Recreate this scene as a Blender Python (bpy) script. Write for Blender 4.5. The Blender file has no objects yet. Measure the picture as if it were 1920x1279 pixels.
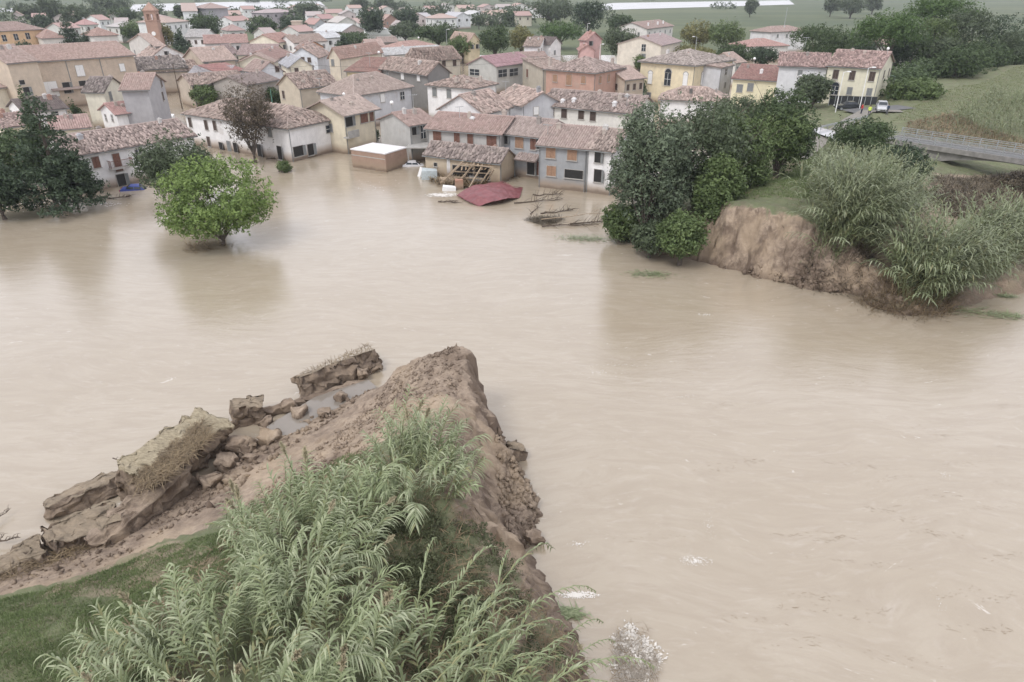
import bpy, math, random
import numpy as np
from mathutils import Vector, Matrix, noise as mn
random.seed(7); RS = np.random.RandomState(7)
S = bpy.context.scene
COL = S.collection
R = math.radians
# ------------------------------------------------------------------ camera
CAM_H = 24.0; PITCH = R(27.6); F = 1280.0
sp, cp = math.sin(PITCH), math.cos(PITCH)
cam_d = bpy.data.cameras.new('camera'); cam = bpy.data.objects.new('camera', cam_d); COL.objects.link(cam)
cam.location = (0, 0, CAM_H); cam.rotation_euler = (math.pi/2 - PITCH, 0, 0)
cam_d.sensor_width = 36; cam_d.lens = 24; cam_d.clip_end = 9000; cam_d.clip_start = 0.5
S.camera = cam
# ------------------------------------------------------------------ sky, sun, exposure
world = bpy.data.worlds.new("World"); S.world = world; world.use_nodes = True
wn = world.node_tree.nodes; wl = world.node_tree.links; wn.clear()
SUN_EL, SUN_AZ = 52, 215     # azimuth measured from +Y clockwise, the side the light comes from
sky = wn.new('ShaderNodeTexSky'); sky.sky_type = 'NISHITA'; sky.sun_disc = False
sky.sun_elevation = R(SUN_EL); sky.sun_rotation = R(SUN_AZ)
mixw = wn.new('ShaderNodeMix'); mixw.data_type = 'RGBA'; mixw.inputs[0].default_value = 0.88
wl.new(sky.outputs[0], mixw.inputs[6]); mixw.inputs[7].default_value = (7.75, 7.65, 8.1, 1)
bg = wn.new('ShaderNodeBackground'); bg.inputs[1].default_value = 0.12
wl.new(mixw.outputs[2], bg.inputs[0])
wo = wn.new('ShaderNodeOutputWorld'); wl.new(bg.outputs[0], wo.inputs[0])
sd = bpy.data.lights.new('sun', 'SUN'); sd.energy = 1.1; sd.angle = R(16); sd.color = (1, .965, .91)
sun = bpy.data.objects.new('sun', sd); COL.objects.link(sun)
sx, sy = math.sin(R(SUN_AZ)), math.cos(R(SUN_AZ))
sv = Vector((sx*math.cos(R(SUN_EL)), sy*math.cos(R(SUN_EL)), math.sin(R(SUN_EL))))
sun.rotation_euler = sv.to_track_quat('Z', 'Y').to_euler(); sun.location = (0, -20, 60)
S.view_settings.view_transform = 'Standard'; S.view_settings.look = 'None'
S.view_settings.gamma = 1; S.view_settings.use_curve_mapping = False
S.view_settings.exposure = 0.56
# ------------------------------------------------------------------ pixel of the photograph -> point of the place
def ray(px, py):
    X = (px-960)/F; Y = (640-py)/F
    return np.array([X, cp+sp*Y, -(sp-cp*Y)])
def at(px, py, z=0.0):
    d = ray(px, py); t = (CAM_H-z)/(-d[2])
    return np.array([d[0]*t, d[1]*t, z])
def height_at(y, py):                       # height of a point standing at distance y that shows at row py
    Y = (640-py)/F
    return CAM_H - y*(sp-Y*cp)/(cp+Y*sp)
def depth(y, z): return cp*y + sp*(CAM_H-z)
# ------------------------------------------------------------------ objects
def tag(o, label=None, cat=None, group=None, kind=None):
    if label: o['label'] = label
    if cat: o['category'] = cat
    if group: o['group'] = group
    if kind: o['kind'] = kind
    return o
def empty(name, loc=(0,0,0), rz=0, label=None, cat=None, group=None):
    o = bpy.data.objects.new(name, None); COL.objects.link(o); o.empty_display_size = .2
    o.location = loc; o.rotation_euler = (0, 0, rz)
    return tag(o, label, cat, group)
def link(name, me, parent=None, loc=None, kind=None):
    o = bpy.data.objects.new(name, me); COL.objects.link(o)
    if parent: o.parent = parent
    if loc is not None: o.location = loc
    if kind: o['kind'] = kind
    return o
def mesh_quads(name, V, Q, mat, attr=None, smooth=False):
    V = np.asarray(V, np.float32).reshape(-1, 3); Q = np.asarray(Q, np.int32)
    k = Q.shape[1]
    me = bpy.data.meshes.new(name)
    me.vertices.add(len(V)); me.vertices.foreach_set('co', V.ravel())
    me.loops.add(Q.size); me.loops.foreach_set('vertex_index', Q.ravel())
    me.polygons.add(len(Q)); me.polygons.foreach_set('loop_start', np.arange(len(Q), dtype=np.int32)*k)
    me.update(calc_edges=True)
    if attr is not None:
        for nm, arr, dom in attr:
            a = me.attributes.new(nm, 'FLOAT', dom); a.data.foreach_set('value', np.asarray(arr, np.float32))
    if smooth: me.polygons.foreach_set('use_smooth', np.ones(len(Q), bool))
    if mat: me.materials.append(mat)
    me.validate()
    return me
class MB:
    def __init__(s): s.v = []; s.f = []; s.mi = []
    def poly(s, pts, mi=0):
        n = len(s.v); s.v += [tuple(map(float, p)) for p in pts]; s.f.append(tuple(range(n, n+len(pts)))); s.mi.append(mi)
    def hexa(s, P, mi=0):                  # 8 corners: bottom 4 ccw, top 4 ccw
        n = len(s.v); s.v += [tuple(map(float, p)) for p in P]
        for f in ((3,2,1,0),(4,5,6,7),(0,1,5,4),(1,2,6,5),(2,3,7,6),(3,0,4,7)):
            s.f.append(tuple(n+i for i in f)); s.mi.append(mi)
    def box(s, x0, y0, z0, x1, y1, z1, mi=0):
        s.hexa([(x0,y0,z0),(x1,y0,z0),(x1,y1,z0),(x0,y1,z0),(x0,y0,z1),(x1,y0,z1),(x1,y1,z1),(x0,y1,z1)], mi)
    def tube(s, pts, rad, seg=6, mi=0, cap=True):
        pts = [Vector(p) for p in pts]
        if not hasattr(rad, '__len__'): rad = [rad]*len(pts)
        n0 = len(s.v)
        for i, p in enumerate(pts):
            d = (pts[min(i+1, len(pts)-1)]-pts[max(i-1, 0)]).normalized()
            a = d.cross(Vector((0,0,1)) if abs(d.z) < .95 else Vector((1,0,0))).normalized(); b = d.cross(a)
            for k in range(seg):
                t = 2*math.pi*k/seg
                s.v.append(tuple(p+(a*math.cos(t)+b*math.sin(t))*rad[i]))
        for i in range(len(pts)-1):
            for k in range(seg):
                k2 = (k+1) % seg
                s.f.append((n0+i*seg+k, n0+i*seg+k2, n0+(i+1)*seg+k2, n0+(i+1)*seg+k)); s.mi.append(mi)
        if cap:
            s.f.append(tuple(n0+k for k in range(seg))); s.mi.append(mi)
            s.f.append(tuple(n0+(len(pts)-1)*seg+k for k in reversed(range(seg)))); s.mi.append(mi)
    def mesh(s, name, mats, smooth=False):
        me = bpy.data.meshes.new(name); me.from_pydata(s.v, [], s.f); me.update()
        for m in (mats if isinstance(mats, (list, tuple)) else [mats]): me.materials.append(m)
        me.polygons.foreach_set('material_index', s.mi)
        if smooth: me.polygons.foreach_set('use_smooth', [True]*len(s.f))
        return me
    def build(s, name, mats, parent=None, loc=None, smooth=False, kind=None):
        return link(name, s.mesh(name, mats, smooth), parent, loc, kind)
# ------------------------------------------------------------------ materials
def nmat(name):
    m = bpy.data.materials.new(name); m.use_nodes = True; nt = m.node_tree
    return m, nt, nt.nodes['Principled BSDF']
def N(nt, t, **kw):
    n = nt.nodes.new('ShaderNode'+t)
    for k, v in kw.items():
        if k.startswith('i'):
            key = k[1:]; key = int(key) if key.isdigit() else key.replace('_', ' ')
            n.inputs[key].default_value = v
        else: setattr(n, k, v)
    return n
def pos(nt, sc=(1,1,1), obj=False, rot=(0,0,0)):
    m = N(nt, 'Mapping'); m.inputs['Scale'].default_value = sc; m.inputs['Rotation'].default_value = rot
    if obj: t = N(nt, 'TexCoord'); nt.links.new(t.outputs['Object'], m.inputs[0])
    else: t = N(nt, 'NewGeometry'); nt.links.new(t.outputs['Position'], m.inputs[0])
    return m.outputs[0]
def noi(nt, co, scale, detail=4, rough=.55, dist=0):
    n = N(nt, 'TexNoise'); n.inputs['Scale'].default_value = scale; n.inputs['Detail'].default_value = detail
    n.inputs['Roughness'].default_value = rough; n.inputs['Distortion'].default_value = dist
    nt.links.new(co, n.inputs['Vector']); return n.outputs[0]
def ramp(nt, fac, *stops):
    r = N(nt, 'ValToRGB'); e = r.color_ramp.elements
    while len(e) < len(stops): e.new(.5)
    for i, (p, c) in enumerate(stops):
        e[i].position = p; e[i].color = (c, c, c, 1) if not hasattr(c, '__len__') else (*c, 1)
    nt.links.new(fac, r.inputs[0]); return r.outputs[0]
def mix(nt, fac, a, b, mode='MIX'):
    m = N(nt, 'Mix', data_type='RGBA', blend_type=mode)
    for s, v in ((m.inputs[0], fac), (m.inputs[6], a), (m.inputs[7], b)):
        if hasattr(v, 'is_linked'): nt.links.new(v, s)
        elif hasattr(v, '__len__'): s.default_value = (*v, 1)
        else: s.default_value = v
    return m.outputs[2]
def bump(nt, bsdf, h, strength=.3, dist=.1, prev=None):
    b = N(nt, 'Bump'); b.inputs['Strength'].default_value = strength; b.inputs['Distance'].default_value = dist
    nt.links.new(h, b.inputs['Height'])
    if prev: nt.links.new(prev, b.inputs['Normal'])
    nt.links.new(b.outputs[0], bsdf.inputs['Normal']); return b.outputs[0]
def attr(nt, name): a = N(nt, 'Attribute', attribute_name=name); return a.outputs['Fac']
MC = {}
def plain(name, c, rough=.8, metal=0, var=.15, scale=3, bmp=0):
    key = (name, c, rough)
    if key in MC: return MC[key]
    m, nt, b = nmat(name); co = pos(nt)
    n = noi(nt, co, scale, 5, .6)
    col = mix(nt, ramp(nt, n, (.3, 0), (.7, 1)), tuple(x*(1-var) for x in c), tuple(min(1, x*(1+var)) for x in c))
    nt.links.new(col, b.inputs['Base Color']); b.inputs['Roughness'].default_value = rough; b.inputs['Metallic'].default_value = metal
    if bmp: bump(nt, b, n, bmp, .05)
    MC[key] = m; return m
def plaster(c, brick=False, mud=True, name='plaster'):
    gm = sum(c)/3; c = tuple(round(x*.78+gm*.22, 4) for x in c)
    key = ('plaster', c, brick, mud)
    if key in MC: return MC[key]
    m, nt, b = nmat(name); co = pos(nt)
    n = noi(nt, co, .7, 6, .65); n2 = noi(nt, pos(nt, (2.2, 2.2, .35)), 1.1, 5, .6)
    lo = tuple(x*.84 for x in c); hi = tuple(min(.86, x*1.05) for x in c)
    col = mix(nt, ramp(nt, n, (.3, 0), (.65, 1)), lo, hi)
    col = mix(nt, ramp(nt, n2, (.5, 0), (.78, .38)), col, tuple(x*.62+.03 for x in c))
    n3 = noi(nt, co, .28, 4, .7)
    col = mix(nt, ramp(nt, n3, (.62, 0), (.66, .3)), col, (.36, .31, .26))
    if brick:
        bt = N(nt, 'TexBrick'); bt.inputs['Scale'].default_value = 3.2
        bt.inputs['Color1'].default_value = (1,1,1,1); bt.inputs['Color2'].default_value = (.78,.74,.72,1); bt.inputs['Mortar'].default_value = (.95,.93,.9,1)
        mp = N(nt, 'Mapping'); t = N(nt, 'NewGeometry'); mp.inputs['Rotation'].default_value = (R(90), 0, 0)
        nt.links.new(t.outputs['Position'], mp.inputs[0]); nt.links.new(mp.outputs[0], bt.inputs['Vector'])
        col = mix(nt, .55, col, bt.outputs[0], 'MULTIPLY')
    if mud:                                  # silt line left by the flood just above the water
        g = N(nt, 'NewGeometry'); sxyz = N(nt, 'SeparateXYZ'); nt.links.new(g.outputs['Position'], sxyz.inputs[0])
        ma = N(nt, 'MapRange'); ma.inputs[1].default_value = .15; ma.inputs[2].default_value = 1.1; ma.inputs[3].default_value = .8; ma.inputs[4].default_value = 0
        ad = N(nt, 'Math', operation='MULTIPLY_ADD'); nt.links.new(n, ad.inputs[0]); ad.inputs[1].default_value = -.9; nt.links.new(sxyz.outputs[2], ad.inputs[2])
        nt.links.new(ad.outputs[0], ma.inputs[0])
        col = mix(nt, ma.outputs[0], col, (.33, .25, .18))
        mw = N(nt, 'MapRange'); mw.inputs[1].default_value = -.25; mw.inputs[2].default_value = .12; mw.inputs[3].default_value = .75; mw.inputs[4].default_value = 0
        nt.links.new(ad.outputs[0], mw.inputs[0]); col = mix(nt, mw.outputs[0], col, (.17, .125, .09))
    nt.links.new(col, b.inputs['Base Color']); b.inputs['Roughness'].default_value = .9
    bump(nt, b, noi(nt, co, 6, 4), .25, .04)
    MC[key] = m; return m
def rooftile(c, spread=.5, lichen=.35):
    gm = sum(c)/3; c = tuple(min(.6, (x*.62+gm*.38)*1.12) for x in c)
    key = ('tile', c, spread)
    if key in MC: return MC[key]
    m, nt, b = nmat('roof_tile'); co = pos(nt)
    a = attr(nt, 'var')
    n = noi(nt, co, .55, 6, .65)
    col = mix(nt, ramp(nt, a, (.05, 0), (.95, 1)), tuple(x*(1-spread) for x in c), tuple(min(.7, x*(1+spread*.65)+.02) for x in c))
    col = mix(nt, ramp(nt, n, (.45, 0), (.75, lichen)), col, (.33, .29, .25))
    n2 = noi(nt, co, 2.3, 5, .7)
    col = mix(nt, ramp(nt, n2, (.55, 0), (.72, .5)), col, tuple(x*.55 for x in c))
    nt.links.new(col, b.inputs['Base Color']); b.inputs['Roughness'].default_value = .85
    bump(nt, b, noi(nt, co, 5, 5), .4, .05)
    MC[key] = m; return m
def foliage(c, c2=None, name='foliage', trans=.2):
    key = ('fol', c, c2)
    if key in MC: return MC[key]
    m, nt, b = nmat(name)
    if c2 is None: c2 = (c[0]*1.8+.01, c[1]*1.6+.01, c[2]*1.45)
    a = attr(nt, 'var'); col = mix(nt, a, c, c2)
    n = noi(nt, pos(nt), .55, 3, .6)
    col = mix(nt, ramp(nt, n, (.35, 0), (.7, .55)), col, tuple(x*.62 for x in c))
    nt.links.new(col, b.inputs['Base Color']); b.inputs['Roughness'].default_value = .6
    b.inputs['Specular IOR Level'].default_value = .35
    tr = N(nt, 'BsdfTranslucent'); nt.links.new(col, tr.inputs[0])
    ms = N(nt, 'MixShader'); ms.inputs[0].default_value = trans
    nt.links.new(b.outputs[0], ms.inputs[1]); nt.links.new(tr.outputs[0], ms.inputs[2])
    nt.links.new(ms.outputs[0], nt.nodes['Material Output'].inputs[0])
    MC[key] = m; return m
BARK = plain('bark', (.10, .08, .065), .9, var=.4, scale=8, bmp=.5)
WOOD = plain('weathered_wood', (.36, .28, .20), .85, var=.3, scale=6)
OLDWOOD = plain('wet_wood', (.10, .075, .055), .8, var=.4, scale=6)
CONC = plain('concrete', (.38, .37, .35), .85, var=.18, scale=2, bmp=.2)
STEEL = plain('galvanised_steel', (.45, .47, .48), .45, .6, var=.1)
WHITEP = plain('white_paint', (.78, .78, .77), .5, var=.05)
DARK = plain('painted_dark', (.018, .017, .016), .6, var=.2)
GLASS = plain('window_glass', (.035, .042, .05), .12, var=.2)
RUST = plain('rust_brown_shutter', (.18, .09, .065), .7, var=.2)
ORNG = plain('orange_wood_shutter', (.33, .205, .135), .7, var=.15)
GREYS = plain('grey_shutter', (.22, .23, .23), .7, var=.12)
BROWND = plain('dark_brown_shutter', (.085, .06, .05), .7, var=.15)
STONET = plain('stone_trim', (.42, .40, .37), .85, var=.1)

# ------------------------------------------------------------------ water
m, nt, b = nmat('muddy_water')
g = N(nt, 'NewGeometry')
# bend the coordinates so that the streaks swirl
nz = N(nt, 'TexNoise'); nz.inputs['Scale'].default_value = .03; nz.inputs['Detail'].default_value = 3
nt.links.new(g.outputs['Position'], nz.inputs['Vector'])
sb = N(nt, 'VectorMath', operation='SUBTRACT'); nt.links.new(nz.outputs['Color'], sb.inputs[0]); sb.inputs[1].default_value = (.5,.5,.5)
scv = N(nt, 'VectorMath', operation='SCALE'); nt.links.new(sb.outputs[0], scv.inputs[0]); scv.inputs['Scale'].default_value = 16
ad = N(nt, 'VectorMath', operation='ADD'); nt.links.new(g.outputs['Position'], ad.inputs[0]); nt.links.new(scv.outputs[0], ad.inputs[1])
def wmap(sc, rz):
    mp = N(nt, 'Mapping'); mp.inputs['Scale'].default_value = sc; mp.inputs['Rotation'].default_value = (0, 0, rz)
    nt.links.new(ad.outputs[0], mp.inputs[0]); return mp.outputs[0]
big = noi(nt, wmap((.03, .09, 1), R(12)), 1, 5, .6)
mid = noi(nt, wmap((.25, 1.25, 1), R(12)), 1, 8, .7, .7)
fin = noi(nt, wmap((.8, 2.6, 1), R(5)), 1, 6, .62, .6)
col = mix(nt, ramp(nt, big, (.35, 0), (.62, 1)), (.358, .303, .226), (.39, .336, .26))
col = mix(nt, ramp(nt, mid, (.40, .6), (.58, 0)), col, (.325, .27, .20))
col = mix(nt, ramp(nt, fin, (.54, 0), (.74, .28)), col, (.50, .45, .39))
# thin brown trash lines and flecks of foam where the current is rough
msk = ramp(nt, noi(nt, wmap((.05, .07, 1), 0), 1, 3), (.42, 0), (.6, 1))
thin = ramp(nt, noi(nt, wmap((.35, 1.5, 1), R(20)), 2.6, 8, .76, 1.8), (.48, 0), (.502, .9), (.524, 0))
fo = ramp(nt, noi(nt, wmap((.5, .9, 1), R(-20)), 1.2, 8, .75, 1.5), (.64, 0), (.68, .6))
col = mix(nt, fo, col, (.68, .64, .58))
nt.links.new(col, b.inputs['Base Color']); b.inputs['Roughness'].default_value = .06
b.inputs['IOR'].default_value = 1.8
rip = noi(nt, wmap((.9, 2.2, 1), R(8)), 1.2, 5, .6, .3)
nb = bump(nt, b, rip, .085, .12)
nb = bump(nt, b, mid, .07, .4, nb)
bump(nt, b, noi(nt, wmap((3.0, 6.5, 1), R(15)), 1, 4, .65, .5), .10, .05, nb)
WATER = m
mb = MB()
mb.poly([(-900, -60, 0), (900, -60, 0), (900, 700, 0), (-900, 700, 0)])
w = mb.build('river_water', WATER); tag(w, 'wide sheet of beige muddy flood water', kind='structure')
# ------------------------------------------------------------------ plain behind the village
m, nt, b = nmat('fields'); co = pos(nt)
n1 = noi(nt, pos(nt, (.004, .018, 1)), 1, 3, .5); n2 = noi(nt, co, .06, 5, .6)
st = N(nt, 'TexWave', bands_direction='Y'); st.inputs['Scale'].default_value = .045; st.inputs['Distortion'].default_value = 1.2
nt.links.new(pos(nt, rot=(0, 0, R(7))), st.inputs['Vector'])
col = mix(nt, ramp(nt, n1, (.4, 0), (.6, 1)), (.060, .088, .042), (.115, .135, .066))
col = mix(nt, ramp(nt, n2, (.4, 0), (.7, .5)), col, (.05, .07, .035))
col = mix(nt, ramp(nt, st.outputs[0], (.45, 0), (.75, .35)), col, (.13, .14, .07))
nt.links.new(col, b.inputs['Base Color']); b.inputs['Roughness'].default_value = 1
FIELD = m
nx, ny = 70, 70
xs = np.linspace(-3500, 3500, nx); ys = np.concatenate([np.linspace(-60, 600, 50), np.linspace(650, 6500, 20)])
X, Y = np.meshgrid(xs, ys)
Z = -2.5 + 2.75*np.clip((Y-225)/60, 0, 1)
V = np.stack([X, Y, Z], -1).reshape(-1, 3); i = np.arange(len(ys)-1)[:, None]*nx+np.arange(nx-1)[None]; i = i.ravel()
gr = link('ground', mesh_quads('ground', V, np.stack([i, i+1, i+nx+1, i+nx], 1), FIELD)); tag(gr, 'flat green farmland behind the village', kind='structure')
# pale flooded strips and plastic covered rows far out on the plain
def sheet(name, pts, z, mat, label, kind='structure'):
    mb = MB(); mb.poly([tuple(at(a, c, z)) for a, c in pts]); o = mb.build(name, mat); tag(o, label, kind=kind); return o
PALEW = plain('standing_water', (.40, .40, .40), .25, var=.1, scale=.02)
sheet('flooded_field', [(1070, 17), (1140, 19), (1490, 9), (1480, 1), (1150, 6)], .40, PALEW, 'pale strip of standing water across the far fields')
sheet('flooded_field', [(240, 22), (420, 20), (610, 12), (600, 3), (430, 4), (250, 9)], .40, PALEW, 'pale strip of standing water behind the bell tower')
sheet('flooded_field', [(-40, 24), (30, 23), (40, 16), (-40, 17)], .40, PALEW, 'pale flooded strip at the far left edge')
# ------------------------------------------------------------------ levees
class Land:
    def __init__(s, outline, ctrl, seed=0, rag=.5):
        s.P = np.array([(p[0], p[1]) for p in outline]); s.K = np.array([p[2] for p in outline])
        c = np.array(ctrl, float); s.c = c[:, :2]
        D = np.linalg.norm(s.c[:, None]-s.c[None], axis=2)
        n = len(c); A = np.zeros((n+1, n+1)); A[:n, :n] = D; A[:n, n] = 1; A[n, :n] = 1
        s.w = np.linalg.solve(A, np.append(c[:, 2], 0)); s.rag = rag; s.seed = seed
    def noise(s, x, y, sc, oct=4):
        out = np.empty(x.shape)
        xf, yf = x.ravel(), y.ravel(); o = out.ravel()
        for i in range(len(xf)): o[i] = mn.fractal(Vector((xf[i]*sc, yf[i]*sc, s.seed)), 1.0, 2.0, oct)
        return o.reshape(x.shape)
    def top(s, x, y):
        q = np.stack([x.ravel(), y.ravel()], 1); out = np.empty(len(q))
        for i in range(0, len(q), 20000):
            out[i:i+20000] = np.linalg.norm(q[i:i+20000, None]-s.c[None], axis=2) @ s.w[:-1] + s.w[-1]
        return out.reshape(x.shape)
    def sdist(s, x, y):
        xf, yf = x.ravel(), y.ravel(); best = np.full(len(xf), 1e9); kk = np.zeros(len(xf)); ins = np.zeros(len(xf), bool)
        n = len(s.P)
        for i in range(n):
            a, bb = s.P[i], s.P[(i+1) % n]; d = bb-a; L2 = d@d
            t = np.clip(((xf-a[0])*d[0]+(yf-a[1])*d[1])/L2, 0, 1)
            dd = np.hypot(xf-a[0]-t*d[0], yf-a[1]-t*d[1]); m_ = dd < best
            best[m_] = dd[m_]; kk[m_] = (s.K[i]*(1-t)+s.K[(i+1) % n]*t)[m_]
            c1 = (a[1] > yf) != (bb[1] > yf)
            with np.errstate(divide='ignore', invalid='ignore'):
                ins ^= c1 & (xf < (bb[0]-a[0])*(yf-a[1])/(bb[1]-a[1])+a[0])
        return np.where(ins, best, -best).reshape(x.shape), kk.reshape(x.shape)
    def h(s, x, y, rough=True):
        x = np.asarray(x, float); y = np.asarray(y, float)
        sdv, k = s.sdist(x, y)
        if rough: sdv = sdv + s.noise(x, y, .45, 5)*s.rag*.8 + s.noise(x, y, 1.9, 3)*s.rag*.22
        t = s.top(x, y)
        prof = sdv*k
        if rough:
            t = t + s.noise(x, y, .8, 6)*.16 - .22*np.clip(.12-np.abs(s.noise(x+7, y-3, .35, 4)), 0, 1)*4
            prof = prof + .45*s.noise(x, y, .9, 5)*np.clip(sdv, 0, 1)
        z = np.minimum(t, prof) - .35*np.exp(-np.abs(t-prof)/.5)
        return np.where(sdv < 0, np.maximum(prof, -1.2), z)
    def hs(s, x, y): return float(s.h(np.array([x]), np.array([y]))[0])
def land_mesh(L, name, x0, x1, y0, y1, step, mat, grassf):
    xs = np.arange(x0, x1, step); ys = np.arange(y0, y1, step); X, Y = np.meshgrid(xs, ys)
    Z = L.h(X, Y); nx = len(xs)
    gy, gx = np.gradient(Z, step); slope = np.hypot(gx, gy)
    # undercut faces get horizontal jitter so that they are not smooth
    J = L.noise(X+50, Y+9, 1.6, 3)*.22*np.clip(slope, 0, 1.5); J2 = L.noise(X-30, Y+70, 1.6, 3)*.22*np.clip(slope, 0, 1.5)
    gm = grassf(X, Y, Z)*(1-np.clip((slope-.75)*1.6, 0, 1))
    V = np.stack([X+J, Y+J2, Z], -1).reshape(-1, 3)
    i = np.arange(len(ys)-1)[:, None]*nx+np.arange(nx-1)[None]; i = i.ravel()
    Q = np.stack([i, i+1, i+nx+1, i+nx], 1); zf = V[:, 2]
    Q = Q[zf[Q].max(1) > -.9]
    used = np.unique(Q); mp = np.full(len(V), -1); mp[used] = np.arange(len(used))
    me = mesh_quads(name, V[used], mp[Q], mat, [('grass', gm.ravel()[used], 'POINT')], smooth=True)
    return link(name, me)
def earth_mat(steep=.0):
    m, nt, b = nmat('earth_and_turf'); co = pos(nt)
    n1 = noi(nt, co, .5, 7, .68); n2 = noi(nt, co, 3.5, 6, .7); n3 = noi(nt, co, .9, 5, .6)
    e = mix(nt, ramp(nt, n1, (.34, 0), (.66, 1)), (.19, .142, .105), (.44, .35, .265))
    e = mix(nt, ramp(nt, n2, (.42, 0), (.7, .6)), e, (.11, .08, .058))
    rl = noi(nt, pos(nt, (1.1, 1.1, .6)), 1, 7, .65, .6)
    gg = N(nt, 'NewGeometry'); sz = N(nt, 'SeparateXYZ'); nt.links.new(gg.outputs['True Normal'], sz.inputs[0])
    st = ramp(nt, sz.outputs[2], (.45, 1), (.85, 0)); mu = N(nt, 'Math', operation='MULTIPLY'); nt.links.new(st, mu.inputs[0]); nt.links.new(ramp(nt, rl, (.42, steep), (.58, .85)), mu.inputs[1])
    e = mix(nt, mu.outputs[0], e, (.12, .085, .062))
    e = mix(nt, ramp(nt, noi(nt, co, .22, 4, .6), (.5, 0), (.62, .55)), e, (.43, .335, .235))
    gcol = mix(nt, ramp(nt, n3, (.35, 0), (.65, 1)), (.09, .115, .055), (.165, .18, .095))
    gcol = mix(nt, ramp(nt, n2, (.5, 0), (.7, .5)), gcol, (.17, .15, .085))
    a = attr(nt, 'grass'); ma = N(nt, 'Math', operation='ADD'); nt.links.new(a, ma.inputs[0])
    mm = N(nt, 'Math', operation='MULTIPLY_ADD'); nt.links.new(n3, mm.inputs[0]); mm.inputs[1].default_value = 1.4; mm.inputs[2].default_value = -.7
    nt.links.new(mm.outputs[0], ma.inputs[1])
    f = ramp(nt, ma.outputs[0], (.3, 0), (.85, 1))
    col = mix(nt, f, e, gcol)
    # damp, darker soil next to the water
    s = N(nt, 'SeparateXYZ'); g = N(nt, 'NewGeometry'); nt.links.new(g.outputs['Position'], s.inputs[0])
    mr = N(nt, 'MapRange'); nt.links.new(s.outputs[2], mr.inputs[0]); mr.inputs[1].default_value = .1; mr.inputs[2].default_value = .7; mr.inputs[3].default_value = .6; mr.inputs[4].default_value = 0
    col = mix(nt, mr.outputs[0], col, (.12, .085, .06))
    nt.links.new(col, b.inputs['Base Color']); b.inputs['Roughness'].default_value = .92
    nb = bump(nt, b, n2, .7, .12); bump(nt, b, noi(nt, co, 14, 4, .7), .5, .03, nb)
    return m
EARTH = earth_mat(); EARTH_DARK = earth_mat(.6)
A = lambda px, py, k, z=0: (at(px, py, z)[0], at(px, py, z)[1], k)
C3 = lambda px, py, z: (at(px, py, z)[0], at(px, py, z)[1], z)
near_out = [(6, 6, 2), A(1112, 1330, 1.6), A(1108, 1270, 1.7), A(1092, 1205, 1.6), A(1050, 1140, 1.5), A(1005, 1080, 1.4), A(978, 1035, 1.8),
  A(1004, 990, 2.2), A(1008, 940, 2.2), A(992, 900, 2.2), A(962, 868, 2.2), A(935, 815, 3), (-1.35, 35.7, 3.5), (-2.2, 36.1, 6), (-3.4, 36.3, 9), (-5.6, 37.3, 9),
  (-7.9, 38.3, 9), (-8.3, 37.2, 4), A(705, 722, 1.2), A(660, 722, .8), A(560, 768, .8), A(500, 800, .8), A(430, 850, .9), A(370, 905, .9),
  A(300, 950, 1.0), A(230, 985, 1.0), A(120, 1025, 1.2), A(0, 1078, 1.2), A(-200, 1150, 1.2), (-34, 14, 1), (-34, 6, 1)]
near_ctrl = [C3(850, 648, 5.2), C3(790, 672, 3.7), C3(742, 694, 2.6), C3(872, 690, 5.0), C3(800, 730, 4.9), C3(850, 770, 5.1), C3(720, 760, 2.8), C3(840, 860, 5.2),
  C3(660, 790, 1.8), C3(640, 850, 3.2), C3(560, 862, 1.6), C3(625, 765, .28), C3(690, 735, .3), C3(560, 800, .28), C3(520, 815, .3), C3(480, 850, .45), C3(440, 890, .55), C3(520, 900, 1.8), C3(440, 950, 1.4), C3(380, 930, .6),
  C3(350, 980, 1.5), C3(300, 980, .7), C3(230, 1010, .9), C3(150, 1050, 1.0), C3(60, 1090, 1.2), C3(0, 1120, 1.6), C3(200, 1080, 2.0), C3(300, 1040, 2.2), C3(0, 1180, 2.8),
  C3(200, 1170, 3.4), C3(420, 1040, 3.6), C3(300, 1240, 4.6), C3(520, 1100, 5.0), C3(700, 1000, 5.3), C3(720, 1120, 5.3), C3(860, 1000, 5.0), C3(900, 1100, 4.6), C3(900, 1030, 4.6), C3(960, 1120, 3.2),
  C3(1000, 1200, 2.8), C3(1060, 1230, 2.0), C3(0, 1279, 4.0), C3(500, 1279, 5.4), C3(900, 1270, 4.6), (-20, 8, 5), (0, 8, 4.5), C3(980, 935, 1.1), C3(960, 975, .9), C3(955, 900, 1.2), C3(935, 950, 1.4), C3(890, 880, 5.0), C3(905, 940, 4.9), C3(985, 985, .5)]
NEAR = Land(near_out, near_ctrl, 3.1, .55)
def inpoly(X, Y, pts):
    ins = np.zeros(X.shape, bool); n = len(pts)
    for i in range(n):
        a, c = pts[i], pts[(i+1) % n]
        if a[1] == c[1]: continue
        ins ^= ((a[1] > Y) != (c[1] > Y)) & (X < (c[0]-a[0])*(Y-a[1])/(c[1]-a[1])+a[0])
    return ins
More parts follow.
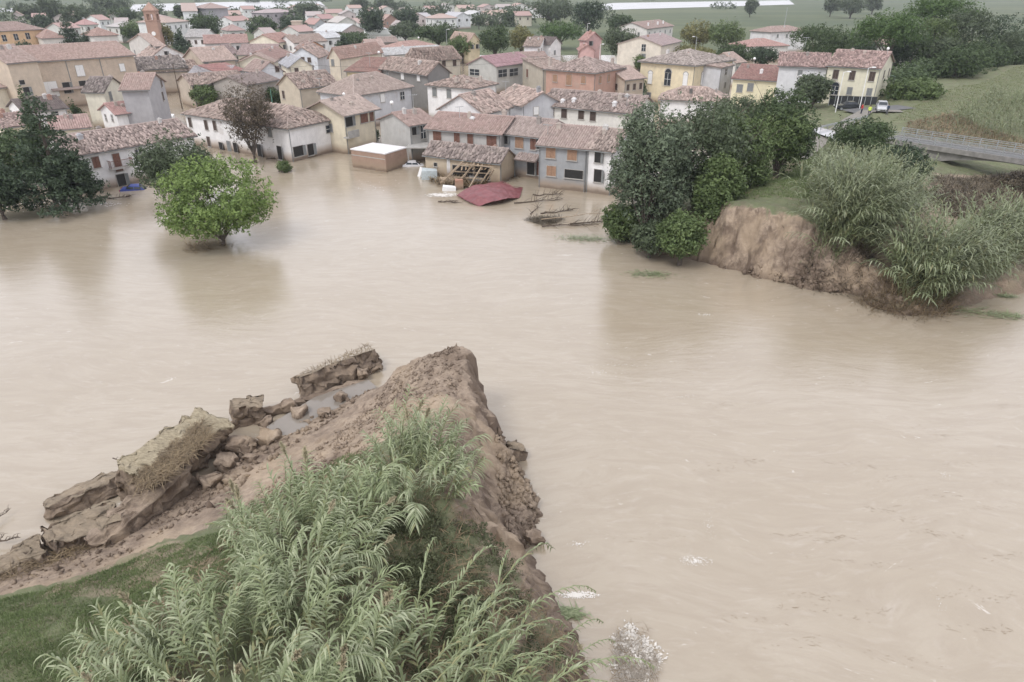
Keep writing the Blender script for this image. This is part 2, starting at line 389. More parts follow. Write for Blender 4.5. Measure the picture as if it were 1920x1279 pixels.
def near_grass(X, Y, Z):
    g = np.zeros(X.shape)
    P = [C3(*p) for p in ((0, 1110, 1.6), (130, 1075, 1.8), (230, 1035, 2), (300, 1000, 2.2), (380, 990, 2.2), (430, 960, 1.6), (560, 900, 2.5), (700, 840, 4.2), (800, 800, 5), (880, 960, 5), (960, 1040, 3.2), (1080, 1200, 2), (1080, 1400, 2), (-300, 1400, 4), (-200, 1160, 2))]
    g[inpoly(X, Y, [(p[0], p[1]) for p in P])] = .8
    P = [C3(*p) for p in ((140, 1060, 1.6), (330, 1010, 2), (420, 1060, 3.4), (260, 1110, 3), (60, 1120, 2))]
    g[inpoly(X, Y, [(p[0], p[1]) for p in P])] -= .3
    return g
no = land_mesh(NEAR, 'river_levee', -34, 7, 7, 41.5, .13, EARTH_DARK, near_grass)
tag(no, 'broken end of the earth levee with raw brown cliff and slumped side', kind='structure')

far_out = [A(1130, 425, .8), A(1185, 455, 1.0), A(1210, 472, 1.5), A(1285, 484, 1.8), A(1340, 500, 3.0), A(1440, 524, 2.8), A(1540, 545, 2.2), A(1612, 554, 1.7), A(1640, 577, .8), A(1700, 592, .8),
  A(1765, 590, .7), A(1830, 570, .6), A(1925, 548, .5), (62, 62, .5), (90, 86, .5), (130, 128, .5), (200, 210, .5), (330, 330, .5), (330, 420, 1), (150, 420, 1), (95, 240, 1), (55, 175, .8), (44, 128, .5), (30, 104, .5), (20, 88, .6), (13, 76, .6)]
far_ctrl = [C3(1368, 378, 5.7), C3(1480, 388, 5.7), C3(1440, 345, 5.6), C3(1540, 250, 5.0), C3(1600, 225, 4.6), C3(1600, 400, 5.4), C3(1400, 410, 5.6), C3(1500, 430, 5.4), C3(1700, 420, 3.6), C3(1760, 340, 3.6), C3(1640, 480, 2.2), C3(1700, 540, 1.1), C3(1820, 500, 1.4),
  C3(1900, 420, 1.2), C3(1900, 360, 1.5), C3(1780, 300, 3.0), C3(1318, 400, 3.6), C3(1200, 420, .8), C3(1250, 300, 1.0), C3(1400, 250, 2.0), C3(1450, 300, 3.8),
  C3(1600, 196, 4.0), C3(1480, 200, 3.2), C3(1400, 205, 1.5), C3(1690, 215, 4.8), C3(1650, 190, 4.2), C3(1750, 175, 5.8), C3(1800, 160, 6.3), C3(1900, 128, 7), C3(1760, 215, 4.6), C3(1850, 240, 3.6), C3(1900, 180, 4.5), C3(1850, 170, 5.6),
  C3(1700, 130, 2.5), C3(1760, 110, 2.5), C3(1560, 120, 2.5), (130, 175, 7), (200, 260, 7), (150, 280, 2), (300, 350, 3), (60, 165, 2.2), (75, 190, 1.5), (160, 190, 3), (100, 120, 2.5), (75, 82, 1.2), (120, 260, .5), (100, 232, .3)]
FAR = Land(far_out, far_ctrl, 8.3, .6)
def far_grass(X, Y, Z):
    g = np.full(X.shape, .85)
    P = [C3(*p) for p in ((1362, 372, 5), (1395, 372, 5), (1460, 330, 5), (1510, 290, 5), (1500, 280, 5), (1440, 330, 5), (1380, 362, 5))]
    g[inpoly(X, Y, [(p[0], p[1]) for p in P])] = .1
    P = [C3(*p) for p in ((1590, 600, 0), (1560, 400, 4), (1760, 330, 3), (1960, 330, 1), (1960, 600, 0))]
    g[inpoly(X, Y, [(p[0], p[1]) for p in P])] = .35
    return g
fo_ = land_mesh(FAR, 'river_levee', 10, 200, 46, 300, .5, EARTH, far_grass)
tag(fo_, 'grassy levee on the far side of the breach', kind='structure')
fc = land_mesh(FAR, 'levee_cliff', 14, 44, 48, 74, .2, EARTH, far_grass)
fc.location.z = .03
tag(fc, 'raw earth cliff and turf at the cut end of the far levee', kind='structure')
# ------------------------------------------------------------------ houses
WC = {}
def win_mesh(kind, w, h, c):
    """window pieces in local axes: x across, z up, -y outwards; centred"""
    key = (kind, round(w, 1), round(h, 1), c)
    if key in WC: return WC[key]
    w, h = key[1], key[2]; out = []
    fr = MB()
    t = .045
    fr.box(-w/2-t, -.05, -h/2-t, -w/2, .04, h/2+t); fr.box(w/2, -.05, -h/2-t, w/2+t, .04, h/2+t)
    fr.box(-w/2, -.05, h/2, w/2, .04, h/2+t); fr.box(-w/2, -.05, -h/2-t, w/2, .04, -h/2)
    fr.box(-w/2-.12, -.13, -h/2-t-.06, w/2+.12, .04, -h/2-t-.003)
    out.append(('frame', fr.mesh('frame', STONET)))
    if kind in 'wx':                                     # closed shutters, louvred
        mat = {'r': RUST, 'o': ORNG, 'g': GREYS, 'b': BROWND, 'w': WHITEP}[c]
        for s in (-1, 1):
            mb = MB(); x0, x1 = (-w/2+.01, -.01) if s < 0 else (.01, w/2-.01)
            mb.box(x0, -.035, -h/2+.01, x1, -.01, h/2-.01)
            mb.box(x0, -.055, -h/2+.01, x0+.05, -.036, h/2-.01); mb.box(x1-.05, -.055, -h/2+.01, x1, -.036, h/2-.01)
            n = max(3, int(h/.3))
            for k in range(n):
                z = -h/2+.03+(h-.06)*(k+.5)/n
                mb.hexa([(x0+.051, -.036, z-.05), (x1-.051, -.036, z-.05), (x1-.051, -.0355, z-.05), (x0+.051, -.0355, z-.05), (x0+.051, -.052, z+.05), (x1-.051, -.052, z+.05), (x1-.051, -.036, z+.05), (x0+.051, -.036, z+.05)])
            out.append(('shutter', mb.mesh('shutter', mat)))
    elif kind in 's':                                    # open: glass and shutters folded on the wall
        mat = {'r': RUST, 'o': ORNG, 'g': GREYS, 'b': BROWND, 'w': WHITEP}[c]
        mb = MB(); mb.box(-w/2, -.02, -h/2, w/2, -.005, h/2); out.append(('pane', mb.mesh('pane', GLASS)))
        for s in (-1, 1):
            mb = MB(); xa = s*(w/2+.09); xb = s*(w/2+.09+w*.48); mb.box(min(xa, xb), -.12, -h/2, max(xa, xb), -.06, h/2); out.append(('shutter', mb.mesh('shutter', mat)))
    elif kind in 'pa':                                   # glazed with cross bars (a: round headed)
        mb = MB(); mb.box(-w/2, -.02, -h/2, w/2, -.005, h/2); out.append(('pane', mb.mesh('pane', GLASS if c != 'w' else WHITEP)))
        mb = MB(); mb.box(-.03, -.045, -h/2, .03, -.021, h/2); mb.box(-w/2, -.044, -.03, -.031, -.021, .03); mb.box(.031, -.044, -.03, w/2, -.021, .03); out.append(('glazing_bar', mb.mesh('glazing_bar', WHITEP)))
        if kind == 'a':
            mb = MB(); n = 9; P = [(math.cos(math.pi*k/n)*w/2, -.019, h/2+t+math.sin(math.pi*k/n)*w/2) for k in range(n+1)]
            mb.poly([(x, y-.001, z) for x, y, z in reversed(P)]); out.append(('pane', mb.mesh('pane', GLASS if c != 'w' else WHITEP)))
            mb = MB()
            for k in range(n):
                a0, a1 = math.pi*k/n, math.pi*(k+1)/n; r0, r1 = w/2, w/2+.18
                q = [(math.cos(a)*r, y, h/2+t+.002+math.sin(a)*r) for y in (-.06, .03) for a, r in ((a0, r0), (a0, r1), (a1, r1), (a1, r0))]
                mb.hexa(q)
            out.append(('arch_surround', mb.mesh('arch_surround', STONET)))
    else:                                                # d, h: flat dark sheet, the shade inside an opening painted on
        mb = MB(); mb.box(-w/2, -.02, -h/2, w/2, -.005, h/2); out.append(('pane', mb.mesh('pane', DARK)))
        if kind == 'd' and h > 1.1:
            mb = MB(); mb.hexa([(w/2+.02, -.06, -h/2), (w/2+.35, -.30, -h/2), (w/2+.38, -.27, -h/2), (w/2+.05, -.03, -h/2), (w/2+.02, -.06, h/2), (w/2+.35, -.30, h/2), (w/2+.38, -.27, h/2), (w/2+.05, -.03, h/2)])
            out.append(('shutter', mb.mesh('shutter', GREYS)))
    WC[key] = out; return out
def add_tiles(root, poly, eave_u, up_v, nrm, tw, tl, jit, miss, mat, rnd, clip=None):
    """curved roof tiles laid in columns up one slope; poly is a list of 3D corners"""
    O = np.array(poly[0]); P2 = np.array([((np.array(p)-O)@eave_u, (np.array(p)-O)@up_v) for p in poly])
    u0, u1 = P2[:, 0].min(), P2[:, 0].max(); v0, v1 = P2[:, 1].min(), P2[:, 1].max()
    U, Vv = np.meshgrid(np.arange(u0+tw*.5, u1, tw), np.arange(v0+tl*.35, v1-.05, tl*.82)); U, Vv = U.ravel(), Vv.ravel()
    ok = inpoly(U, Vv, [tuple(p) for p in P2]); ok &= rnd.rand(len(U)) > miss
    U, Vv = U[ok], Vv[ok]; n = len(U)
    if n == 0: return None
    a = rnd.randn(n)*.16*jit; U = U+rnd.randn(n)*tw*.18*jit; Vv = Vv+rnd.randn(n)*tl*.12*jit; lift = np.abs(rnd.randn(n))*.05*jit
    w = tw*.47*(1+.1*rnd.randn(n)*jit)
    ca, sa = np.cos(a), np.sin(a); V = []
    prof = [(-1, 0.0), (-.45, .085), (.45, .085), (1, 0.0)]
    for e, tap, lz in ((-.5, 1.12, .045*min(1, .35+jit)), (.5, .82, .0)):
        for q, hh in prof:
            lu = q*w*tap; lv = e*tl
            uu = U+lu*ca-lv*sa; vv = Vv+lu*sa+lv*ca
            V.append(O[None]+uu[:, None]*eave_u[None]+vv[:, None]*up_v[None]+(hh*(tw/.26)+lz+lift+.012)[:, None]*nrm[None])
    V = np.stack(V, 1).reshape(-1, 3)            # n*8
    b0 = np.arange(n)[:, None]*8
    Q = np.concatenate([b0+np.array([[k, k+1, k+5, k+4]]) for k in range(3)]+[b0+np.array([[0, 3, 2, 1]])], 0)
    var = np.clip(.5+.27*rnd.randn(n), 0, 1); var = np.tile(var, 4)
    me = mesh_quads('tiles', V, Q, mat, [('var', var, 'FACE')])
    return me
HCOUNT = [0]
def house(label, M, L=None, Rr=None, la=8, lb=8, ze=5.0, zb=-1.6, ridge='a', rise=None, wall=(.62,.6,.56), roof=(.30,.17,.125), spread=.5, wins=(), tile='rough',
          oh=.4, brick=False, chim=(), auto=None, name='house', cat='house', group=None, parapet=False, aang=None, gable_mat=None, extras=None, roofmat=None, lichen=.35, pitch=None):
    """M near eave corner, L left eave corner, Rr right eave corner as pixels at eave height. a axis runs M->R, b axis runs M->L"""
    HCOUNT[0] += 1; rnd = np.random.RandomState(100+HCOUNT[0])
    m = at(*M, ze)[:2]; l = at(*L, ze)[:2]-m if L else None; r = at(*Rr, ze)[:2]-m if Rr else None
    if l is not None and r is not None:
        if np.hypot(*r) >= np.hypot(*l):
            la = np.hypot(*r); a = r/la; b = np.array([-a[1], a[0]]); lb_ = l@b; lb = max(2.0, abs(lb_))
        else:
            lb = np.hypot(*l); b = l/lb; a = np.array([b[1], -b[0]]); la = max(2.0, abs(r@a))
    elif r is not None: la = np.hypot(*r); a = r/la; b = np.array([-a[1], a[0]])
    elif l is not None: lb = np.hypot(*l); b = l/lb; a = np.array([b[1], -b[0]])
    else: a = np.array([math.cos(aang), math.sin(aang)]); b = np.array([-a[1], a[0]])
    # local frame has its origin at M, x = a, y = b, z up
    rz = math.atan2(a[1], a[0]); root = empty(name, (m[0], m[1], 0), rz, label, cat, group)
    a3 = np.array([a[0], a[1], 0]); b3 = np.array([b[0], b[1], 0]); m3 = np.array([m[0], m[1], 0])
    short = lb if ridge in ('a', 'ha') else la
    if rise is None: rise = short*.5*(pitch or .36)
    if ridge in ('sa', 'sb'): rise = rise
    wm = plaster(wall, brick, zb < 0); rm = roofmat or rooftile(roof, spread if tile == 'rough' else .22, lichen)
    zr = ze+rise; e = .004
    mb = MB(); x0, y0, x1, y1 = 0, 0, la, lb
    base = [(x0, y0), (x1, y0), (x1, y1), (x0, y1)]
    for i in range(4):
        p, q = base[i], base[(i+1) % 4]; top = [(q[0], q[1], ze), (p[0], p[1], ze)]
        if ridge == 'a' and i in (1, 3): top = [(q[0], q[1], ze), ((p[0]+q[0])/2, (p[1]+q[1])/2, zr), (p[0], p[1], ze)]
        if ridge == 'b' and i in (0, 2): top = [(q[0], q[1], ze), ((p[0]+q[0])/2, (p[1]+q[1])/2, zr), (p[0], p[1], ze)]
        if ridge == 'sb':   # single slope falling towards -y face (along b rises)
            za = ze if p[1] == 0 else zr; zq = ze if q[1] == 0 else zr; top = [(q[0], q[1], zq), (p[0], p[1], za)]
        if ridge == 'sa':
            za = ze if p[0] == 0 else zr; zq = ze if q[0] == 0 else zr; top = [(q[0], q[1], zq), (p[0], p[1], za)]
        mb.poly([(p[0], p[1], zb), (q[0], q[1], zb)]+top)
    if ridge == 'flat': mb.poly([(x0, y0, ze-.3), (x1, y0, ze-.3), (x1, y1, ze-.3), (x0, y1, ze-.3)])
    wl_ = mb.build('wall', wm, root)
    # roof planes: list of polygons, first edge is the eave
    o = oh; k = rise/((short/2) or 1); dz = o*k; pl = []
    if ridge == 'a':
        h = lb/2; pl = [[(-o, -o, ze-dz), (la+o, -o, ze-dz), (la+o, h, zr), (-o, h, zr)], [(la+o, lb+o, ze-dz), (-o, lb+o, ze-dz), (-o, h, zr), (la+o, h, zr)]]; rid = [((-o, h, zr), (la+o, h, zr))]
    elif ridge == 'b':
        h = la/2; pl = [[(la+o, -o, ze-dz), (la+o, lb+o, ze-dz), (h, lb+o, zr), (h, -o, zr)], [(-o, lb+o, ze-dz), (-o, -o, ze-dz), (h, -o, zr), (h, lb+o, zr)]]; rid = [((h, -o, zr), (h, lb+o, zr))]
    elif ridge == 'ha' or ridge == 'hb':
        C = [(-o, -o, ze-dz), (la+o, -o, ze-dz), (la+o, lb+o, ze-dz), (-o, lb+o, ze-dz)]
        if ridge == 'ha' : h = lb/2; h2 = min(h, la/2-.01); r0, r1 = (h2, h, zr), (la-h2, h, zr); pl = [[C[0], C[1], r1, r0], [C[1], C[2], r1], [C[2], C[3], r0, r1], [C[3], C[0], r0]]
        else: h = la/2; h2 = min(h, lb/2-.01); r0, r1 = (h, h2, zr), (h, lb-h2, zr); pl = [[C[0], C[1], r0], [C[1], C[2], r1, r0], [C[2], C[3], r1], [C[3], C[0], r0, r1]]
        rid = [(r0, r1)]+[(C[i], r0 if ((ridge == 'ha' and i in (0, 3)) or (ridge == 'hb' and i in (0, 1))) else r1) for i in range(4)]
    elif ridge == 'sb':
        k = rise/lb; dz = o*k; pl = [[(-o, -o, ze-dz), (la+o, -o, ze-dz), (la+o, lb+o, zr+dz), (-o, lb+o, zr+dz)]]; rid = []
    elif ridge == 'sa':
        k = rise/la; dz = o*k; pl = [[(-o, lb+o, ze-dz), (-o, -o, ze-dz), (la+o, -o, zr+dz), (la+o, lb+o, zr+dz)]]; rid = []
    elif ridge == 'flat':
        rid = []
    if pl:
        rb = MB(); T = .12
        for p in pl:
            n3 = np.cross(np.array(p[1])-np.array(p[0]), np.array(p[2])-np.array(p[1])); n3 /= np.linalg.norm(n3)
            up = [tuple(np.array(q)+n3*T) for q in p]
            rb.poly(up); rb.poly(list(reversed(p)))
            for i in range(len(p)): rb.poly([p[i], p[(i+1) % len(p)], up[(i+1) % len(p)], up[i]])
        ro = rb.build('roof', rm, root)
        va = ro.data.attributes.new('var', 'FLOAT', 'FACE'); va.data.foreach_set('value', np.full(len(ro.data.polygons), .38, np.float32))
        if tile in ('rough', 'smooth'):
            tw, tl = (.34, .62) if tile == 'rough' else (.34, .55)
            if depth(m[1], ze) > 150: tw, tl = .38, .66
            jit = 1.0 if tile == 'rough' else .18
            ti = 0
            for p in pl:
                P = [np.array(q) for q in p]; u = (P[1]-P[0])/np.linalg.norm(P[1]-P[0]); n3 = np.cross(u, P[2]-P[1]); n3 /= np.linalg.norm(n3); v = np.cross(n3, u)
                # leave out a slope that faces well away from the camera
                wn_ = a3*n3[0]+b3*n3[1]+np.array([0, 0, n3[2]]); c0 = m3+a3*P[0][0]+b3*P[0][1]+np.array([0, 0, ze])
                if wn_@(np.array([0, 0, CAM_H])-c0) < 0: continue
                pp = [q+n3*T for q in P]
                me = add_tiles(ro, pp, u, v, n3, tw, tl, jit, .035*jit, rm, rnd)
                if me: link('tiles', me, ro, kind='stuff')
        else:
            pass
        if rid:
            for (p, q) in rid:
                tb = MB(); tb.tube([Vector(p)+Vector((0, 0, T+.03)), Vector(q)+Vector((0, 0, T+.03))], .13, 6)
                rc = tb.build('ridge_cap', rm, ro); rc.data.attributes.new('var', 'FLOAT', 'FACE').data.foreach_set('value', np.full(len(rc.data.polygons), .75, np.float32))
        # gutters on the two visible eaves
        for p in pl:
            gb = MB()
            if abs(p[0][2]-p[1][2]) < .01:
                q0, q1 = Vector(p[0]), Vector(p[1]); mid_ = (q0+q1)/2; wd = m3+a3*mid_.x+b3*mid_.y
                out_ = (q1-q0).normalized().cross(Vector((0, 0, 1))); gb.tube([q0+out_*.08+Vector((0,0,-.02)), q1+out_*.08+Vector((0,0,-.02))], .07, 5)
            if gb.v and o > .1: gb.build('gutter', GREYS, root)
    elif ridge == 'flat':
        rb = MB(); rb.box(-.08, -.08, ze-.02, la+.08, lb+.08, ze+.14); rb.build('roof', rm, root)
    # windows by pixel
    def facehit(px, py):
        d = ray(px, py); O = np.array([0, 0, CAM_H]); best = None
        for nm, p0, du, ln, nn in (('A', m3, a3, la, -b3), ('B', m3, b3, lb, -a3), ('C', m3+a3*la, b3, lb, a3)):
            den = d@nn
            if den >= -1e-6: continue
            t = ((p0-O)@nn)/den; q = O+d*t; u = (q-p0)@du
            if -.6 < u < ln+.6 and (best is None or t < best[0]): best = (t, nm, min(max(u, .5), ln-.5), q[2])
        return best
    def put(nm, u, z, kind, c, w, h, wn2='window'):
        wr = None
        pcs = win_mesh(kind, w, h, c)
        off = .045
        if nm == 'A': loc, ang = (u, -off, z), 0
        elif nm == 'B': loc, ang = (-off, u, z), -math.pi/2
        else: loc, ang = (la+off, u, z), math.pi/2
        fo2 = link(wn2, pcs[0][1], root); fo2.location = loc; fo2.rotation_euler.z = ang
        for pn, me in pcs[1:]: link(pn, me, fo2)
    for wdef in wins:
        px, py, kd = wdef[0], wdef[1], wdef[2]; w, h = (wdef[3], wdef[4]) if len(wdef) > 4 else (.95, 1.45)
        hit = facehit(px, py)
        if hit:
            z = min(hit[3], ze+rise*.6-h/2-.1 if ridge in 'ab' else ze-h/2-.35)
            put(hit[1], hit[2], z, kd[0], kd[1:] or 'g', w, h, 'door' if h > 1.9 else 'window')
    if auto:
        kd, floors, nA, nB = auto
        for fl in floors:
            for i in range(nA): put('A', la*(i+.5)/nA, ze-fl, kd[0], kd[1:] or 'g', .95, 1.3)
            for i in range(nB):
                face = 'B' if m[0] > la*a[0]*.5 else 'C'
                mid_ = m3+b3*lb/2
                face = 'B' if (-a3)@(np.array([0, 0, CAM_H])-mid_)*1 > 0 else 'C'
                put(face, lb*(i+.5)/nB, ze-fl, kd[0], kd[1:] or 'g', .95, 1.3)
    # chimneys by pixel of their foot: hit on the front roof planes
    for cd in chim:
        px, py = cd[0], cd[1]; d = ray(px, py); O = np.array([0, 0, CAM_H]); best = None
        for p in pl:
            W = [m3+a3*q[0]+b3*q[1]+np.array([0, 0, q[2]]) for q in p]; nn = np.cross(W[1]-W[0], W[2]-W[1])
            if abs(d@nn) < 1e-6: continue
            t = ((W[0]-O)@nn)/(d@nn); q = O+d*t; lx, ly = (q-m3)@a3, (q-m3)@b3
            if -.5 < lx < la+.5 and -.5 < ly < lb+.5 and t > 0 and (best is None or t < best[0]): best = (t, lx, ly, q[2])
        if best:
            lx, ly, z = best[1:]; s_ = .28; cb = MB(); hh = cd[2] if len(cd) > 2 else 1.0
            cb.box(lx-s_, ly-s_, z-.3, lx+s_, ly+s_, z+hh); cb.box(lx-s_-.07, ly-s_-.07, z+hh+.002, lx+s_+.07, ly+s_+.07, z+hh+.1)
            cb.box(lx-s_+.08, ly-s_+.08, z+hh+.102, lx+s_-.08, ly+s_-.08, z+hh+.28)
            cb.build('chimney', plaster(cd[3] if len(cd) > 3 else (.5, .42, .36), False, False), ro)
    if pl and tile != 'none' and ridge in ('a', 'b', 'ha', 'hb'):
        for q_ in range(1 if rnd.rand() < .6 else 2):
            f, g_ = rnd.uniform(.15, .85), rnd.uniform(.30, .42)*(1 if rnd.rand() < .8 else 1.9)
            lx, ly = (la*f, lb*g_) if ridge in ('a', 'ha') else (la*g_, lb*f); z = ze+rise*min(1, 2*min(g_, 1-g_))*(.92 if ridge in 'ab' else .6)
            s_ = rnd.uniform(.2, .34); hh = rnd.uniform(.6, 1.1); cb = MB(); cb.box(lx-s_, ly-s_*.8, z-.6, lx+s_, ly+s_*.8, z+hh); cb.box(lx-s_-.06, ly-s_*.8-.06, z+hh+.002, lx+s_+.06, ly+s_*.8+.06, z+hh+.09); cb.box(lx-s_+.1, ly-s_*.8+.1, z+hh+.092, lx+s_-.1, ly+s_*.8-.1, z+hh+.26)
            cb.build('chimney', plaster([(.5, .42, .36), (.34, .3, .27), (.62, .6, .57), (.46, .26, .19)][rnd.randint(4)], False, False), ro)
    if depth(m[1], ze) < 190 and name == 'house' and ridge != 'flat':
        for lx in (.12, la-.12): mb = MB(); mb.tube([(lx, -.09, zb), (lx, -.09, ze-.12)], .05, 6); mb.build('downpipe', GREYS, root)
    return dict(root=root, la=la, lb=lb, a=a3, b=b3, m=m3, ze=ze, zr=zr, pl=pl, roof=ro if pl else None, hit=facehit, put=put, rm=rm)
WHT = (.80, .79, .785); OFFW = (.66, .64, .60); CREAM = (.74, .68, .53); YEL = (.76, .64, .40); TAN = (.54, .45, .35); GRY = (.36, .36, .37); LGR = (.56, .57, .60); BRK = (.42, .25, .18); PINK = (.68, .40, .37); ORA = (.72, .47, .24)
R1 = (.34, .215, .175); R2 = (.33, .22, .17); R3 = (.37, .20, .15); R4 = (.27, .205, .175); R5 = (.42, .28, .22); RD = (.14, .10, .09); RP = (.36, .17, .17)

# --- nearest row, left to right
h15 = house('white two-storey house with iron balcony beside the dark conifers, roof half old half new', M=(135, 292), Rr=(362, 254), lb=8, ze=4.9, ridge='a', rise=1.7, wall=WHT, roof=(.35, .24, .20), wins=[(180, 305, 'wr', .9, 1.4), (220, 305, 'wr', .95, 2.3), (260, 290, 'pg', .8, 1.3), (228, 341, 'dg', 1.1, 2.0), (318, 276, 'wg', .9, 1.2)], chim=[(152, 265, .7, (.5,.5,.52))])
h16 = house('long white L-cornered building with hipped tile roof behind the bare tree', M=(539, 241), L=(346, 213), Rr=(633, 222), ze=5.0, ridge='hb', rise=2.0, wall=WHT, roof=R2, lichen=.6,
   wins=[(357, 230, 'wb', .8, 1.5), (387, 235, 'wb', .8, 1.5), (403, 236, 'wb', .8, 1.5), (392, 266, 'wb', .8, 1.6), (415, 276, 'dg', .9, 1.5), (430, 275, 'wg', .9, 1.7), (442, 278, 'dg', .9, 1.7), (487, 283, 'dg', 1.0, 2.0), (525, 287, 'dg', 1.0, 2.0),
         (618, 242, 'pg', 1.6, 1.1), (559, 284, 'dg', 1.9, 1.5), (582, 281, 'dg', 1.2, 1.7), (506, 246, 'wg', .9, 1.3), (475, 280, 'dg', .7, 1.0)])
h17 = house('cream villa with broad gable and corner loggia above the flooded garden', M=(644, 214), L=(575, 206), Rr=(708, 203), ze=6.2, ridge='a', rise=1.6, oh=.8, wall=(.70, .62, .45), roof=(.42, .30, .24), tile='smooth',
   wins=[(682, 219, 'wr', 1.7, 1.9), (696, 216, 'wr', .9, 1.9), (653, 224, 'dg', 1.7, 2.2), (620, 240, 'wg', .9, 1.2)], chim=[(660, 200, .5)])
h19 = house('small grey rendered house with blank gable beside the covered yard', M=(768, 236), L=(712, 224), Rr=(803, 227), ze=5.4, ridge='a', rise=1.3, wall=(.47, .46, .43), roof=(.35, .215, .175), tile='smooth', wins=[(776, 246, 'dg', .8, 1.2), (793, 248, 'pg', .9, 1.9)])
h20 = house('long grey terrace with five brown shuttered windows behind the collapsed barn', M=(801, 241), Rr=(938, 252), lb=8.5, ze=5.8, ridge='a', rise=1.5, wall=(.50, .48, .45), roof=(.34, .205, .165), tile='smooth',
   wins=[(820, 254, 'wr', 1.3, 1.6), (857, 258, 'wr', .9, 1.6), (882, 260, 'wr', .9, 1.6), (922, 266, 'wr', 1.5, 1.6)], chim=[(886, 226, .25, (.7, .7, .7))])
h21 = house('blue grey row house with one orange shutter and a small tiled canopy', M=(943, 250), Rr=(1016, 258), lb=8.5, ze=5.7, ridge='a', rise=1.5, wall=(.40, .42, .44), roof=(.33, .235, .20), tile='smooth',
   wins=[(974, 267, 'wo', 1.3, 1.6), (1000, 270, 'wr', .9, 1.6), (1009, 270, 'dg', .6, 1.4), (996, 315, 'dg', 1.2, 1.9), (1008, 316, 'wr', .8, 1.9), (949, 262, 'dg', .5, 1.2)])
h22 = house('grey row house with dark garage opening and orange shutters at the end of the terrace', M=(1011, 271), Rr=(1101, 279), lb=9, ze=5.6, ridge='a', rise=1.7, wall=(.33, .345, .36), roof=(.35, .235, .195), tile='smooth',
   wins=[(1033, 286, 'wo', 1.3, 1.5), (1073, 290, 'wo', 1.3, 1.5), (1034, 321, 'wo', 1.3, 1.3), (1076, 327, 'dg', 2.5, 1.1)])
h23 = house('white end house of the terrace half hidden by the willow', M=(1102, 279), Rr=(1150, 284), lb=9, ze=5.6, ridge='a', rise=1.7, wall=WHT, roof=(.34, .24, .19), tile='rough', wins=[(1121, 294, 'dg', .8, 1.5), (1121, 330, 'dg', 1.0, 1.6)])
# canopy of the blue grey house
def slab(name, mat, P, T, parent=None, label=None, cat=None, var=None):
    n3 = np.cross(np.array(P[1])-np.array(P[0]), np.array(P[2])-np.array(P[1])); n3 = n3/np.linalg.norm(n3)
    mb = MB(); up = [tuple(np.array(q)+n3*T) for q in P]; mb.poly(up); mb.poly(list(reversed([tuple(p) for p in P])))
    for i in range(len(P)): mb.poly([tuple(P[i]), tuple(P[(i+1) % len(P)]), up[(i+1) % len(P)], up[i]])
    o = mb.build(name, mat, parent)
    if var is not None: o.data.attributes.new('var', 'FLOAT', 'FACE').data.foreach_set('value', np.full(len(o.data.polygons), var, np.float32))
    if label: tag(o, label, cat)
    return o
la = h21['la']
cn = slab('canopy', h21['rm'], [(la*.42, -1.5, 2.55), (la-.1, -1.5, 2.55), (la-.1, -.02, 3.15), (la*.42, -.02, 3.15)], .12, h21['root'], var=.5)
me = add_tiles(cn, [np.array(q)+np.array([0, -.04, .12]) for q in [(la*.42, -1.5, 2.55), (la-.1, -1.5, 2.55), (la-.1, -.02, 3.15), (la*.42, -.02, 3.15)]], np.array([1., 0, 0]), np.array([0, .926, .377]), np.array([0, -.377, .926]), .34, .55, .5, .02, h21['rm'], RS)
link('tiles', me, cn, kind='stuff')
# balcony of the white house and of the loggia
def balcony(H, face, u0, u1, z, dep=1.0, mat=STEEL, solid=False):
    mb = MB(); mb.box(u0, -dep, z-.16, u1, -.003, z)
    b_ = mb.build('balcony', CONC, H['root'])
    rb = MB(); n = max(3, int((u1-u0)/.16))
    if solid: rb.box(u0, -dep, z+.003, u1, -dep+.1, z+.95)
    else:
        for i in range(n+1): x = u0+.04+(u1-u0-.08)*i/n; rb.box(x-.012, -dep+.03, z+.001, x+.012, -dep+.055, z+.93)
        for k in range(6): y = -dep+.1+(dep-.15)*k/6; rb.box(u0+.03, y, z+.001, u0+.055, y+.024, z+.93); rb.box(u1-.055, y, z+.001, u1-.03, y+.024, z+.93)
        rb.box(u0, -dep, z+.932, u1, -dep+.07, z+.99); rb.box(u0, -dep+.072, z+.932, u0+.07, -.005, z+.99); rb.box(u1-.07, -dep+.072, z+.932, u1, -.005, z+.99)
    rb.build('railing', mat, b_)
    if face == 'B': b_.rotation_euler.z = -math.pi/2
u = h15['hit'](220, 305)[2]; balcony(h15, 'A', u-1.3, u+1.6, 2.55, 1.0, RUST)
u = h17['hit'](653, 224)[2]; balcony(h17, 'A', u-1.5, u+1.0, 2.75, 1.1, CONC, True)
# --- collapsed barn
h24 = house('half collapsed barn with bare tile roof, tan gable and torn open front', M=(937, 306), L=(797, 290), Rr=(980, 295), ze=2.9, ridge='b', rise=1.3, wins=[(868, 322, 'hg', 3.2, 1.5), (905, 325, 'hg', 2.2, 1.7), (817, 309, 'hg', .5, .5)], wall=(.54, .43, .29), roof=(.27, .195, .165), lichen=.5, tile='rough', oh=.3)  # h pieces: torn holes, their dark inside painted on flat sheets
# --- brick shed with white flat roof
h18 = house('low brick outbuilding with white flat roof standing in the flood', M=(722, 290), L=(658, 281), Rr=(762, 278), ze=2.55, ridge='flat', wall=(.40, .255, .18), brick=True, roofmat=plain('white_roofing', (.74, .73, .73), .6, var=.1, scale=1), name='outbuilding', cat='outbuilding')
mb = MB(); mb.box(-.03, .1, 1.75, -.004, h18['lb']-.05, 1.87); mb.build('string_course', STONET, h18['root'])
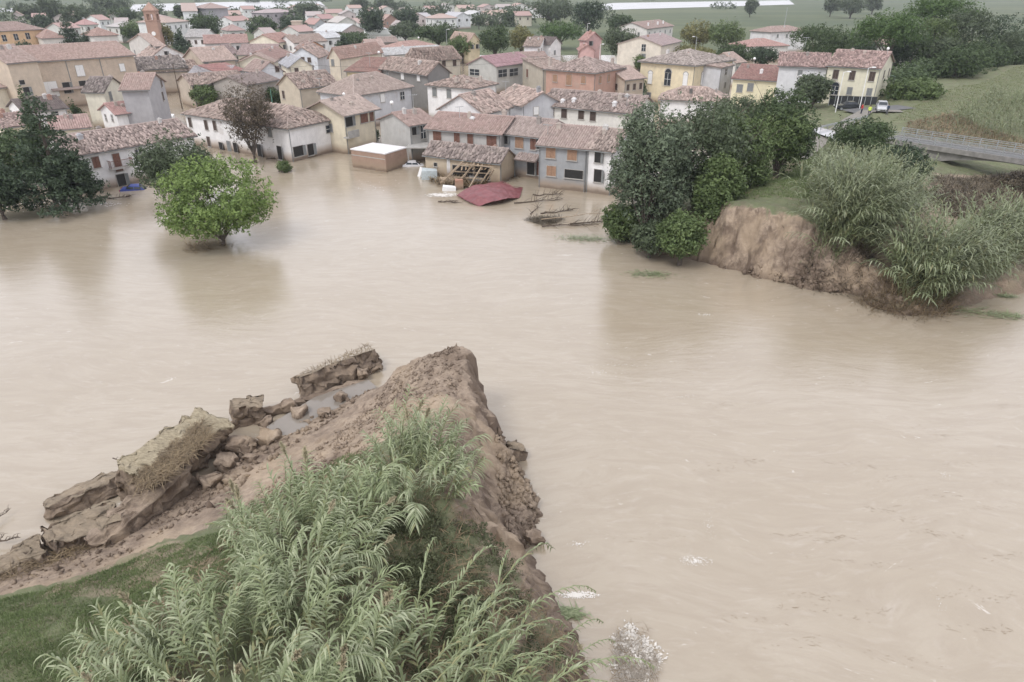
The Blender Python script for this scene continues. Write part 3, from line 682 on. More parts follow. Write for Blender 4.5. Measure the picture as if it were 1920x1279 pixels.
# --- second row
house('pale blue grey house with big hipped roof behind the cream villa', M=(663, 179), L=(602, 171), Rr=(771, 162), ze=6.2, ridge='ha', rise=2.6, wall=LGR, roof=(.36, .255, .205), tile='smooth', wins=[(717, 184, 'pw', 1.1, 1.5), (754, 180, 'pg', 1.1, 1.4), (626, 190, 'pw', 1, 1.3)], chim=[(697, 150, .5)])
house('old tan farmhouse with pointed gable and lichened tiles', M=(561, 165), L=(511, 160), Rr=(630, 157), ze=6.0, ridge='a', rise=2.2, wall=(.56, .48, .36), roof=R2, lichen=.6, wins=[(532, 178, 'wb', .8, 1.5), (600, 172, 'wg', .8, 1)], chim=[(569, 158, .5), (570, 140, .6)])
house('white two-storey house with grey hipped tiles left of the long terrace roofs', M=(885, 167), L=(801, 160), Rr=(936, 158), ze=6.6, ridge='ha', rise=1.5, wall=WHT, roof=R2, lichen=.55, wins=[(815, 173, 'wg', 1, 1.6), (842, 176, 'wg', 1, 1.6), (893, 176, 'wb', .8, 1), (904, 174, 'wb', .8, 1)], chim=[(856, 152, .4), (901, 150, .4), (876, 158, .4)])
house('blank dark grey windowless wall building with sagging dark verge', M=(801, 140), L=(714, 128), Rr=(860, 138), ze=8.0, ridge='b', rise=2.0, wall=(.25, .24, .225), roof=R2, wins=[(727, 140, 'wg', .9, 1), (755, 143, 'ww', 1, 1.3), (785, 146, 'ww', 1, 1.3)])
house('white gabled building with fan of old tiles behind the grey terrace', M=(906, 213), L=(824, 204), Rr=(980, 203), ze=6.4, ridge='a', rise=2.3, wall=WHT, roof=R5, lichen=.5, tile='rough', chim=[(890, 192, .4)])
house('low tiled house with pale chimney between white gable and long white row', M=(980, 199), L=(932, 184), Rr=(1040, 190), ze=6.6, ridge='b', rise=1.8, wall=LGR, roof=R5, lichen=.45, wins=[(1005, 208, 'pw', .9, 1.2)], chim=[(1010, 176, .9, (.35,.35,.36))])
house('long white row with four narrow dark windows under mottled tiles', M=(1016, 197), Rr=(1190, 213), lb=9, ze=6.2, ridge='a', rise=1.9, wall=(.74, .72, .66), roof=(.30, .21, .175), lichen=.5, wins=[(1035, 207, 'wb', .9, 1.7), (1058, 211, 'wb', 1, 1.8), (1090, 213, 'wb', 1, 1.8), (1112, 216, 'wb', 1, 1.8)], chim=[(1055, 195, .5, WHT), (1076, 194, .6, WHT), (1152, 202, .7, WHT), (1124, 178, .5)])
house('low white garden house with bright tiles in front of the yellow palazzo', M=(1239, 186), Rr=(1361, 191), lb=8, ze=4.6, ridge='ha', rise=1.8, wall=WHT, roof=R5, chim=[(1295, 178, .8, (.15,.14,.13))])
house('red brick house with grey hipped tiles and small balcony', M=(1115, 137), L=(1023, 130), Rr=(1170, 127), ze=7.6, ridge='hb', rise=2.2, wall=(.50, .285, .21), roof=(.33, .225, .185), lichen=.45, wins=[(1041, 147, 'wo', 1.1, 1.5), (1067, 150, 'wo', 1.4, 2.2), (1094, 150, 'wo', 1.1, 1.5), (1125, 150, 'wo', .9, 1.5), (1141, 147, 'wo', .9, 1.5), (1037, 173, 'wo', 1, 1.2), (1094, 176, 'wo', 1, 1.2)], chim=[(1031, 122, 1.2), (1148, 120, 1)])
house('small dun house with brown door left of the red brick house', M=(1018, 130), L=(980, 121), la=7, ze=6.4, ridge='sb', rise=1.2, wall=(.47, .42, .33), roof=R2, wins=[(989, 138, 'wr', 1.0, 1.9)])
yp = house('yellow palazzo with round-headed windows and grey hipped roof', M=(1302, 123), L=(1202, 115), Rr=(1374, 112), ze=8.6, ridge='hb', rise=2.2, wall=(.78, .66, .42), roof=(.33, .26, .22), lichen=.55, oh=.6,
   wins=[(1219, 148, 'aw', 1.1, 2.1), (1252, 149, 'ag', 1.6, 2.6), (1285, 151, 'aw', 1.1, 2.1), (1316, 150, 'aw', 1.0, 2.1), (1337, 148, 'aw', 1.0, 2.1), (1217, 180, 'wg', 1, 1.4), (1285, 183, 'wg', 1, 1.4)])
house('narrow white wing attached behind the yellow palazzo', M=(1352, 128), Rr=(1374, 123), lb=12, ze=8.0, ridge='sb', rise=.8, wall=LGR, roof=R2, wins=[(1361, 135, 'pg', .9, 1.2), (1359, 160, 'wg', .9, 1.2)])
house('little bright yellow house with rust red roof above the willow', M=(1467, 153), L=(1369, 150), Rr=(1492, 138), ze=6.6, ridge='b', rise=2.0, wall=(.80, .72, .46), roof=(.30, .13, .10), tile='smooth', zb=-1, wins=[(1387, 166, 'wg', 1.2, 1.5), (1407, 164, 'wg', 1.2, 1.5)], chim=[(1427, 140, .8, WHT)])
h53 = house('large cream farmhouse with green awning at the foot of the grass levee', M=(1650, 129), L=(1552, 124), Rr=(1674, 117), ze=10.4, zb=3, ridge='b', rise=2.2, wall=(.76, .71, .52), roof=(.34, .20, .165), lichen=.4,
   wins=[(1567, 140, 'wb', 1.0, 1.6), (1598, 142, 'wb', 1.0, 1.6), (1635, 144, 'wb', 1.0, 1.6), (1593, 171, 'wg', .9, 1.3), (1630, 173, 'wg', .9, 1.3), (1565, 170, 'ag', 1.3, 1.5), (1666, 136, 'wb', .8, 1.4), (1657, 140, 'wb', .8, 1.4)], chim=[(1598, 98, .4)])
house('white lower wing of the large cream farmhouse', M=(1551, 126), L=(1462, 123), la=8, ze=10.0, zb=2, ridge='b', rise=1.9, wall=(.68, .68, .70), roof=(.33, .19, .16), wins=[(1500, 138, 'wg', .8, 1.1)])
# --- left quarter
house('orange block of flats at the left edge', M=(82, 55), L=(-70, 62), la=12, ze=9.5, ridge='hb', rise=2.4, wall=ORA, roof=R1, tile='smooth', wins=[(8, 72, 'pg', 1.4, 2), (30, 70, 'pg', 1.4, 2), (52, 68, 'pg', 1.4, 2), (8, 90, 'pg', 1.4, 1.6), (30, 90, 'pg', 1.4, 1.6)], name='apartment_block', cat='apartment block')
house('square tan end block of the brick warehouse at the left edge', M=(13, 119), Rr=(69, 114), lb=13, ze=10.5, ridge='a', rise=2.6, wall=(.58, .47, .35), roof=(.38, .25, .20), tile='smooth', wins=[(41, 155, 'dg', 1.0, .8), (50, 172, 'dg', 1.2, 1.6)], name='warehouse', cat='warehouse')
hw = house('long tan brick warehouse with three dark doorways above the flooded yard', M=(70, 116), Rr=(250, 104), lb=9, ze=9.6, ridge='sb', rise=2.4, wall=(.60, .48, .36), brick=True, roof=(.37, .225, .175), tile='smooth', wins=[(150, 133, 'ww', 1.6, 2.2), (229, 127, 'ww', 1.1, 1.6), (125, 165, 'dg', 1.4, 2.2), (156, 162, 'dg', 1.4, 2.2), (186, 160, 'dg', 1.4, 2.2), (92, 168, 'ww', 3.4, 3.0)], name='warehouse', cat='warehouse')
slab('lean_to_ledge', h15['rm'], [(1, -.8, 3.6), (hw['la'], -.8, 3.6), (hw['la'], -.02, 4.0), (1, -.02, 4.0)], .12, hw['root'], var=.4)
for u in (.27, .62):
    mb = MB(); mb.box(hw['la']*u-.07, -.1, 4.2, hw['la']*u+.07, -.004, 9.3); mb.build('downpipe', GREYS, hw['root'])
house('cream gabled house beside the flooded warehouse yard', M=(232, 163), L=(194, 172), Rr=(292, 157), ze=6.6, ridge='a', rise=2.0, wall=(.72, .68, .54), roof=(.22, .17, .15), wins=[(207, 181, 'wg', .8, 1.6), (245, 171, 'wg', .9, 1.4), (269, 172, 'dg', .9, 1.4)])
house('tall narrow house with white gable and blank slate grey side wall', M=(307, 153), L=(277, 168), Rr=(361, 147), ze=8.0, ridge='a', rise=1.9, wall=(.38, .37, .385), roof=(.40, .25, .20), tile='smooth', wins=[(302, 157, 'wb', .9, 1.2), (305, 181, 'wb', .9, 1.5), (332, 154, 'wb', 1, .7)])
house('small white cottage with pink roof in the middle of the flooded yard', M=(218, 215), L=(188, 206), Rr=(250, 211), ze=4.2, ridge='a', rise=1.3, wall=WHT, roof=(.42, .20, .17), tile='smooth', wins=[(199, 221, 'pg', .7, 1.1), (211, 222, 'pg', .7, 1.1)], chim=[(231, 202, .4)], name='cottage')
house('white house with dark brown roof behind the cedar', M=(46, 211), L=(16, 200), Rr=(112, 199), ze=4.6, ridge='a', rise=1.5, wall=WHT, roof=RD, tile='smooth', wins=[(22, 212, 'wg', .6, .8), (103, 214, 'pg', 1, .7)])
house('pink roofed shed at the left edge beyond the conifers', M=(8, 240), L=(-40, 228), Rr=(60, 232), ze=4.0, ridge='a', rise=1.2, wall=CREAM, roof=R1, tile='rough', name='shed', cat='shed')
house('low pink roofed annex between the cedar and the white cottage', M=(100, 244), Rr=(166, 238), lb=7, ze=3.8, ridge='a', rise=1.3, wall=CREAM, roof=(.42, .24, .20), tile='smooth', name='shed', cat='shed')
house('cream house cut by the left edge above the flood', M=(21, 162), L=(-30, 170), la=12, ze=6.0, ridge='hb', rise=1.5, wall=CREAM, roof=(.40,.26,.2), tile='smooth')
house('parish hall with pale buttressed wall and broad tan roof', M=(241, 79), L=(193, 74), Rr=(292, 88), ze=9, ridge='b', rise=2.5, wall=(.58, .55, .51), roof=R5, tile='smooth', auto=('wg', (2.6,), 3, 5), name='parish_hall', cat='hall')
house('white chapel-like house with single dark window in the gable', M=(281, 109), L=(250, 108), Rr=(345, 103), ze=6.5, ridge='b', rise=2.6, wall=WHT, roof=R5, wins=[(311, 102, 'dg', .9, 1.4)])
house('low shed with dark heaped tiles behind the cream gabled house', M=(256, 132), Rr=(348, 126), lb=11, ze=5.8, ridge='a', rise=2.2, wall=TAN, roof=(.21, .165, .145), lichen=.6, spread=.7, name='shed', cat='shed')
house('broad pale tiled roof beside the dark heaped shed', M=(292, 136), Rr=(372, 131), lb=10, ze=5.0, ridge='a', rise=1.8, wall=OFFW, roof=R5)
house('tan farm building with blank pointed gable and brick side', M=(381, 116), L=(345, 108), Rr=(431, 110), ze=7.0, ridge='a', rise=2.6, wall=(.54, .44, .33), roof=R5, tile='smooth', wins=[(388, 123, 'wg', .9, 1.3), (418, 122, 'wb', .9, 1.3)])
house('dull grey long low roof left of the tan farmhouse', M=(360, 160), Rr=(460, 152), lb=10, ze=5, ridge='a', rise=1.6, wall=TAN, roof=R2)
house('brown roofed low barn between the bare tree and tan farmhouse', M=(462, 160), Rr=(520, 150), lb=9, ze=5.2, ridge='a', rise=1.4, wall=(.4,.36,.32), roof=(.24,.17,.15), tile='smooth')
house('dark red roofed lean-to beyond the bare tree', M=(412, 138), Rr=(458, 133), lb=7, ze=5.6, ridge='sb', rise=1.1, wall=WHT, roof=(.34, .12, .10), tile='smooth')
house('white house with blue-white gable and brown roof in the crowded middle', M=(485, 137), L=(459, 131), Rr=(542, 136), ze=6.4, ridge='b', rise=2.0, wall=(.70, .72, .76), roof=R1, tile='smooth', wins=[(519, 127, 'wb', .9, 1.2)])
house('pale yellow gabled house right of the blue-white gable', M=(543, 126), Rr=(586, 124), lb=12, ze=6.6, ridge='b', rise=1.8, wall=CREAM, roof=(.35, .36, .40), tile='smooth', wins=[(556, 133, 'wb', .9, 1.2)])
house('pale yellow house with low gable behind the blue-white gable', M=(447, 118), Rr=(512, 117), lb=10, ze=6.0, ridge='b', rise=1.8, wall=CREAM, roof=R5, tile='smooth')
house('light blue gabled house in the second line of the village', M=(540, 108), Rr=(596, 108), lb=12, ze=6.8, ridge='b', rise=2.4, wall=(.66, .70, .76), roof=R5, wins=[(568, 112, 'wb', .9, 1.2), (580, 113, 'wb', .9, 1.2)])
house('cream house with orange roof and two shuttered windows', M=(636, 108), L=(597, 110), Rr=(715, 96), ze=7.0, ridge='a', rise=2.2, wall=(.66, .58, .45), roof=(.42, .235, .175), tile='smooth', wins=[(611, 118, 'wg', .9, 1.6), (624, 118, 'wg', .9, 1.6)])
house('bright orange rendered house with dark windows', M=(570, 92), L=(548, 92), Rr=(606, 88), ze=6.4, ridge='b', rise=1.8, wall=(.66, .34, .17), roof=R1, auto=('dg', (1.6,), 3, 2))
house('low building with dark red metal roof and yellow parapet', M=(649, 134), Rr=(713, 136), lb=10, ze=7.2, ridge='sb', rise=1.8, wall=(.80, .66, .36), roof=(.27, .12, .085), tile='smooth')
house('cream block with tiled hip roof behind the grey wall', M=(862, 106), L=(768, 112), Rr=(876, 103), ze=8.0, ridge='hb', rise=2.2, wall=(.60, .54, .42), roof=R2, lichen=.6, wins=[(806, 117, 'wb', 1, 1.8), (832, 117, 'wb', 1, 1.8), (852, 117, 'wb', 1, 1.8), (868, 113, 'wb', .9, 1.4), (868, 131, 'wg', .9, 1.4)])
house('garage workshop with plum red roof and grey arched front', M=(931, 125), L=(875, 121), Rr=(997, 116), ze=6.4, ridge='a', rise=1.9, wall=(.50, .50, .47), roof=(.36, .17, .19), tile='smooth', wins=[(942, 138, 'pg', 3.4, 1.7), (963, 136, 'pg', 3.4, 1.7), (890, 136, 'pg', 3.0, 1.4)], name='workshop', cat='workshop')
house('cream house with wide blank gable right of the umbrella pine', M=(1240, 86), L=(1179, 79), Rr=(1276, 78), ze=7.4, ridge='a', rise=2.2, wall=(.70, .63, .52), roof=(.37, .25, .24), tile='smooth', wins=[(1207, 90, 'pr', 1.3, 1.9), (1207, 106, 'wg', 1.2, 1.4)])
house('white house with red roof and three chimneys at the edge of the fields', M=(1213, 55), L=(1183, 50), Rr=(1262, 49), ze=7.6, ridge='a', rise=2.2, wall=(.72, .68, .64), roof=R1, tile='smooth', auto=('wg', (2.0, 4.6), 5, 2), chim=[(1215, 50, 1.2, WHT), (1233, 48, 1.2, WHT), (1243, 46, 1.2, WHT)])
house('pink house with salmon roof between umbrella pine and grey tree', M=(1100, 76), L=(1088, 75), Rr=(1128, 74), ze=7.2, ridge='b', rise=2.2, wall=PINK, roof=(.44, .19, .15), tile='smooth', wins=[(1107, 82, 'dg', 1.4, 1.4)])
house('low pink porch in front of the pink house', M=(1088, 95), Rr=(1114, 95), lb=8, ze=4.6, ridge='b', rise=1.6, wall=PINK, roof=(.44, .19, .15), tile='smooth')
house('white house with mottled tile roof left of the umbrella pine', M=(1011, 88), L=(982, 88), Rr=(1025, 80), ze=6.6, ridge='b', rise=2.0, wall=WHT, roof=R2, wins=[(1015, 95, 'wb', 1, 1.4)])
house('white gable under the umbrella pine', M=(1032, 84), Rr=(1052, 82), lb=9, ze=6.6, ridge='b', rise=1.9, wall=WHT, roof=RD, tile='smooth', wins=[(1040, 99, 'wg', .9, 1.3)])
house('isolated white house with low brown roof in front of the fields', M=(1446, 61), Rr=(1512, 58), lb=10, ze=7.8, ridge='ha', rise=1.6, wall=(.76, .74, .74), roof=R1, tile='smooth', wins=[(1458, 68, 'wg', .9, 1.1), (1475, 68, 'wg', .9, 1.1)])
house('low house with red hipped roof among the trees right of centre', M=(1405, 88), Rr=(1478, 86), lb=12, ze=5.0, ridge='ha', rise=1.9, wall=OFFW, roof=(.42, .20, .16), tile='smooth')
house('overgrown old house with peach roof under the big pines', M=(1716, 88), Rr=(1758, 84), lb=12, ze=8.5, zb=0, ridge='b', rise=2.2, wall=OFFW, roof=R5, wins=[(1724, 95, 'dg', .9, 1.3)])
house('grey house with red roof behind the orange flats', M=(80, 73), L=(62, 66), Rr=(118, 70), ze=7.2, ridge='ha', rise=2.2, wall=(.66,.62,.56), roof=R3, tile='smooth')
house('long red roof between the two cedars and the parish hall', M=(175, 68), Rr=(220, 66), lb=12, ze=8, ridge='ha', rise=2.2, wall=OFFW, roof=R3, tile='smooth')
house('pale villa with two bands of windows behind the bell tower', M=(312, 43), Rr=(352, 40), lb=14, ze=9.5, ridge='ha', rise=2, wall=WHT, roof=R5, tile='none', auto=('wg', (2,), 4, 0))
h = house('tall white gabled building rising over the village roofs', M=(342, 22), L=(341, 11), Rr=(367, 17), ze=11.6, zb=0, ridge='a', rise=2.5, wall=(.80, .80, .82), roof=R5, tile='none')
h = house('square grey tower house with flat pyramidal roof', M=(385, 16), L=(367, 14), Rr=(413, 14), ze=12.2, zb=0, ridge='ha', rise=2.2, wall=(.40, .40, .42), roof=R1, tile='none', oh=1.0)
house('white house with chimneys left of the round pine', M=(304, 52), Rr=(345, 48), lb=10, ze=7, ridge='a', rise=2, wall=WHT, roof=R5, tile='none')
# ------------------------------------------------------------------ more of the village, seen over the first rows
FH = [  # M, R, lb, ze, ridge, rise, wall, roof, label
 ((468,79),(522,80),12,6.6,'b',2.2,CREAM,(.42,.20,.15),'cream gabled house with long red roof right of the round pine'),
 ((528,79),(552,78),9,6.2,'a',1.8,OFFW,(.46,.24,.17),'little house with orange roof next to the long red roof'),
 ((551,81),(612,77),9,6.4,'a',2.0,WHT,R2,'white house with grey pink roof left of the far conifer'),
 ((446,103),(512,103),11,6.2,'a',2.2,CREAM,(.34,.22,.20),'wide brown pink roof in front of the long red roof'),
 ((514,112),(546,101),9,6.2,'a',1.8,OFFW,(.36,.19,.15),'small red brown roof left of the light blue gable'),
 ((590,46),(613,45),10,6.6,'b',2.2,LGR,(.45,.22,.18),'grey house with red roof right of the brick stub tower'),
 ((634,43),(668,42),14,6.8,'b',2.4,(.66,.64,.58),(.46,.42,.38),'cream house with wide low gable left of the dark oak'),
 ((640,60),(682,56),14,6.4,'b',2.4,(.60,.46,.42),(.50,.53,.58),'pinkish gable under a pale blue roof'),
 ((720,38),(744,37),12,6.8,'b',2.4,(.46,.26,.2),(.42,.24,.18),'brick coloured house between the two dark oaks'),
 ((758,96),(828,88),12,5.6,'ha',2.0,LGR,(.42,.22,.17),'low bluish house with spreading red hipped roof'),
 ((690,87),(720,86),9,5.6,'a',1.6,OFFW,(.44,.28,.23),'small pink roof behind the cream house with orange roof'),
 ((714,80),(746,79),9,5.2,'a',1.4,(.3,.26,.22),(.32,.22,.18),'brown open shed below the white hangar'),
 ((722,104),(832,97),8,5.6,'a',1.4,OFFW,(.42,.42,.42),'long low building with pale grey roof'),
 ((786,33),(812,32),12,6.4,'a',2.0,WHT,(.42,.40,.42),'white house with grey roof at the left of the new estate'),
 ((813,35),(856,34),12,6.6,'ha',2.0,WHT,(.46,.30,.24),'white house with pink hipped roof in the new estate'),
 ((853,33),(882,32),14,6.6,'b',2.4,(.78,.78,.80),(.42,.42,.45),'white gabled house with balcony in the new estate'),
 ((884,28),(916,27),12,6.6,'b',2.0,(.78,.78,.78),(.5,.5,.5),'bright white house behind the new estate'),
 ((920,29),(958,25),12,6.2,'a',2.0,(.66,.60,.52),(.50,.31,.22),'cream house with peach roof right of the new estate'),
 ((879,78),(899,77),12,7.2,'b',2.2,(.74,.62,.38),(.44,.28,.2),'yellow house peeping between the bushy trees'),
 ((604,36),(628,35),10,6.4,'a',2.0,OFFW,(.42,.20,.18),'small red roof left of the cream low gable'),
 ((436,40),(470,38),11,6.2,'a',2.0,WHT,(.44,.22,.18),'white house with red roof far behind the round pine'),
 ((428,58),(458,57),11,6.2,'ha',2.0,OFFW,(.36,.2,.17),'brown roof just right of the round pine'),
 ((158,47),(183,46),11,6.4,'ha',2.2,OFFW,(.42,.19,.17),'red hipped roof right of the tall cedar'),
 ((186,38),(206,37),11,6.4,'a',2.2,WHT,(.44,.24,.2),'pink roof behind the red hipped roof'),
 ((384,82),(464,80),10,6.2,'a',2.2,(.62,.60,.60),(.42,.22,.18),'long pale house with red roof under the round pine'),
 ((347,70),(384,70),11,6.4,'a',2.2,WHT,(.40,.38,.37),'white house with grey roof left of the round pine'),
 ((434,101),(447,100),9,6.4,'a',2.0,OFFW,(.26,.17,.16),'narrow dark roof right of the pointed farm gable'),
 ((352,144),(424,143),7,5.0,'sb',1.3,TAN,(.33,.31,.33),'lean-to with plain mauve grey roof'),
 ((224,51),(266,49),11,7,'ha',2,OFFW,(.42,.38,.36),'greyish hipped roof left of the bell tower'),
 ((292,34),(318,33),12,8.5,'ha',1.6,(.5,.42,.4),(.42,.30,.28),'mauve block of flats just right of the bell tower top'),
 ((494,25),(552,23),12,9,'ha',1.6,(.46,.40,.42),(.40,.30,.3),'long mauve block at the edge of the plain'),
 ((1172,150),(1208,146),10,5.6,'a',2.0,TAN,R5,'broken tan roof between brick house and yellow palazzo'),
 ((982,107),(1023,106),6,4.2,'a',1.0,WHT,R1,'long low garage roof in front of the mottled tile house'),
 ((672,44),(700,43),11,6.4,'a',2,WHT,(.44,.28,.24),'white house with pink roof just left of the dark oak'),
 ((560,60),(590,58),11,6.2,'a',2,OFFW,(.44,.24,.2),'pink roof below the brick stub tower'),
 ((500,65),(520,64),11,6.4,'a',2,OFFW,(.40,.30,.28),'grey pink roof between the two round trees'),
 ((610,72),(640,70),10,6,'a',1.8,WHT,(.50,.52,.54),'small house with white roof in front of the pinkish gable'),
 ((118,54),(150,52),10,6.6,'a',2,OFFW,(.44,.24,.2),'house with pale red roof behind the tall cedar'),
 ((1380,118),(1396,116),8,6,'a',2,OFFW,R5,'bit of tiled roof behind the little yellow house'),
]
for i, (M_, R_, lb_, ze_, rg, rs, wc, rc, lab) in enumerate(FH):
    far_ = M_[1] < 66
    house(lab, M=M_, Rr=R_, lb=lb_, ze=ze_, zb=-.3 if far_ else -1.6, ridge=rg, rise=rs, wall=wc, roof=rc, tile='none' if far_ else 'smooth', auto=(('dg', 'wb', 'wg')[i % 3], (1.7,), max(2, int((R_[0]-M_[0])/12)), 2))
rnd = np.random.RandomState(5)
FARL = ['above the round tree left of the brick tower', 'just over the round tree left of the brick tower', 'below the long mauve block', 'beyond the long mauve block', 'level with the plain brick tower', 'right above the plain brick tower', 'beyond the small red roof', 'left of the tall dark oak', 'in the trees above the tall dark oak', 'at the left shoulder of the tall dark oak', 'between the two tall dark oaks', 'at the top of the second dark oak', 'behind the left end of the new estate', 'highest above the new estate', 'behind the white gabled house of the new estate', 'left above the peach roof', 'straight above the peach roof', 'right above the peach roof', 'beside the peach roof on its right', 'above the big cedar at the left', 'behind the cedar pair at the left', 'above the parish hall', 'behind the greyish hipped roof', 'in the far left corner', 'right of the far left corner among blue trees', 'right of the second dark oak', 'over the red roof right of the tower house', 'right of the broad tree behind the brick tower', 'left of the mottled tree', 'directly above the tall dark oak']
n = 0
for px, py in [(455,18),(475,30),(520,32),(540,16),(576,30),(585,14),(612,25),(640,27),(655,16),(690,22),(755,22),(770,34),(800,18),(830,12),(860,16),(905,14),(935,14),(965,12),(968,30),(100,34),(125,30),(205,30),(215,44),(20,30),(60,34),(740,50),(430,28),(570,44),(1000,18),(715,18)]:
    wc = [WHT, OFFW, CREAM, (.6,.5,.48)][n % 4]; rc = [(.44,.24,.2), (.42,.34,.32), (.46,.28,.22)][n % 3]
    w_ = 20+rnd.rand()*14
    lab = {0: 'white house far off among trees at the edge of the plain', 1: 'off white house far off among trees at the edge of the plain', 2: 'cream house far off among trees at the edge of the plain', 3: 'dull pink house far off among trees at the edge of the plain'}[n % 4]
    lab = ('white', 'off white', 'cream', 'dull pink')[n % 4]+' far house '+FARL[n]
    house(lab, M=(px, py), Rr=(px+w_, py-.4), lb=11, ze=6.4, zb=0, ridge='ab'[n % 2], rise=2.1, wall=wc, roof=rc, tile='none', auto=('wb', (1.8,), 2, 0), group='far houses at the edge of the plain'); n += 1
# white hangar with round roof
p = at(690, 66, 3); q = at(742, 65, 3); L_ = np.linalg.norm(q-p); root = empty('hangar', (p[0], p[1], 0), math.atan2(q[1]-p[1], q[0]-p[0]), 'white hangar with curved roof sheeting in the middle of the village', 'hangar')
mb = MB(); mb.box(0, 0, -1, L_, 14, 3); mb.build('wall', plaster(OFFW), root)
mb = MB(); K = 10
for k in range(K):
    a0, a1 = math.pi*k/K, math.pi*(k+1)/K; f = lambda a: (L_/2-math.cos(a)*(L_/2+.3), 3+math.sin(a)*2.6)
    x0, z0 = f(a0); x1, z1 = f(a1); mb.poly([(x0, -.4, z0), (x1, -.4, z1), (x1, 14.4, z1), (x0, 14.4, z0)])
mb.poly([(f(math.pi*k/K)[0], -.2, f(math.pi*k/K)[1]) for k in range(K, -1, -1)][::-1])
mb.build('roof', WHITEP, root)
# bell tower
def tower(px, py_top, py_bot, wpx, y, label, spire=3, wc=BRK, name='bell_tower'):
    z1 = height_at(y, py_top); dpt = depth(y, z1); w = wpx*dpt/F; x = (px-960)/F*dpt
    root = empty(name, (x-w/2, y, 0), R(8), label, name.replace('_', ' '))
    wm = plaster(wc, True); mb = MB()
    if spire: mb.box(0, 0, -1, w, w, z1-4.2)
    else: mb.box(0, 0, -1, w, w, z1)
    mb.build('shaft', wm, root)
    if spire:
        zc = z1-4.2
        mb = MB(); mb.box(-.15, -.15, zc+.003, w+.15, w+.15, zc+.3); mb.build('cornice', wm, root)
        for i, (cx, cy) in enumerate(((0, 0), (w-.9, 0), (0, w-.9), (w-.9, w-.9))):
            mb = MB(); mb.box(cx, cy, zc+.303, cx+.9, cy+.9, z1-1); mb.build('belfry_pier', wm, root)
        for s in (0, 1):
            mb = MB(); mb.box(w/2-.2, s*(w-.5)+.01, zc+.303, w/2+.2, s*(w-.5)+.45, z1-1.9); mb.build('belfry_mullion', wm, root)
        mb = MB(); mb.box(0.003, 0.003, z1-1.9, w-.003, w-.003, z1-.97); mb.build('belfry_arch_band', wm, root)
        mb = MB(); mb.box(-.25, -.25, z1-.967, w+.25, w+.25, z1-.6); mb.build('cornice', wm, root)
        mb = MB(); A4 = [(-.1,-.1,z1-.597),(w+.1,-.1,z1-.597),(w+.1,w+.1,z1-.597),(-.1,w+.1,z1-.597)]; ap = (w/2, w/2, z1+spire)
        for i in range(4): mb.poly([A4[i], A4[(i+1)%4], ap])
        mb.build('spire', wm, root)
        mb = MB(); mb.tube([(w/2, -.06, zc-4), (w/2, .02, zc-4)], .7, 14); mb.build('clock_face', WHITEP, root)
        mb = MB(); mb.box(w/2-.3, -.03, zc-8.5, w/2+.3, -.003, zc-6.8); mb.build('slit_window', DARK, root)
    else:
        mb = MB(); mb.box(-.2, -.2, z1+.003, w+.2, w+.2, z1+.5); mb.build('cap', plaster(TAN), root)
    return root
tower(277, 16, 90, 21, 268, 'tall red brick bell tower with open belfry and clock face', 2.0)
tower(555, 42, 64, 18, 330, 'plain tan brick stub tower between two round trees', 0, TAN, 'brick_tower')
# ------------------------------------------------------------------ trees
LEAFQ = {}
def crown_mesh(lobes, n, s, mat, seed, flat=0, core=.55, name='crown', up=.35):
    """lobes: (cx,cy,cz,rx,ry,rz) ellipsoids; n leaf-sized faces spread through their outer volume in small sprigs"""
    r = np.random.RandomState(seed); L = np.array(lobes, float)
    wgt = (L[:, 3]*L[:, 4]+L[:, 4]*L[:, 5]+L[:, 3]*L[:, 5]); wgt /= wgt.sum()
    sp_ = 7; ns = max(1, n//sp_)
    k = r.choice(len(L), ns, p=wgt); d = r.randn(ns, 3); d /= np.linalg.norm(d, axis=1)[:, None]
    rad = core+(1-core)*r.rand(ns)**.6; rad *= 1+.13*r.randn(ns)*(r.rand(ns) < .35)
    c = L[k, :3]+d*rad[:, None]*L[k, 3:6]
    # sprigs: leaves gathered round a common point; tone belongs to the sprig
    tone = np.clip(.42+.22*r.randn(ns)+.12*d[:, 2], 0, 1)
    C = np.repeat(c, sp_, 0)+r.randn(ns*sp_, 3)*s*.95; T = np.clip(np.repeat(tone, sp_)+.10*r.randn(ns*sp_), 0, 1); D = np.repeat(d, sp_, 0)
    m = len(C); nn = D*.8+r.randn(m, 3)*.75+np.array([0, 0, up]); nn /= np.linalg.norm(nn, axis=1)[:, None]
    a = np.cross(nn, r.randn(m, 3)); a /= np.linalg.norm(a, axis=1)[:, None]; b = np.cross(nn, a)
    sz = s*(.6+.8*r.rand(m))[:, None]; el = .42
    V = np.stack([C-a*sz, C-b*sz*el+nn*sz*.12, C+a*sz, C+b*sz*el+nn*sz*.12], 1).reshape(-1, 3)
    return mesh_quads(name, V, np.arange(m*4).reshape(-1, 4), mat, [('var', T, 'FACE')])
def limbs(mb, base, r0, tips, h0, seed=0, mid=.5):
    r = random.Random(seed); b = Vector(base)
    fork = b+Vector((r.uniform(-.2, .2), r.uniform(-.2, .2), h0))
    mb.tube([b+Vector((0, 0, -.8)), b+Vector((0, 0, .05)), (b+fork)/2+Vector((r.uniform(-.08, .08), r.uniform(-.08, .08), 0)), fork], [r0*1.35, r0*1.15, r0*.9, r0*.8], 8)
    for t in tips:
        t = Vector(t); m_ = fork.lerp(t, mid)+Vector((r.uniform(-.3, .3), r.uniform(-.3, .3), r.uniform(-.1, .4)))
        mb.tube([fork, m_, t], [r0*.5, r0*.3, r0*.06], 5)
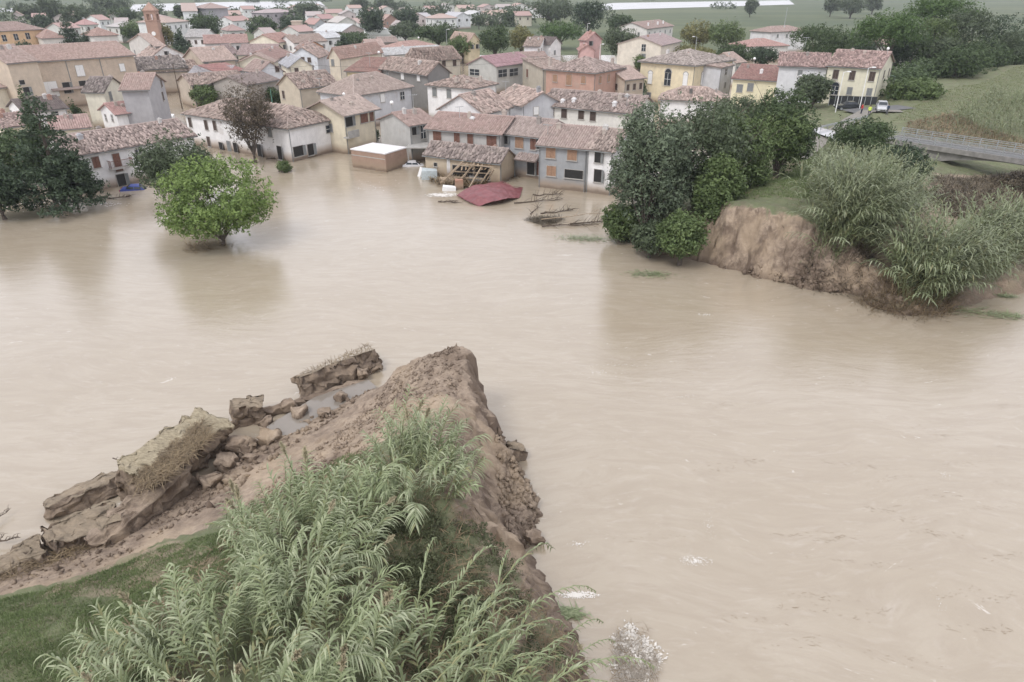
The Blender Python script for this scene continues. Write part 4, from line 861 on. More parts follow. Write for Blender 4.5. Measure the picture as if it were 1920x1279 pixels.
def leafy(name, label, loc, W, Dp, Hc, z0, mat, n, s, seed, lobes=9, r0=None, tiltx=0, cat='tree', group=None, flat=.0, form='round', trunk=True, twigs=0):
    """loc: foot; crown W wide, from z0 to z0+Hc above the foot"""
    r = random.Random(seed); root = empty(name, loc, 0, label, cat, group); L = []
    cz = z0+Hc/2
    if form == 'round':
        L.append((0, 0, cz, W*.41, Dp*.41, Hc*.46))
        for i in range(lobes):
            a = 2*math.pi*i/lobes+r.uniform(-.4, .4); e = r.uniform(-.85, .85); k = math.cos(e*1.2)
            L.append((math.cos(a)*W*.27*k, math.sin(a)*Dp*.27*k, cz+e*Hc*.33, W*r.uniform(.14, .24), Dp*r.uniform(.14, .24), Hc*r.uniform(.13, .22)))
    elif form == 'cone':
        K = lobes
        for i in range(K):
            f = i/(K-1); w = W*.5*(1-f)**.8+.12
            for j in range(3 if f < .7 else 1):
                a = r.uniform(0, 6.28); L.append((math.cos(a)*w*.5*(f < .7), math.sin(a)*w*.5*(f < .7), z0+Hc*(f*.94+.05), w*.75, w*.75*Dp/W, Hc/K*.75))
    elif form == 'umbrella':
        for i in range(lobes):
            a = 2*math.pi*i/lobes+r.uniform(-.3, .3); k = r.uniform(.2, 1)**.7
            L.append((math.cos(a)*W*.33*k, math.sin(a)*Dp*.33*k, z0+Hc*(.62-.22*k*k), W*.2, Dp*.2, Hc*.36))
        L.append((0, 0, z0+Hc*.62, W*.3, Dp*.3, Hc*.38))
    elif form == 'layers':
        for i in range(lobes):
            f = i/lobes; w = W*.5*(1-f*.8)
            for j in range(5):
                a = j*1.256+i*.7+r.uniform(-.3, .3); L.append((math.cos(a)*w*.62, math.sin(a)*w*.62*Dp/W, z0+Hc*f+r.uniform(-.2, .2), w*.42, w*.42, Hc/lobes*.30))
        L.append((0, 0, z0+Hc*.95, W*.06, W*.06, Hc*.08))
    if trunk:
        r0 = r0 or max(.12, W*.03); mb = MB(); tips = [(l[0]*.9, l[1]*.9, l[2]) for l in L[1:] if r.random() < .8][:14]
        if form in ('cone', 'layers'):
            mb.tube([(0,0,-.8), (0,0,z0+Hc*.4), (0,0,z0+Hc*.92)], [r0*1.3, r0*.8, r0*.15], 7)
            for l in L[::2][:24]: mb.tube([(0, 0, max(.3, l[2]-.4)), (l[0], l[1], l[2])], [r0*.3, r0*.06], 4)
        else: limbs(mb, (0, 0, 0), r0, tips, max(.4, z0*.8 if form != 'round' else z0*.7), seed)
        mb.build('trunk', BARK, root, smooth=True)
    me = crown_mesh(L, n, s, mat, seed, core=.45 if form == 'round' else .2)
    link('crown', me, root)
    if twigs:
        tb = MB()
        for i in range(twigs):
            l = L[r.randrange(len(L))]; a = r.uniform(0, 6.28); b_ = r.uniform(-.3, 1)
            p0_ = Vector((l[0]*.6, l[1]*.6, l[2]*.8)); p1_ = Vector((l[0]+math.cos(a)*l[3]*1.1, l[1]+math.sin(a)*l[4]*1.1, l[2]+b_*l[5]*1.2))
            tb.tube([p0_, p0_.lerp(p1_, .5)+Vector((0,0,.2)), p1_], [.06, .03, .012], 4)
        tb.build('twigs', BARK, root, kind='stuff')
    return root
def tree_px(name, label, box, base_py, zb, mat, n, s, seed, crown=.8, **kw):
    """box: crown outline in the photograph; base_py: row of the foot; zb: height of the ground there"""
    x0, y0, x1, y1 = box; cxx, wxx = (x0+x1)/2, (x1-x0)*.565; x0, x1 = cxx-wxx, cxx+wxx; y0 -= (y1-y0)*.05; y = at(960, base_py, zb)[1]
    z1 = height_at(y, y0); z0 = max(height_at(y, y1), zb+.1); zm = (z0+z1)/2; d = depth(y, zm)
    x = ((x0+x1)/2-960)/F*d; W = (x1-x0)/F*d
    # a round crown also shows its depth, so the true height is a little less than the outline
    ct = (CAM_H/math.hypot(y, CAM_H))*W*.25
    z1 -= ct*.35; z0 += ct*.05
    if z1-z0 < .8: z1 = z0+.8
    if name == 'shrub' or name == 'hedge': z0 = zb+.05
    return leafy(name, label, (x, y, zb), W, kw.pop('Dp', W), z1-z0, z0-zb, mat, n, s, seed, **kw)
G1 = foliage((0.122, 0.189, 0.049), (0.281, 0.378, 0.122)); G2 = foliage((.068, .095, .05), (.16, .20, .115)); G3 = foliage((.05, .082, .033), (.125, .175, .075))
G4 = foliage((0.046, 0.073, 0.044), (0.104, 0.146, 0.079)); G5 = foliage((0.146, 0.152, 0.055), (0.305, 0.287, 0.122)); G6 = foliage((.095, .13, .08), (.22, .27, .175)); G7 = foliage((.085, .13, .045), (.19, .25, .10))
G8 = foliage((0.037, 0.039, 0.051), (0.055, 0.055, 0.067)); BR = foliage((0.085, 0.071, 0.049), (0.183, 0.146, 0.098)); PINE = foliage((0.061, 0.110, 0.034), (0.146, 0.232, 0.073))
# the two trees standing in the water
tree_px('broadleaf_tree', 'round bright green tree standing alone in the flood water', (291, 292, 512, 448), 460, 0, G1, 17000, .17, 11, lobes=16, r0=.22)
tree_px('broadleaf_tree', 'dull grey green tree right behind the bright green one', (256, 246, 404, 380), 390, 0, G2, 16000, .17, 12, lobes=13, r0=.25)
# conifers on the left
tree_px('conifer', 'tall dark cedar in front of the white balcony house', (5, 185, 170, 375), 395, 0, G4, 9500, .19, 13, form='layers', lobes=9, r0=.3)
tree_px('conifer', 'slim dark conifer with pointed tip left of the cedar', (30, 176, 98, 330), 382, 0, G3, 7000, .19, 14, form='cone', lobes=9, r0=.25)
tree_px('broadleaf_tree', 'dense green tree at the left edge behind the conifers', (-60, 240, 75, 345), 345, 0, G3, 9000, .24, 15, lobes=10)
tree_px('conifer', 'drooping dark tree cut by the left edge of the photograph', (-70, 295, 42, 400), 412, 0, G4, 9000, .2, 16, lobes=9)
tree_px('conifer', 'low dark spreading conifer in front of the white house corner', (85, 285, 172, 385), 392, 0, G4, 6000, .2, 17, lobes=8)
# the thin brown tree by the long white building
tree_px('half_bare_tree', 'thin brown half bare tree in front of the long white building', (412, 138, 516, 288), 306, 0, BR, 12000, .12, 18, lobes=14, r0=.2, twigs=90)
tree_px('shrub', 'small conical dark tree in the flooded yard', (124, 192, 156, 232), 232, 0, G3, 2500, .22, 19, form='cone', lobes=6)
tree_px('broadleaf_tree', 'ragged green tree beside the small white cottage', (240, 172, 284, 218), 224, 0, G3, 3500, .22, 20, lobes=8)
tree_px('shrub', 'bright green bushes left of the bare tree', (356, 158, 412, 205), 205, 0, G7, 4500, .22, 21, lobes=8)
tree_px('shrub', 'dark green shrubs between bare tree and tan farmhouse', (492, 165, 530, 200), 200, 0, G3, 3000, .22, 22, lobes=7)
tree_px('shrub', 'blackish purple tree in front of the tan farmhouse', (570, 168, 604, 206), 210, 0, G8, 3000, .2, 23, lobes=7)
tree_px('shrub', 'grey green bush behind the blank grey gable', (709, 194, 750, 226), 226, 0, G2, 3000, .2, 24, lobes=7)
tree_px('shrub', 'clipped bush standing in water right of the cream villa', (681, 243, 712, 266), 267, 0, G2, 2200, .18, 25, lobes=6)
tree_px('shrub', 'small uprooted bush floating in front of the long white building', (519, 303, 547, 323), 323, 0, G7, 1600, .13, 26, lobes=6)
# garden trees by the brick house, palm
tree_px('broadleaf_tree', 'dark glossy tree right of the red brick house', (1143, 146, 1184, 184), 190, 0, G4, 4000, .24, 27, lobes=8)
tree_px('broadleaf_tree', 'dull green tree between the dark tree and the palm', (1176, 146, 1213, 184), 190, 0, G3, 3500, .24, 28, lobes=8)
# village trees in the distance (crown box, foot row, leaf)
VT = [('cedar', 'big dark cedar behind the tan warehouse', (105,40,152,96), 100, G4, 'layers', 5000), ('cedar', 'darker broad cedar right of the big cedar', (146,54,190,96), 100, G4, 'cone', 4500),
 ('pine_tree', 'round dark green pine in front of the tall white building', (349,25,421,68), 76, G3, 'round', 5000), ('conifer', 'dark narrow conifer right of the bell tower', (323,56,356,100), 102, G4, 'cone', 3500),
 ('broadleaf_tree', 'olive green tree left of the bell tower', (224,40,268,70), 80, G7, 'round', 4000), ('broadleaf_tree', 'yellowish tree right of the bell tower', (290,45,326,92), 96, G5, 'round', 3500),
 ('broadleaf_tree', 'round dark tree left of the brick stub tower', (460,32,518,66), 72, G3, 'round', 4500), ('broadleaf_tree', 'dark tree around the brick stub tower', (524,34,578,66), 68, G4, 'round', 4000),
 ('broadleaf_tree', 'tall dark oak in the centre of the village', (672,14,722,66), 68, G4, 'round', 5500), ('broadleaf_tree', 'second tall dark oak right of the centre', (742,14,785,50), 54, G4, 'round', 4500),
 ('conifer', 'small pointed conifer above the cream house', (630,66,657,92), 92, G4, 'cone', 2500), ('shrub', 'row of dark shrubs right of the small conifer', (606,60,705,78), 84, G3, 'round', 4000),
 ('broadleaf_tree', 'wide dark grove below the new estate', (775,42,866,80), 80, G3, 'round', 6000), ('broadleaf_tree', 'grey green tree below the second oak', (728,42,790,72), 72, G2, 'round', 4500),
 ('broadleaf_tree', 'bushy tree above the cream block', (838,68,894,104), 104, G7, 'round', 4500), ('broadleaf_tree', 'dark twin-crowned tree left of the brown shrubs', (898,46,960,104), 104, G3, 'round', 6000),
 ('broadleaf_tree', 'brownish tree between twin-crowned tree and umbrella pine', (952,48,1002,96), 98, G5, 'round', 3500), ('umbrella_pine', 'umbrella pine with broad flat crown in mid village', (1004,38,1098,80), 106, PINE, 'umbrella', 7000),
 ('broadleaf_tree', 'tall mottled tree behind the umbrella pine', (995,-6,1080,42), 48, G2, 'round', 6000), ('broadleaf_tree', 'tall dark tree right of the mottled tree', (1072,2,1136,60), 62, G4, 'round', 6000),
 ('broadleaf_tree', 'low green tree behind the grey green tree', (1138,30,1188,56), 58, G3, 'round', 4000), ('broadleaf_tree', 'grey green spreading tree right of the pink house', (1124,50,1202,108), 110, G2, 'round', 6500),
 ('broadleaf_tree', 'yellow green tree left of the pair by the fields', (1277,38,1340,88), 90, G5, 'round', 5000), ('broadleaf_tree', 'yellow green tree right of the pair by the fields', (1325,36,1398,92), 94, G7, 'round', 5500),
 ('hedge', 'olive yellow hedge behind the yellow palazzo', (1232,80,1345,108), 112, G5, 'round', 5500), ('broadleaf_tree', 'dark tree behind the narrow white wing', (1342,78,1412,126), 128, G3, 'round', 5500),
 ('broadleaf_tree', 'dark tree behind the little yellow house', (1400,88,1462,122), 128, G4, 'round', 4500), ('broadleaf_tree', 'lone tree on the fields right of the flooded strip', (1397,0,1420,25), 27, G2, 'round', 1800),
 ('broadleaf_tree', 'first dark tree of the far group on the fields', (1545,-4,1575,24), 26, G2, 'round', 2000), ('broadleaf_tree', 'second wider tree of the far group on the fields', (1572,-6,1625,27), 29, G2, 'round', 2500), ('broadleaf_tree', 'last tree of the far group on the fields', (1622,-6,1655,20), 24, G2, 'round', 2000),
 ('broadleaf_tree', 'huge blue grey tree at the far left', (28,6,78,38), 40, G2, 'round', 3500), ('broadleaf_tree', 'blue grey tree beside the huge far left tree', (72,-4,116,38), 40, G2, 'round', 3500), ('broadleaf_tree', 'far rounded tree above the tall cedar', (112,8,160,48), 50, G2, 'round', 3500),
 ('broadleaf_tree', 'wide blue grey tree far behind the parish hall', (165,-8,250,26), 28, G2, 'round', 4000), ('broadleaf_tree', 'dark tree behind the orange flats', (60,28,100,62), 62, G4, 'round', 3000), ('hedge', 'dark clipped hedge in front of the orange flats', (26,76,64,102), 104, G4, 'round', 3000),
 ('broadleaf_tree', 'tree behind the red hipped roof near the bell tower', (205,14,254,40), 44, G3, 'round', 3000), ('conifer', 'thin dark conifer at the right of the parish hall', (345,84,368,104), 104, G4, 'cone', 1800),
 ('broadleaf_tree', 'small dark tree by the mauve block', (325,10,345,34), 36, G3, 'round', 1500), ('broadleaf_tree', 'grey tree on the plain left of the dark oak', (655,-6,690,18), 22, G2, 'round', 2000), ('broadleaf_tree', 'grey tree on the plain behind the dark oak', (700,-4,740,16), 20, G2, 'round', 2000),
 ('broadleaf_tree', 'pale tree at the edge of the new estate', (886,32,910,46), 48, G2, 'round', 1500), ('broadleaf_tree', 'bushy tree in front of the peach roof', (945,22,966,40), 42, G3, 'round', 1500), ('broadleaf_tree', 'broad tree far behind the mauve block', (548,4,600,32), 34, G2, 'round', 3000),
 ('broadleaf_tree', 'tree in the gap below the mauve block', (512,28,535,44), 46, G3, 'round', 1500), ('shrub', 'yellow green shrub below the cream house with wide gable', (1190,102,1212,116), 118, G7, 'round', 1200)]
for i, (nm, lab, bx, bp, mt, fm, nn) in enumerate(VT):
    yy = at(960, bp, 0)[1]; zb_ = -1.5 if yy < 240 else .2
    q_ = at(960, bx[3]+3, 2.2)[1]; import_row = 640-F*math.tan(math.atan2(1, 1)*0+math.atan(-(CAM_H-zb_)/q_)+PITCH); tree_px(nm, lab, bx, import_row, zb_, mt, int(nn*.8), .30*max(1, yy/230), 40+i, form=fm, lobes={'round': 9, 'cone': 7, 'layers': 6, 'umbrella': 12}[fm], cat='hedge' if nm == 'hedge' else 'shrub' if nm == 'shrub' else 'tree')
# distant belts of trees on the plain
r = np.random.RandomState(3); L = []
for (xa, ya, xb, yb, k) in ((430, 330, 900, 345, 0), ):
    pass
for i in range(60):
    y = r.uniform(430, 620); x = r.uniform(-.85, .16)*y; L.append((x, y, 3.5, r.uniform(5, 9), 5, r.uniform(4, 7.5)))
for i in range(150):
    y = r.choice([560, 800, 1150, 1600, 2300]); x = r.uniform(-.85, .9)*y
    if r.rand() < .75 and x > .1*y: continue
    L.append((x, y*(1+.04*r.randn()), 3.2, r.uniform(6, 14), 5, r.uniform(3, 6)))
fw = link('woodland', crown_mesh(L, 46000, 1.1, G2, 9, core=.7)); tag(fw, 'blue grey woods and tree belts far out on the plain', kind='stuff')
# pines and thicket behind the levee
PT = [('broadleaf_tree', 'dense dark tree behind the right end of the cream farmhouse', (1668,50,1760,132), 150, 2.4, G3, 'round', 7000), ('broadleaf_tree', 'olive tree on the skyline of the grass levee', (1800,70,1890,140), 140, 4.5, G3, 'round', 7000), ('broadleaf_tree', 'dark tree where the levee skyline meets the right edge', (1868,50,1960,128), 132, 4.5, G2, 'round', 7000), ('broadleaf_tree', 'bushy tree wedged between umbrella pine and tallest pine', (1715,30,1800,100), 140, 2.6, G7, 'round', 7000), ('broadleaf_tree', 'deep green tree at the back of the round dark green one', (1540,56,1650,112), 132, 2, G4, 'round', 6000),
 ('umbrella_pine', 'broad umbrella pine behind the cream farmhouse', (1606,16,1742,98), 158, 2.5, PINE, 'umbrella', 9000), ('broadleaf_tree', 'round dark green tree left of the broad umbrella pine', (1478,44,1612,108), 140, 2, G3, 'round', 8000),
 ('umbrella_pine', 'tallest pine at the top right of the photograph', (1700,-14,1832,48), 128, 3, PINE, 'umbrella', 8000), ('broadleaf_tree', 'dark grey green tree right of the tallest pine', (1760,14,1862,112), 136, 3, G2, 'round', 8000),
 ('broadleaf_tree', 'dark brownish tree at the right edge behind the levee', (1835,24,1950,120), 132, 3, G4, 'round', 8000), ('broadleaf_tree', 'deep green bush on the levee foot below the pines', (1752,84,1852,148), 160, 4, G3, 'round', 6500),
 ('shrub', 'silvery grey bush in front of the pines', (1694,114,1772,152), 160, 3.2, G6, 'round', 5000), ('hedge', 'long green hedge at the foot of the grass levee', (1672,146,1768,192), 196, 3.8, G7, 'round', 6000),
 ('broadleaf_tree', 'grey leafed tree left of the cream farmhouse door', (1492,136,1562,196), 205, 3.4, G2, 'round', 5500), ('broadleaf_tree', 'dark tree filling the gap under the umbrella pine', (1655,72,1712,128), 150, 2.6, G4, 'round', 4500),
 ('broadleaf_tree', 'leaning olive tree right of the old peach roofed house', (1746,70,1800,118), 150, 3, G2, 'round', 4500)]
for i, (nm, lab, bx, bp, zb_, mt, fm, nn) in enumerate(PT):
    tree_px(nm, lab, bx, bp, zb_, mt, nn, .27, 140+i, form=fm, lobes=12 if fm == 'umbrella' else 10, cat='hedge' if nm == 'hedge' else 'shrub' if nm == 'shrub' else 'tree', r0=.3)
# trees on the levee at the breach
BT = [('willow_tree', 'grey green willow leaning over the water behind the first', (1170,240,1300,400), 430, .6, G6, 'round', 11000, 12), ('broadleaf_tree', 'light green acacia at the inner edge of the levee top', (1300,285,1400,395), 412, 3.0, G7, 'round', 9000, 10), ('broadleaf_tree', 'mid green crown between the two dark acacias', (1420,200,1520,310), 340, 4.2, G7, 'round', 9000, 10),
 ('willow_tree', 'tall grey green willow at the water edge of the far breach', (1138,178,1310,440), 455, .4, G6, 'round', 17000, 15), ('willow_tree', 'second dusky willow crown behind the first', (1225,176,1420,400), 415, 1.5, G2, 'round', 15000, 13),
 ('broadleaf_tree', 'mid green acacia on the levee crest right of the willows', (1330,205,1460,365), 378, 3.4, G7, 'round', 12000, 12), ('broadleaf_tree', 'dark green acacia further up the levee', (1400,160,1535,330), 335, 4.0, G3, 'round', 12000, 12),
 ('broadleaf_tree', 'dark crown behind the acacias near the yellow house', (1330,175,1480,260), 290, 2.0, G2, 'round', 9000, 12), ('shrub', 'fresh green bush hanging over the earth cliff', (1232,395,1330,478), 482, .9, G7, 'round', 7000, 9),
 ('shrub', 'low willow scrub at the waterline left of the willow', (1125,380,1205,445), 450, .2, G7, 'round', 5000, 8), ('shrub', 'ragged brown green brush under the willow', (1180,415,1260,478), 476, .4, G2, 'round', 4000, 8),
 ('shrub', 'young acacia shrub in front of the far cars', (1560,215,1680,275), 300, 4.6, G3, 'round', 9000, 9), ('broadleaf_tree', 'low green tree left of the acacias behind the willows', (1290,195,1400,290), 310, 1.5, G3, 'round', 8000, 10),
 ('shrub', 'green undergrowth between willow and acacia', (1300,330,1372,400), 418, 3.2, G7, 'round', 6000, 8), ('shrub', 'dark brush below the young acacia shrub', (1640,265,1745,335), 350, 4, G4, 'round', 6500, 8)]
for i, (nm, lab, bx, bp, zb_, mt, fm, nn, lo) in enumerate(BT):
    tree_px(nm, lab, bx, bp, zb_, mt, nn, .17, 180+i, form=fm, lobes=lo, cat='shrub' if nm == 'shrub' else 'tree', r0=.2, twigs=40 if nm != 'shrub' else 0)
# palm
p = at(1205, 190, 0); root = empty('palm_tree', (p[0], p[1], -1), 0, 'small shaggy palm left of the yellow palazzo', 'palm')
mb = MB(); mb.tube([(0,0,0), (.1,0,3), (0,0,5.4)], [.3, .26, .24], 8); mb.build('trunk', BARK, root)
V = []; Q = []
for k in range(26):
    a = k*2.4; el = .9-.055*k; L2 = 1.9; pp = [Vector((0,0,5.4))]
    for j in range(1, 6): t = j/5; pp.append(Vector((math.cos(a)*L2*t, math.sin(a)*L2*t, 5.4+L2*(el*t-1.1*t*t))))
    sd_ = Vector((-math.sin(a), math.cos(a), 0))
    for j in range(5):
        w0, w1 = .3*(1-j/5)+.05, .3*(1-(j+1)/5)+.02; b0 = len(V); V += [tuple(pp[j]-sd_*w0), tuple(pp[j]+sd_*w0), tuple(pp[j+1]+sd_*w1), tuple(pp[j+1]-sd_*w1)]; Q.append((b0, b0+1, b0+2, b0+3))
link('crown', mesh_quads('crown', V, Q, G4, [('var', np.random.RandomState(1).rand(len(Q)), 'FACE')]), root)

L = []; r = random.Random(12)
for i in range(46):
    px, py, z = r.uniform(1668, 1960), 0, 0; f = (px-1668)/292; y_ = 150+60*f+r.uniform(-14, 22); x_ = (px-960)/F*depth(y_, 5)
    L.append((x_, y_, FAR.hs(x_, y_)+1.2, r.uniform(3, 5), r.uniform(3, 5), r.uniform(1.8, 3.4)))
tag(link('thicket', crown_mesh(L, 16000, .36, G3, 77, core=.4)), 'dark thicket filling the ground between the pines behind the levee', kind='stuff')
L = []
for i in range(60):
    px = r.uniform(1160, 1500); f = (px-1160)/340; py = 440-f*170+r.uniform(-26, 10); z_ = .5+f*3; c = C3(px, py, z_); L.append((c[0], c[1], FAR.hs(c[0], c[1])+.5, r.uniform(1.2, 2.2), r.uniform(1.2, 2.2), r.uniform(.9, 1.8)))
tag(link('thicket', crown_mesh(L, 26000, .17, G2, 78, core=.4)), 'dusky undergrowth along the levee side below the willows and acacias', kind='stuff')
# ------------------------------------------------------------------ giant reeds
def reed_mat(k=1):
    m, nt, b = nmat('reed_leaf'); a = attr(nt, 'var')
    col = ramp(nt, a, (0, (.34, .28, .17)), (.10, (.27, .27, .14)), (.22, (.19, .225, .125)), (.6, (.31, .345, .22)), (1, (.50, .52, .375)))
    n = noi(nt, pos(nt), .35, 3, .6); col = mix(nt, ramp(nt, n, (.42, 0), (.7, .5)), col, (.28, .34, .16))
    if k != 1: col = mix(nt, 1.0, col, (k*.97, k, k*.93), 'MULTIPLY')
    nt.links.new(col, b.inputs['Base Color']); b.inputs['Roughness'].default_value = .5; b.inputs['Specular IOR Level'].default_value = .35
    tr = N(nt, 'BsdfTranslucent'); nt.links.new(col, tr.inputs[0]); ms = N(nt, 'MixShader'); ms.inputs[0].default_value = .14
    nt.links.new(b.outputs[0], ms.inputs[1]); nt.links.new(tr.outputs[0], ms.inputs[2]); nt.links.new(ms.outputs[0], nt.nodes['Material Output'].inputs[0]); return m
REED = reed_mat(.92); REED_FAR = reed_mat(.66); CANE = plain('reed_cane', (.22, .25, .13), .6, var=.25, scale=4); PLUME = plain('reed_plume', (.37, .33, .22), .9, var=.2, scale=6); DRY = plain('dry_straw', (.34, .26, .16), .9, var=.35, scale=3)
def cane_path(r, Lc, lean, n=9):
    """list of points: rises and bends over towards +x"""
    P = [Vector((0, 0, 0))]; a = lean*.35+r.uniform(-.05, .05); az = r.uniform(-.15, .15)
    for i in range(n):
        a += lean*(.06+.17*(i/n)**1.2)+(.10 if i > n-3 else 0)
        st = Lc/n; P.append(P[-1]+Vector((math.sin(a)*math.cos(az)*st, math.sin(a)*math.sin(az)*st, math.cos(a)*st)))
    return P
def leaves_on(P, r, nl, ll, lw, start=.2, V=None, Q=None, T=None, seg=4, droop=1.0, roll=None, old=.0):
    n = len(P)-1; roll = r.uniform(0, 6.28) if roll is None else roll
    for k in range(nl):
        f = start+(1-start)*(k+.5)/nl; x = f*n; i = min(n-1, int(x)); p = P[i].lerp(P[i+1], x-i); t = (P[i+1]-P[i]).normalized()
        s = t.cross(Vector((0, 0, 1)));  s = s.normalized() if s.length > .1 else Vector((0, 1, 0)); u = s.cross(t)
        ang = roll+(k % 2)*math.pi+r.uniform(-.45, .45); side = s*math.cos(ang)+u*math.sin(ang)
        L_ = ll*(1-.45*abs(f-.55)*1.6)*r.uniform(.75, 1.2); d = (t*1.0+side*.62).normalized(); q = p.copy(); w_ = lw*r.uniform(.8, 1.15)
        var = min(1, max(0, r.gauss(.58, .21)-(.4 if f < .42 and r.random() < .6 else 0)-(.5 if r.random() < .05 else 0)-old*r.random()))
        wd = d.cross(Vector((0, 0, 1))); wd = wd.normalized() if wd.length > .05 else side
        prev = None
        for j in range(seg+1):
            g = j/seg; ww = w_*(1-g**1.6)*(.6+.8*min(1, g*4)) if j < seg else .002
            a_, b_ = q-wd*ww*.5, q+wd*ww*.5
            if prev:
                b0 = len(V); V += [tuple(prev[0]), tuple(prev[1]), tuple(b_), tuple(a_)]; Q.append((b0, b0+1, b0+2, b0+3)); T.append(min(1, var+.12*g))
            prev = (a_, b_); d = (d+Vector((0, 0, -droop*(.26+.42*g)))+side*.04).normalized(); q = q+d*(L_/seg)
def reed_kind(seed, Lc, lean, nl=30, ll=.62, lw=.05, plume=False, old=0, droop=1.0):
    r = random.Random(seed); P = cane_path(r, Lc, lean); V, Q, T = [], [], []
    leaves_on(P, r, nl, ll, lw, .22, V, Q, T, droop=droop, old=old)
    lm = mesh_quads('leaves', V, Q, REED, [('var', T, 'FACE')])
    mb = MB(); mb.tube(P, [.014+.012*(1-i/len(P)) for i in range(len(P))], 5, cap=False); sm = mb.mesh('stem', CANE)
    pm = None
    if plume:
        V, Q = [], []; t = (P[-1]-P[-2]).normalized(); rr = np.random.RandomState(seed)
        for k in range(130):
            f = rr.rand(); c = P[-1]+t*(f*.62-.05); d = Vector(rr.randn(3))*.5+t*1.5+Vector((0,0,-.3)); d.normalize(); s = d.cross(Vector(rr.randn(3))).normalized()*.03
            l_ = (.24*(1-abs(f-.4)*1.1)); b0 = len(V); V += [tuple(c-s), tuple(c+s), tuple(c+d*l_+s*.3), tuple(c+d*l_-s*.3)]; Q.append((b0, b0+1, b0+2, b0+3))
        pm = mesh_quads('plume', V, Q, PLUME)
    return lm, sm, pm
KIND = [reed_kind(300+i, 2.7+.10*i, (.15, .4, .65, .95)[i % 4], nl=30+(i*5) % 8, ll=.78+.05*(i % 4), lw=.054, plume=(i % 7 == 1), old=.25*(i % 3 == 0), droop=(1.25, 1.5, 1.0)[i % 3]) for i in range(14)]
ARCH = [reed_kind(400+i, 4.4+.3*i, 1.35+.1*(i % 3), nl=34, ll=.55, lw=.05, plume=(i == 2), old=.3, droop=1.1) for i in range(6)]
rr = random.Random(21)
def scatter(poly, n, seed, gap=0):
    r = np.random.RandomState(seed); P = [C3(*p)[:2] for p in poly]; P_ = np.array(P); out = []
    lo, hi = P_.min(0), P_.max(0)
    while len(out) < n:
        q = lo+r.rand(4*n, 2)*(hi-lo); q = q[inpoly(q[:, 0], q[:, 1], P)]
        if not gap: out += [tuple(p) for p in q]; continue
        for p in q[:2*n]:
            if len(out) < n and all((p[0]-a_)**2+(p[1]-b_)**2 > gap for a_, b_ in out): out.append(tuple(p))
        gap *= .7
    return out[:n]
CL = [  # foot area in the photograph (at levee height), number, centre the canes lean away from, label, kinds
 ([(715,890,5.1),(760,860,5.1),(835,865,5.1),(872,930,4.9),(835,965,5),(750,965,5.2),(715,930,5.1)], 46, (770,930,5.1), 'tall giant reed in the upright clump nearest the broken tip of the near levee', KIND, 'reeds in the clump nearest the levee tip'),
 ([(460,1060,3.8),(520,985,4.0),(640,950,5),(695,980,5.2),(680,1110,5.2),(570,1150,5.3),(470,1120,4.6)], 64, (570,1080,5), 'sage green giant reed in the middle thicket on the near levee', KIND, 'reeds in the middle thicket'),
 ([(250,1270,4.2),(350,1200,4.6),(480,1180,5.1),(690,1150,5.2),(740,1300,5.3),(640,1470,5),(260,1470,5),(200,1350,4.2)], 92, (430,1330,5), 'drooping giant reed in the thicket along the bottom edge of the photograph', KIND, 'reeds in the bottom edge thicket'),
 ([(740,1170,5.1),(900,1180,4.5),(1000,1330,3.5),(960,1500,4),(720,1500,5)], 36, (700,1500,5), 'long giant reed leaning towards the river at the lower right of the near levee', ARCH, 'reeds leaning towards the river'),
]
def put_cane(k, x, y, z, rz, sc, label, group, tilt=0):
    lm, sm, pm = k; root = empty('giant_reed', (x, y, z), rz, label, 'reed', group); root.scale = (sc, sc, sc); root.rotation_euler = (0, tilt, rz)
    link('stem', sm, root); link('leaves', lm, root)
    if pm: link('plume', pm, root)
def zs_of(L, pts):
    return L.h(np.array([p[0] for p in pts]), np.array([p[1] for p in pts]))
for ci, (poly, n, ctr, lab, kinds, grp) in enumerate(CL):
    pts = scatter(poly, n, 60+ci, .06); zz = zs_of(NEAR, pts); c = C3(*ctr)
    for (x, y), z in zip(pts, zz):
        if z < .8: continue
        a = math.atan2(y-c[1], x-c[0])+rr.gauss(0, .7)
        if ci == 3: a = rr.gauss(.75, .40)
        k = kinds[rr.randrange(len(kinds))]
        put_cane(k, x, y, z-.05, a, rr.uniform(.68, 1.02), lab, grp, rr.uniform(-.06, .22))
def reed_mass(L, poly, n, seed, Lr, ctr, nl=13, ll=.55, lw=.075, seg=3, lean=(.3, 1.1), base=None, dirf=None, old=.2, tilt=0):
    """many canes joined: a bed where single canes cannot be told apart"""
    r = random.Random(seed); pts = scatter(poly, n, seed); zz = zs_of(L, pts); c = C3(*ctr); V, Q, T = [], [], []
    for (x, y), z in zip(pts, zz):
        P = cane_path(r, r.uniform(*Lr), r.uniform(*lean), 6); a = math.atan2(y-c[1], x-c[0])+r.gauss(0, .5) if dirf is None else dirf(x, y, r)
        M_ = Matrix.Rotation(a, 3, 'Z'); P = [M_ @ p+Vector((x, y, z-.05)) for p in P]
        leaves_on(P, r, nl, ll, lw, .25, V, Q, T, seg=seg, old=old)
        for i in range(len(P)-1):
            s = Vector((.022, 0, 0)); b0 = len(V); V += [tuple(P[i]-s), tuple(P[i]+s), tuple(P[i+1]+s*.6), tuple(P[i+1]-s*.6)]; Q.append((b0, b0+1, b0+2, b0+3)); T.append(.12+.1*r.random())
    return mesh_quads('canes', V, Q, REED_FAR if L is FAR else REED, [('var', T, 'FACE')])
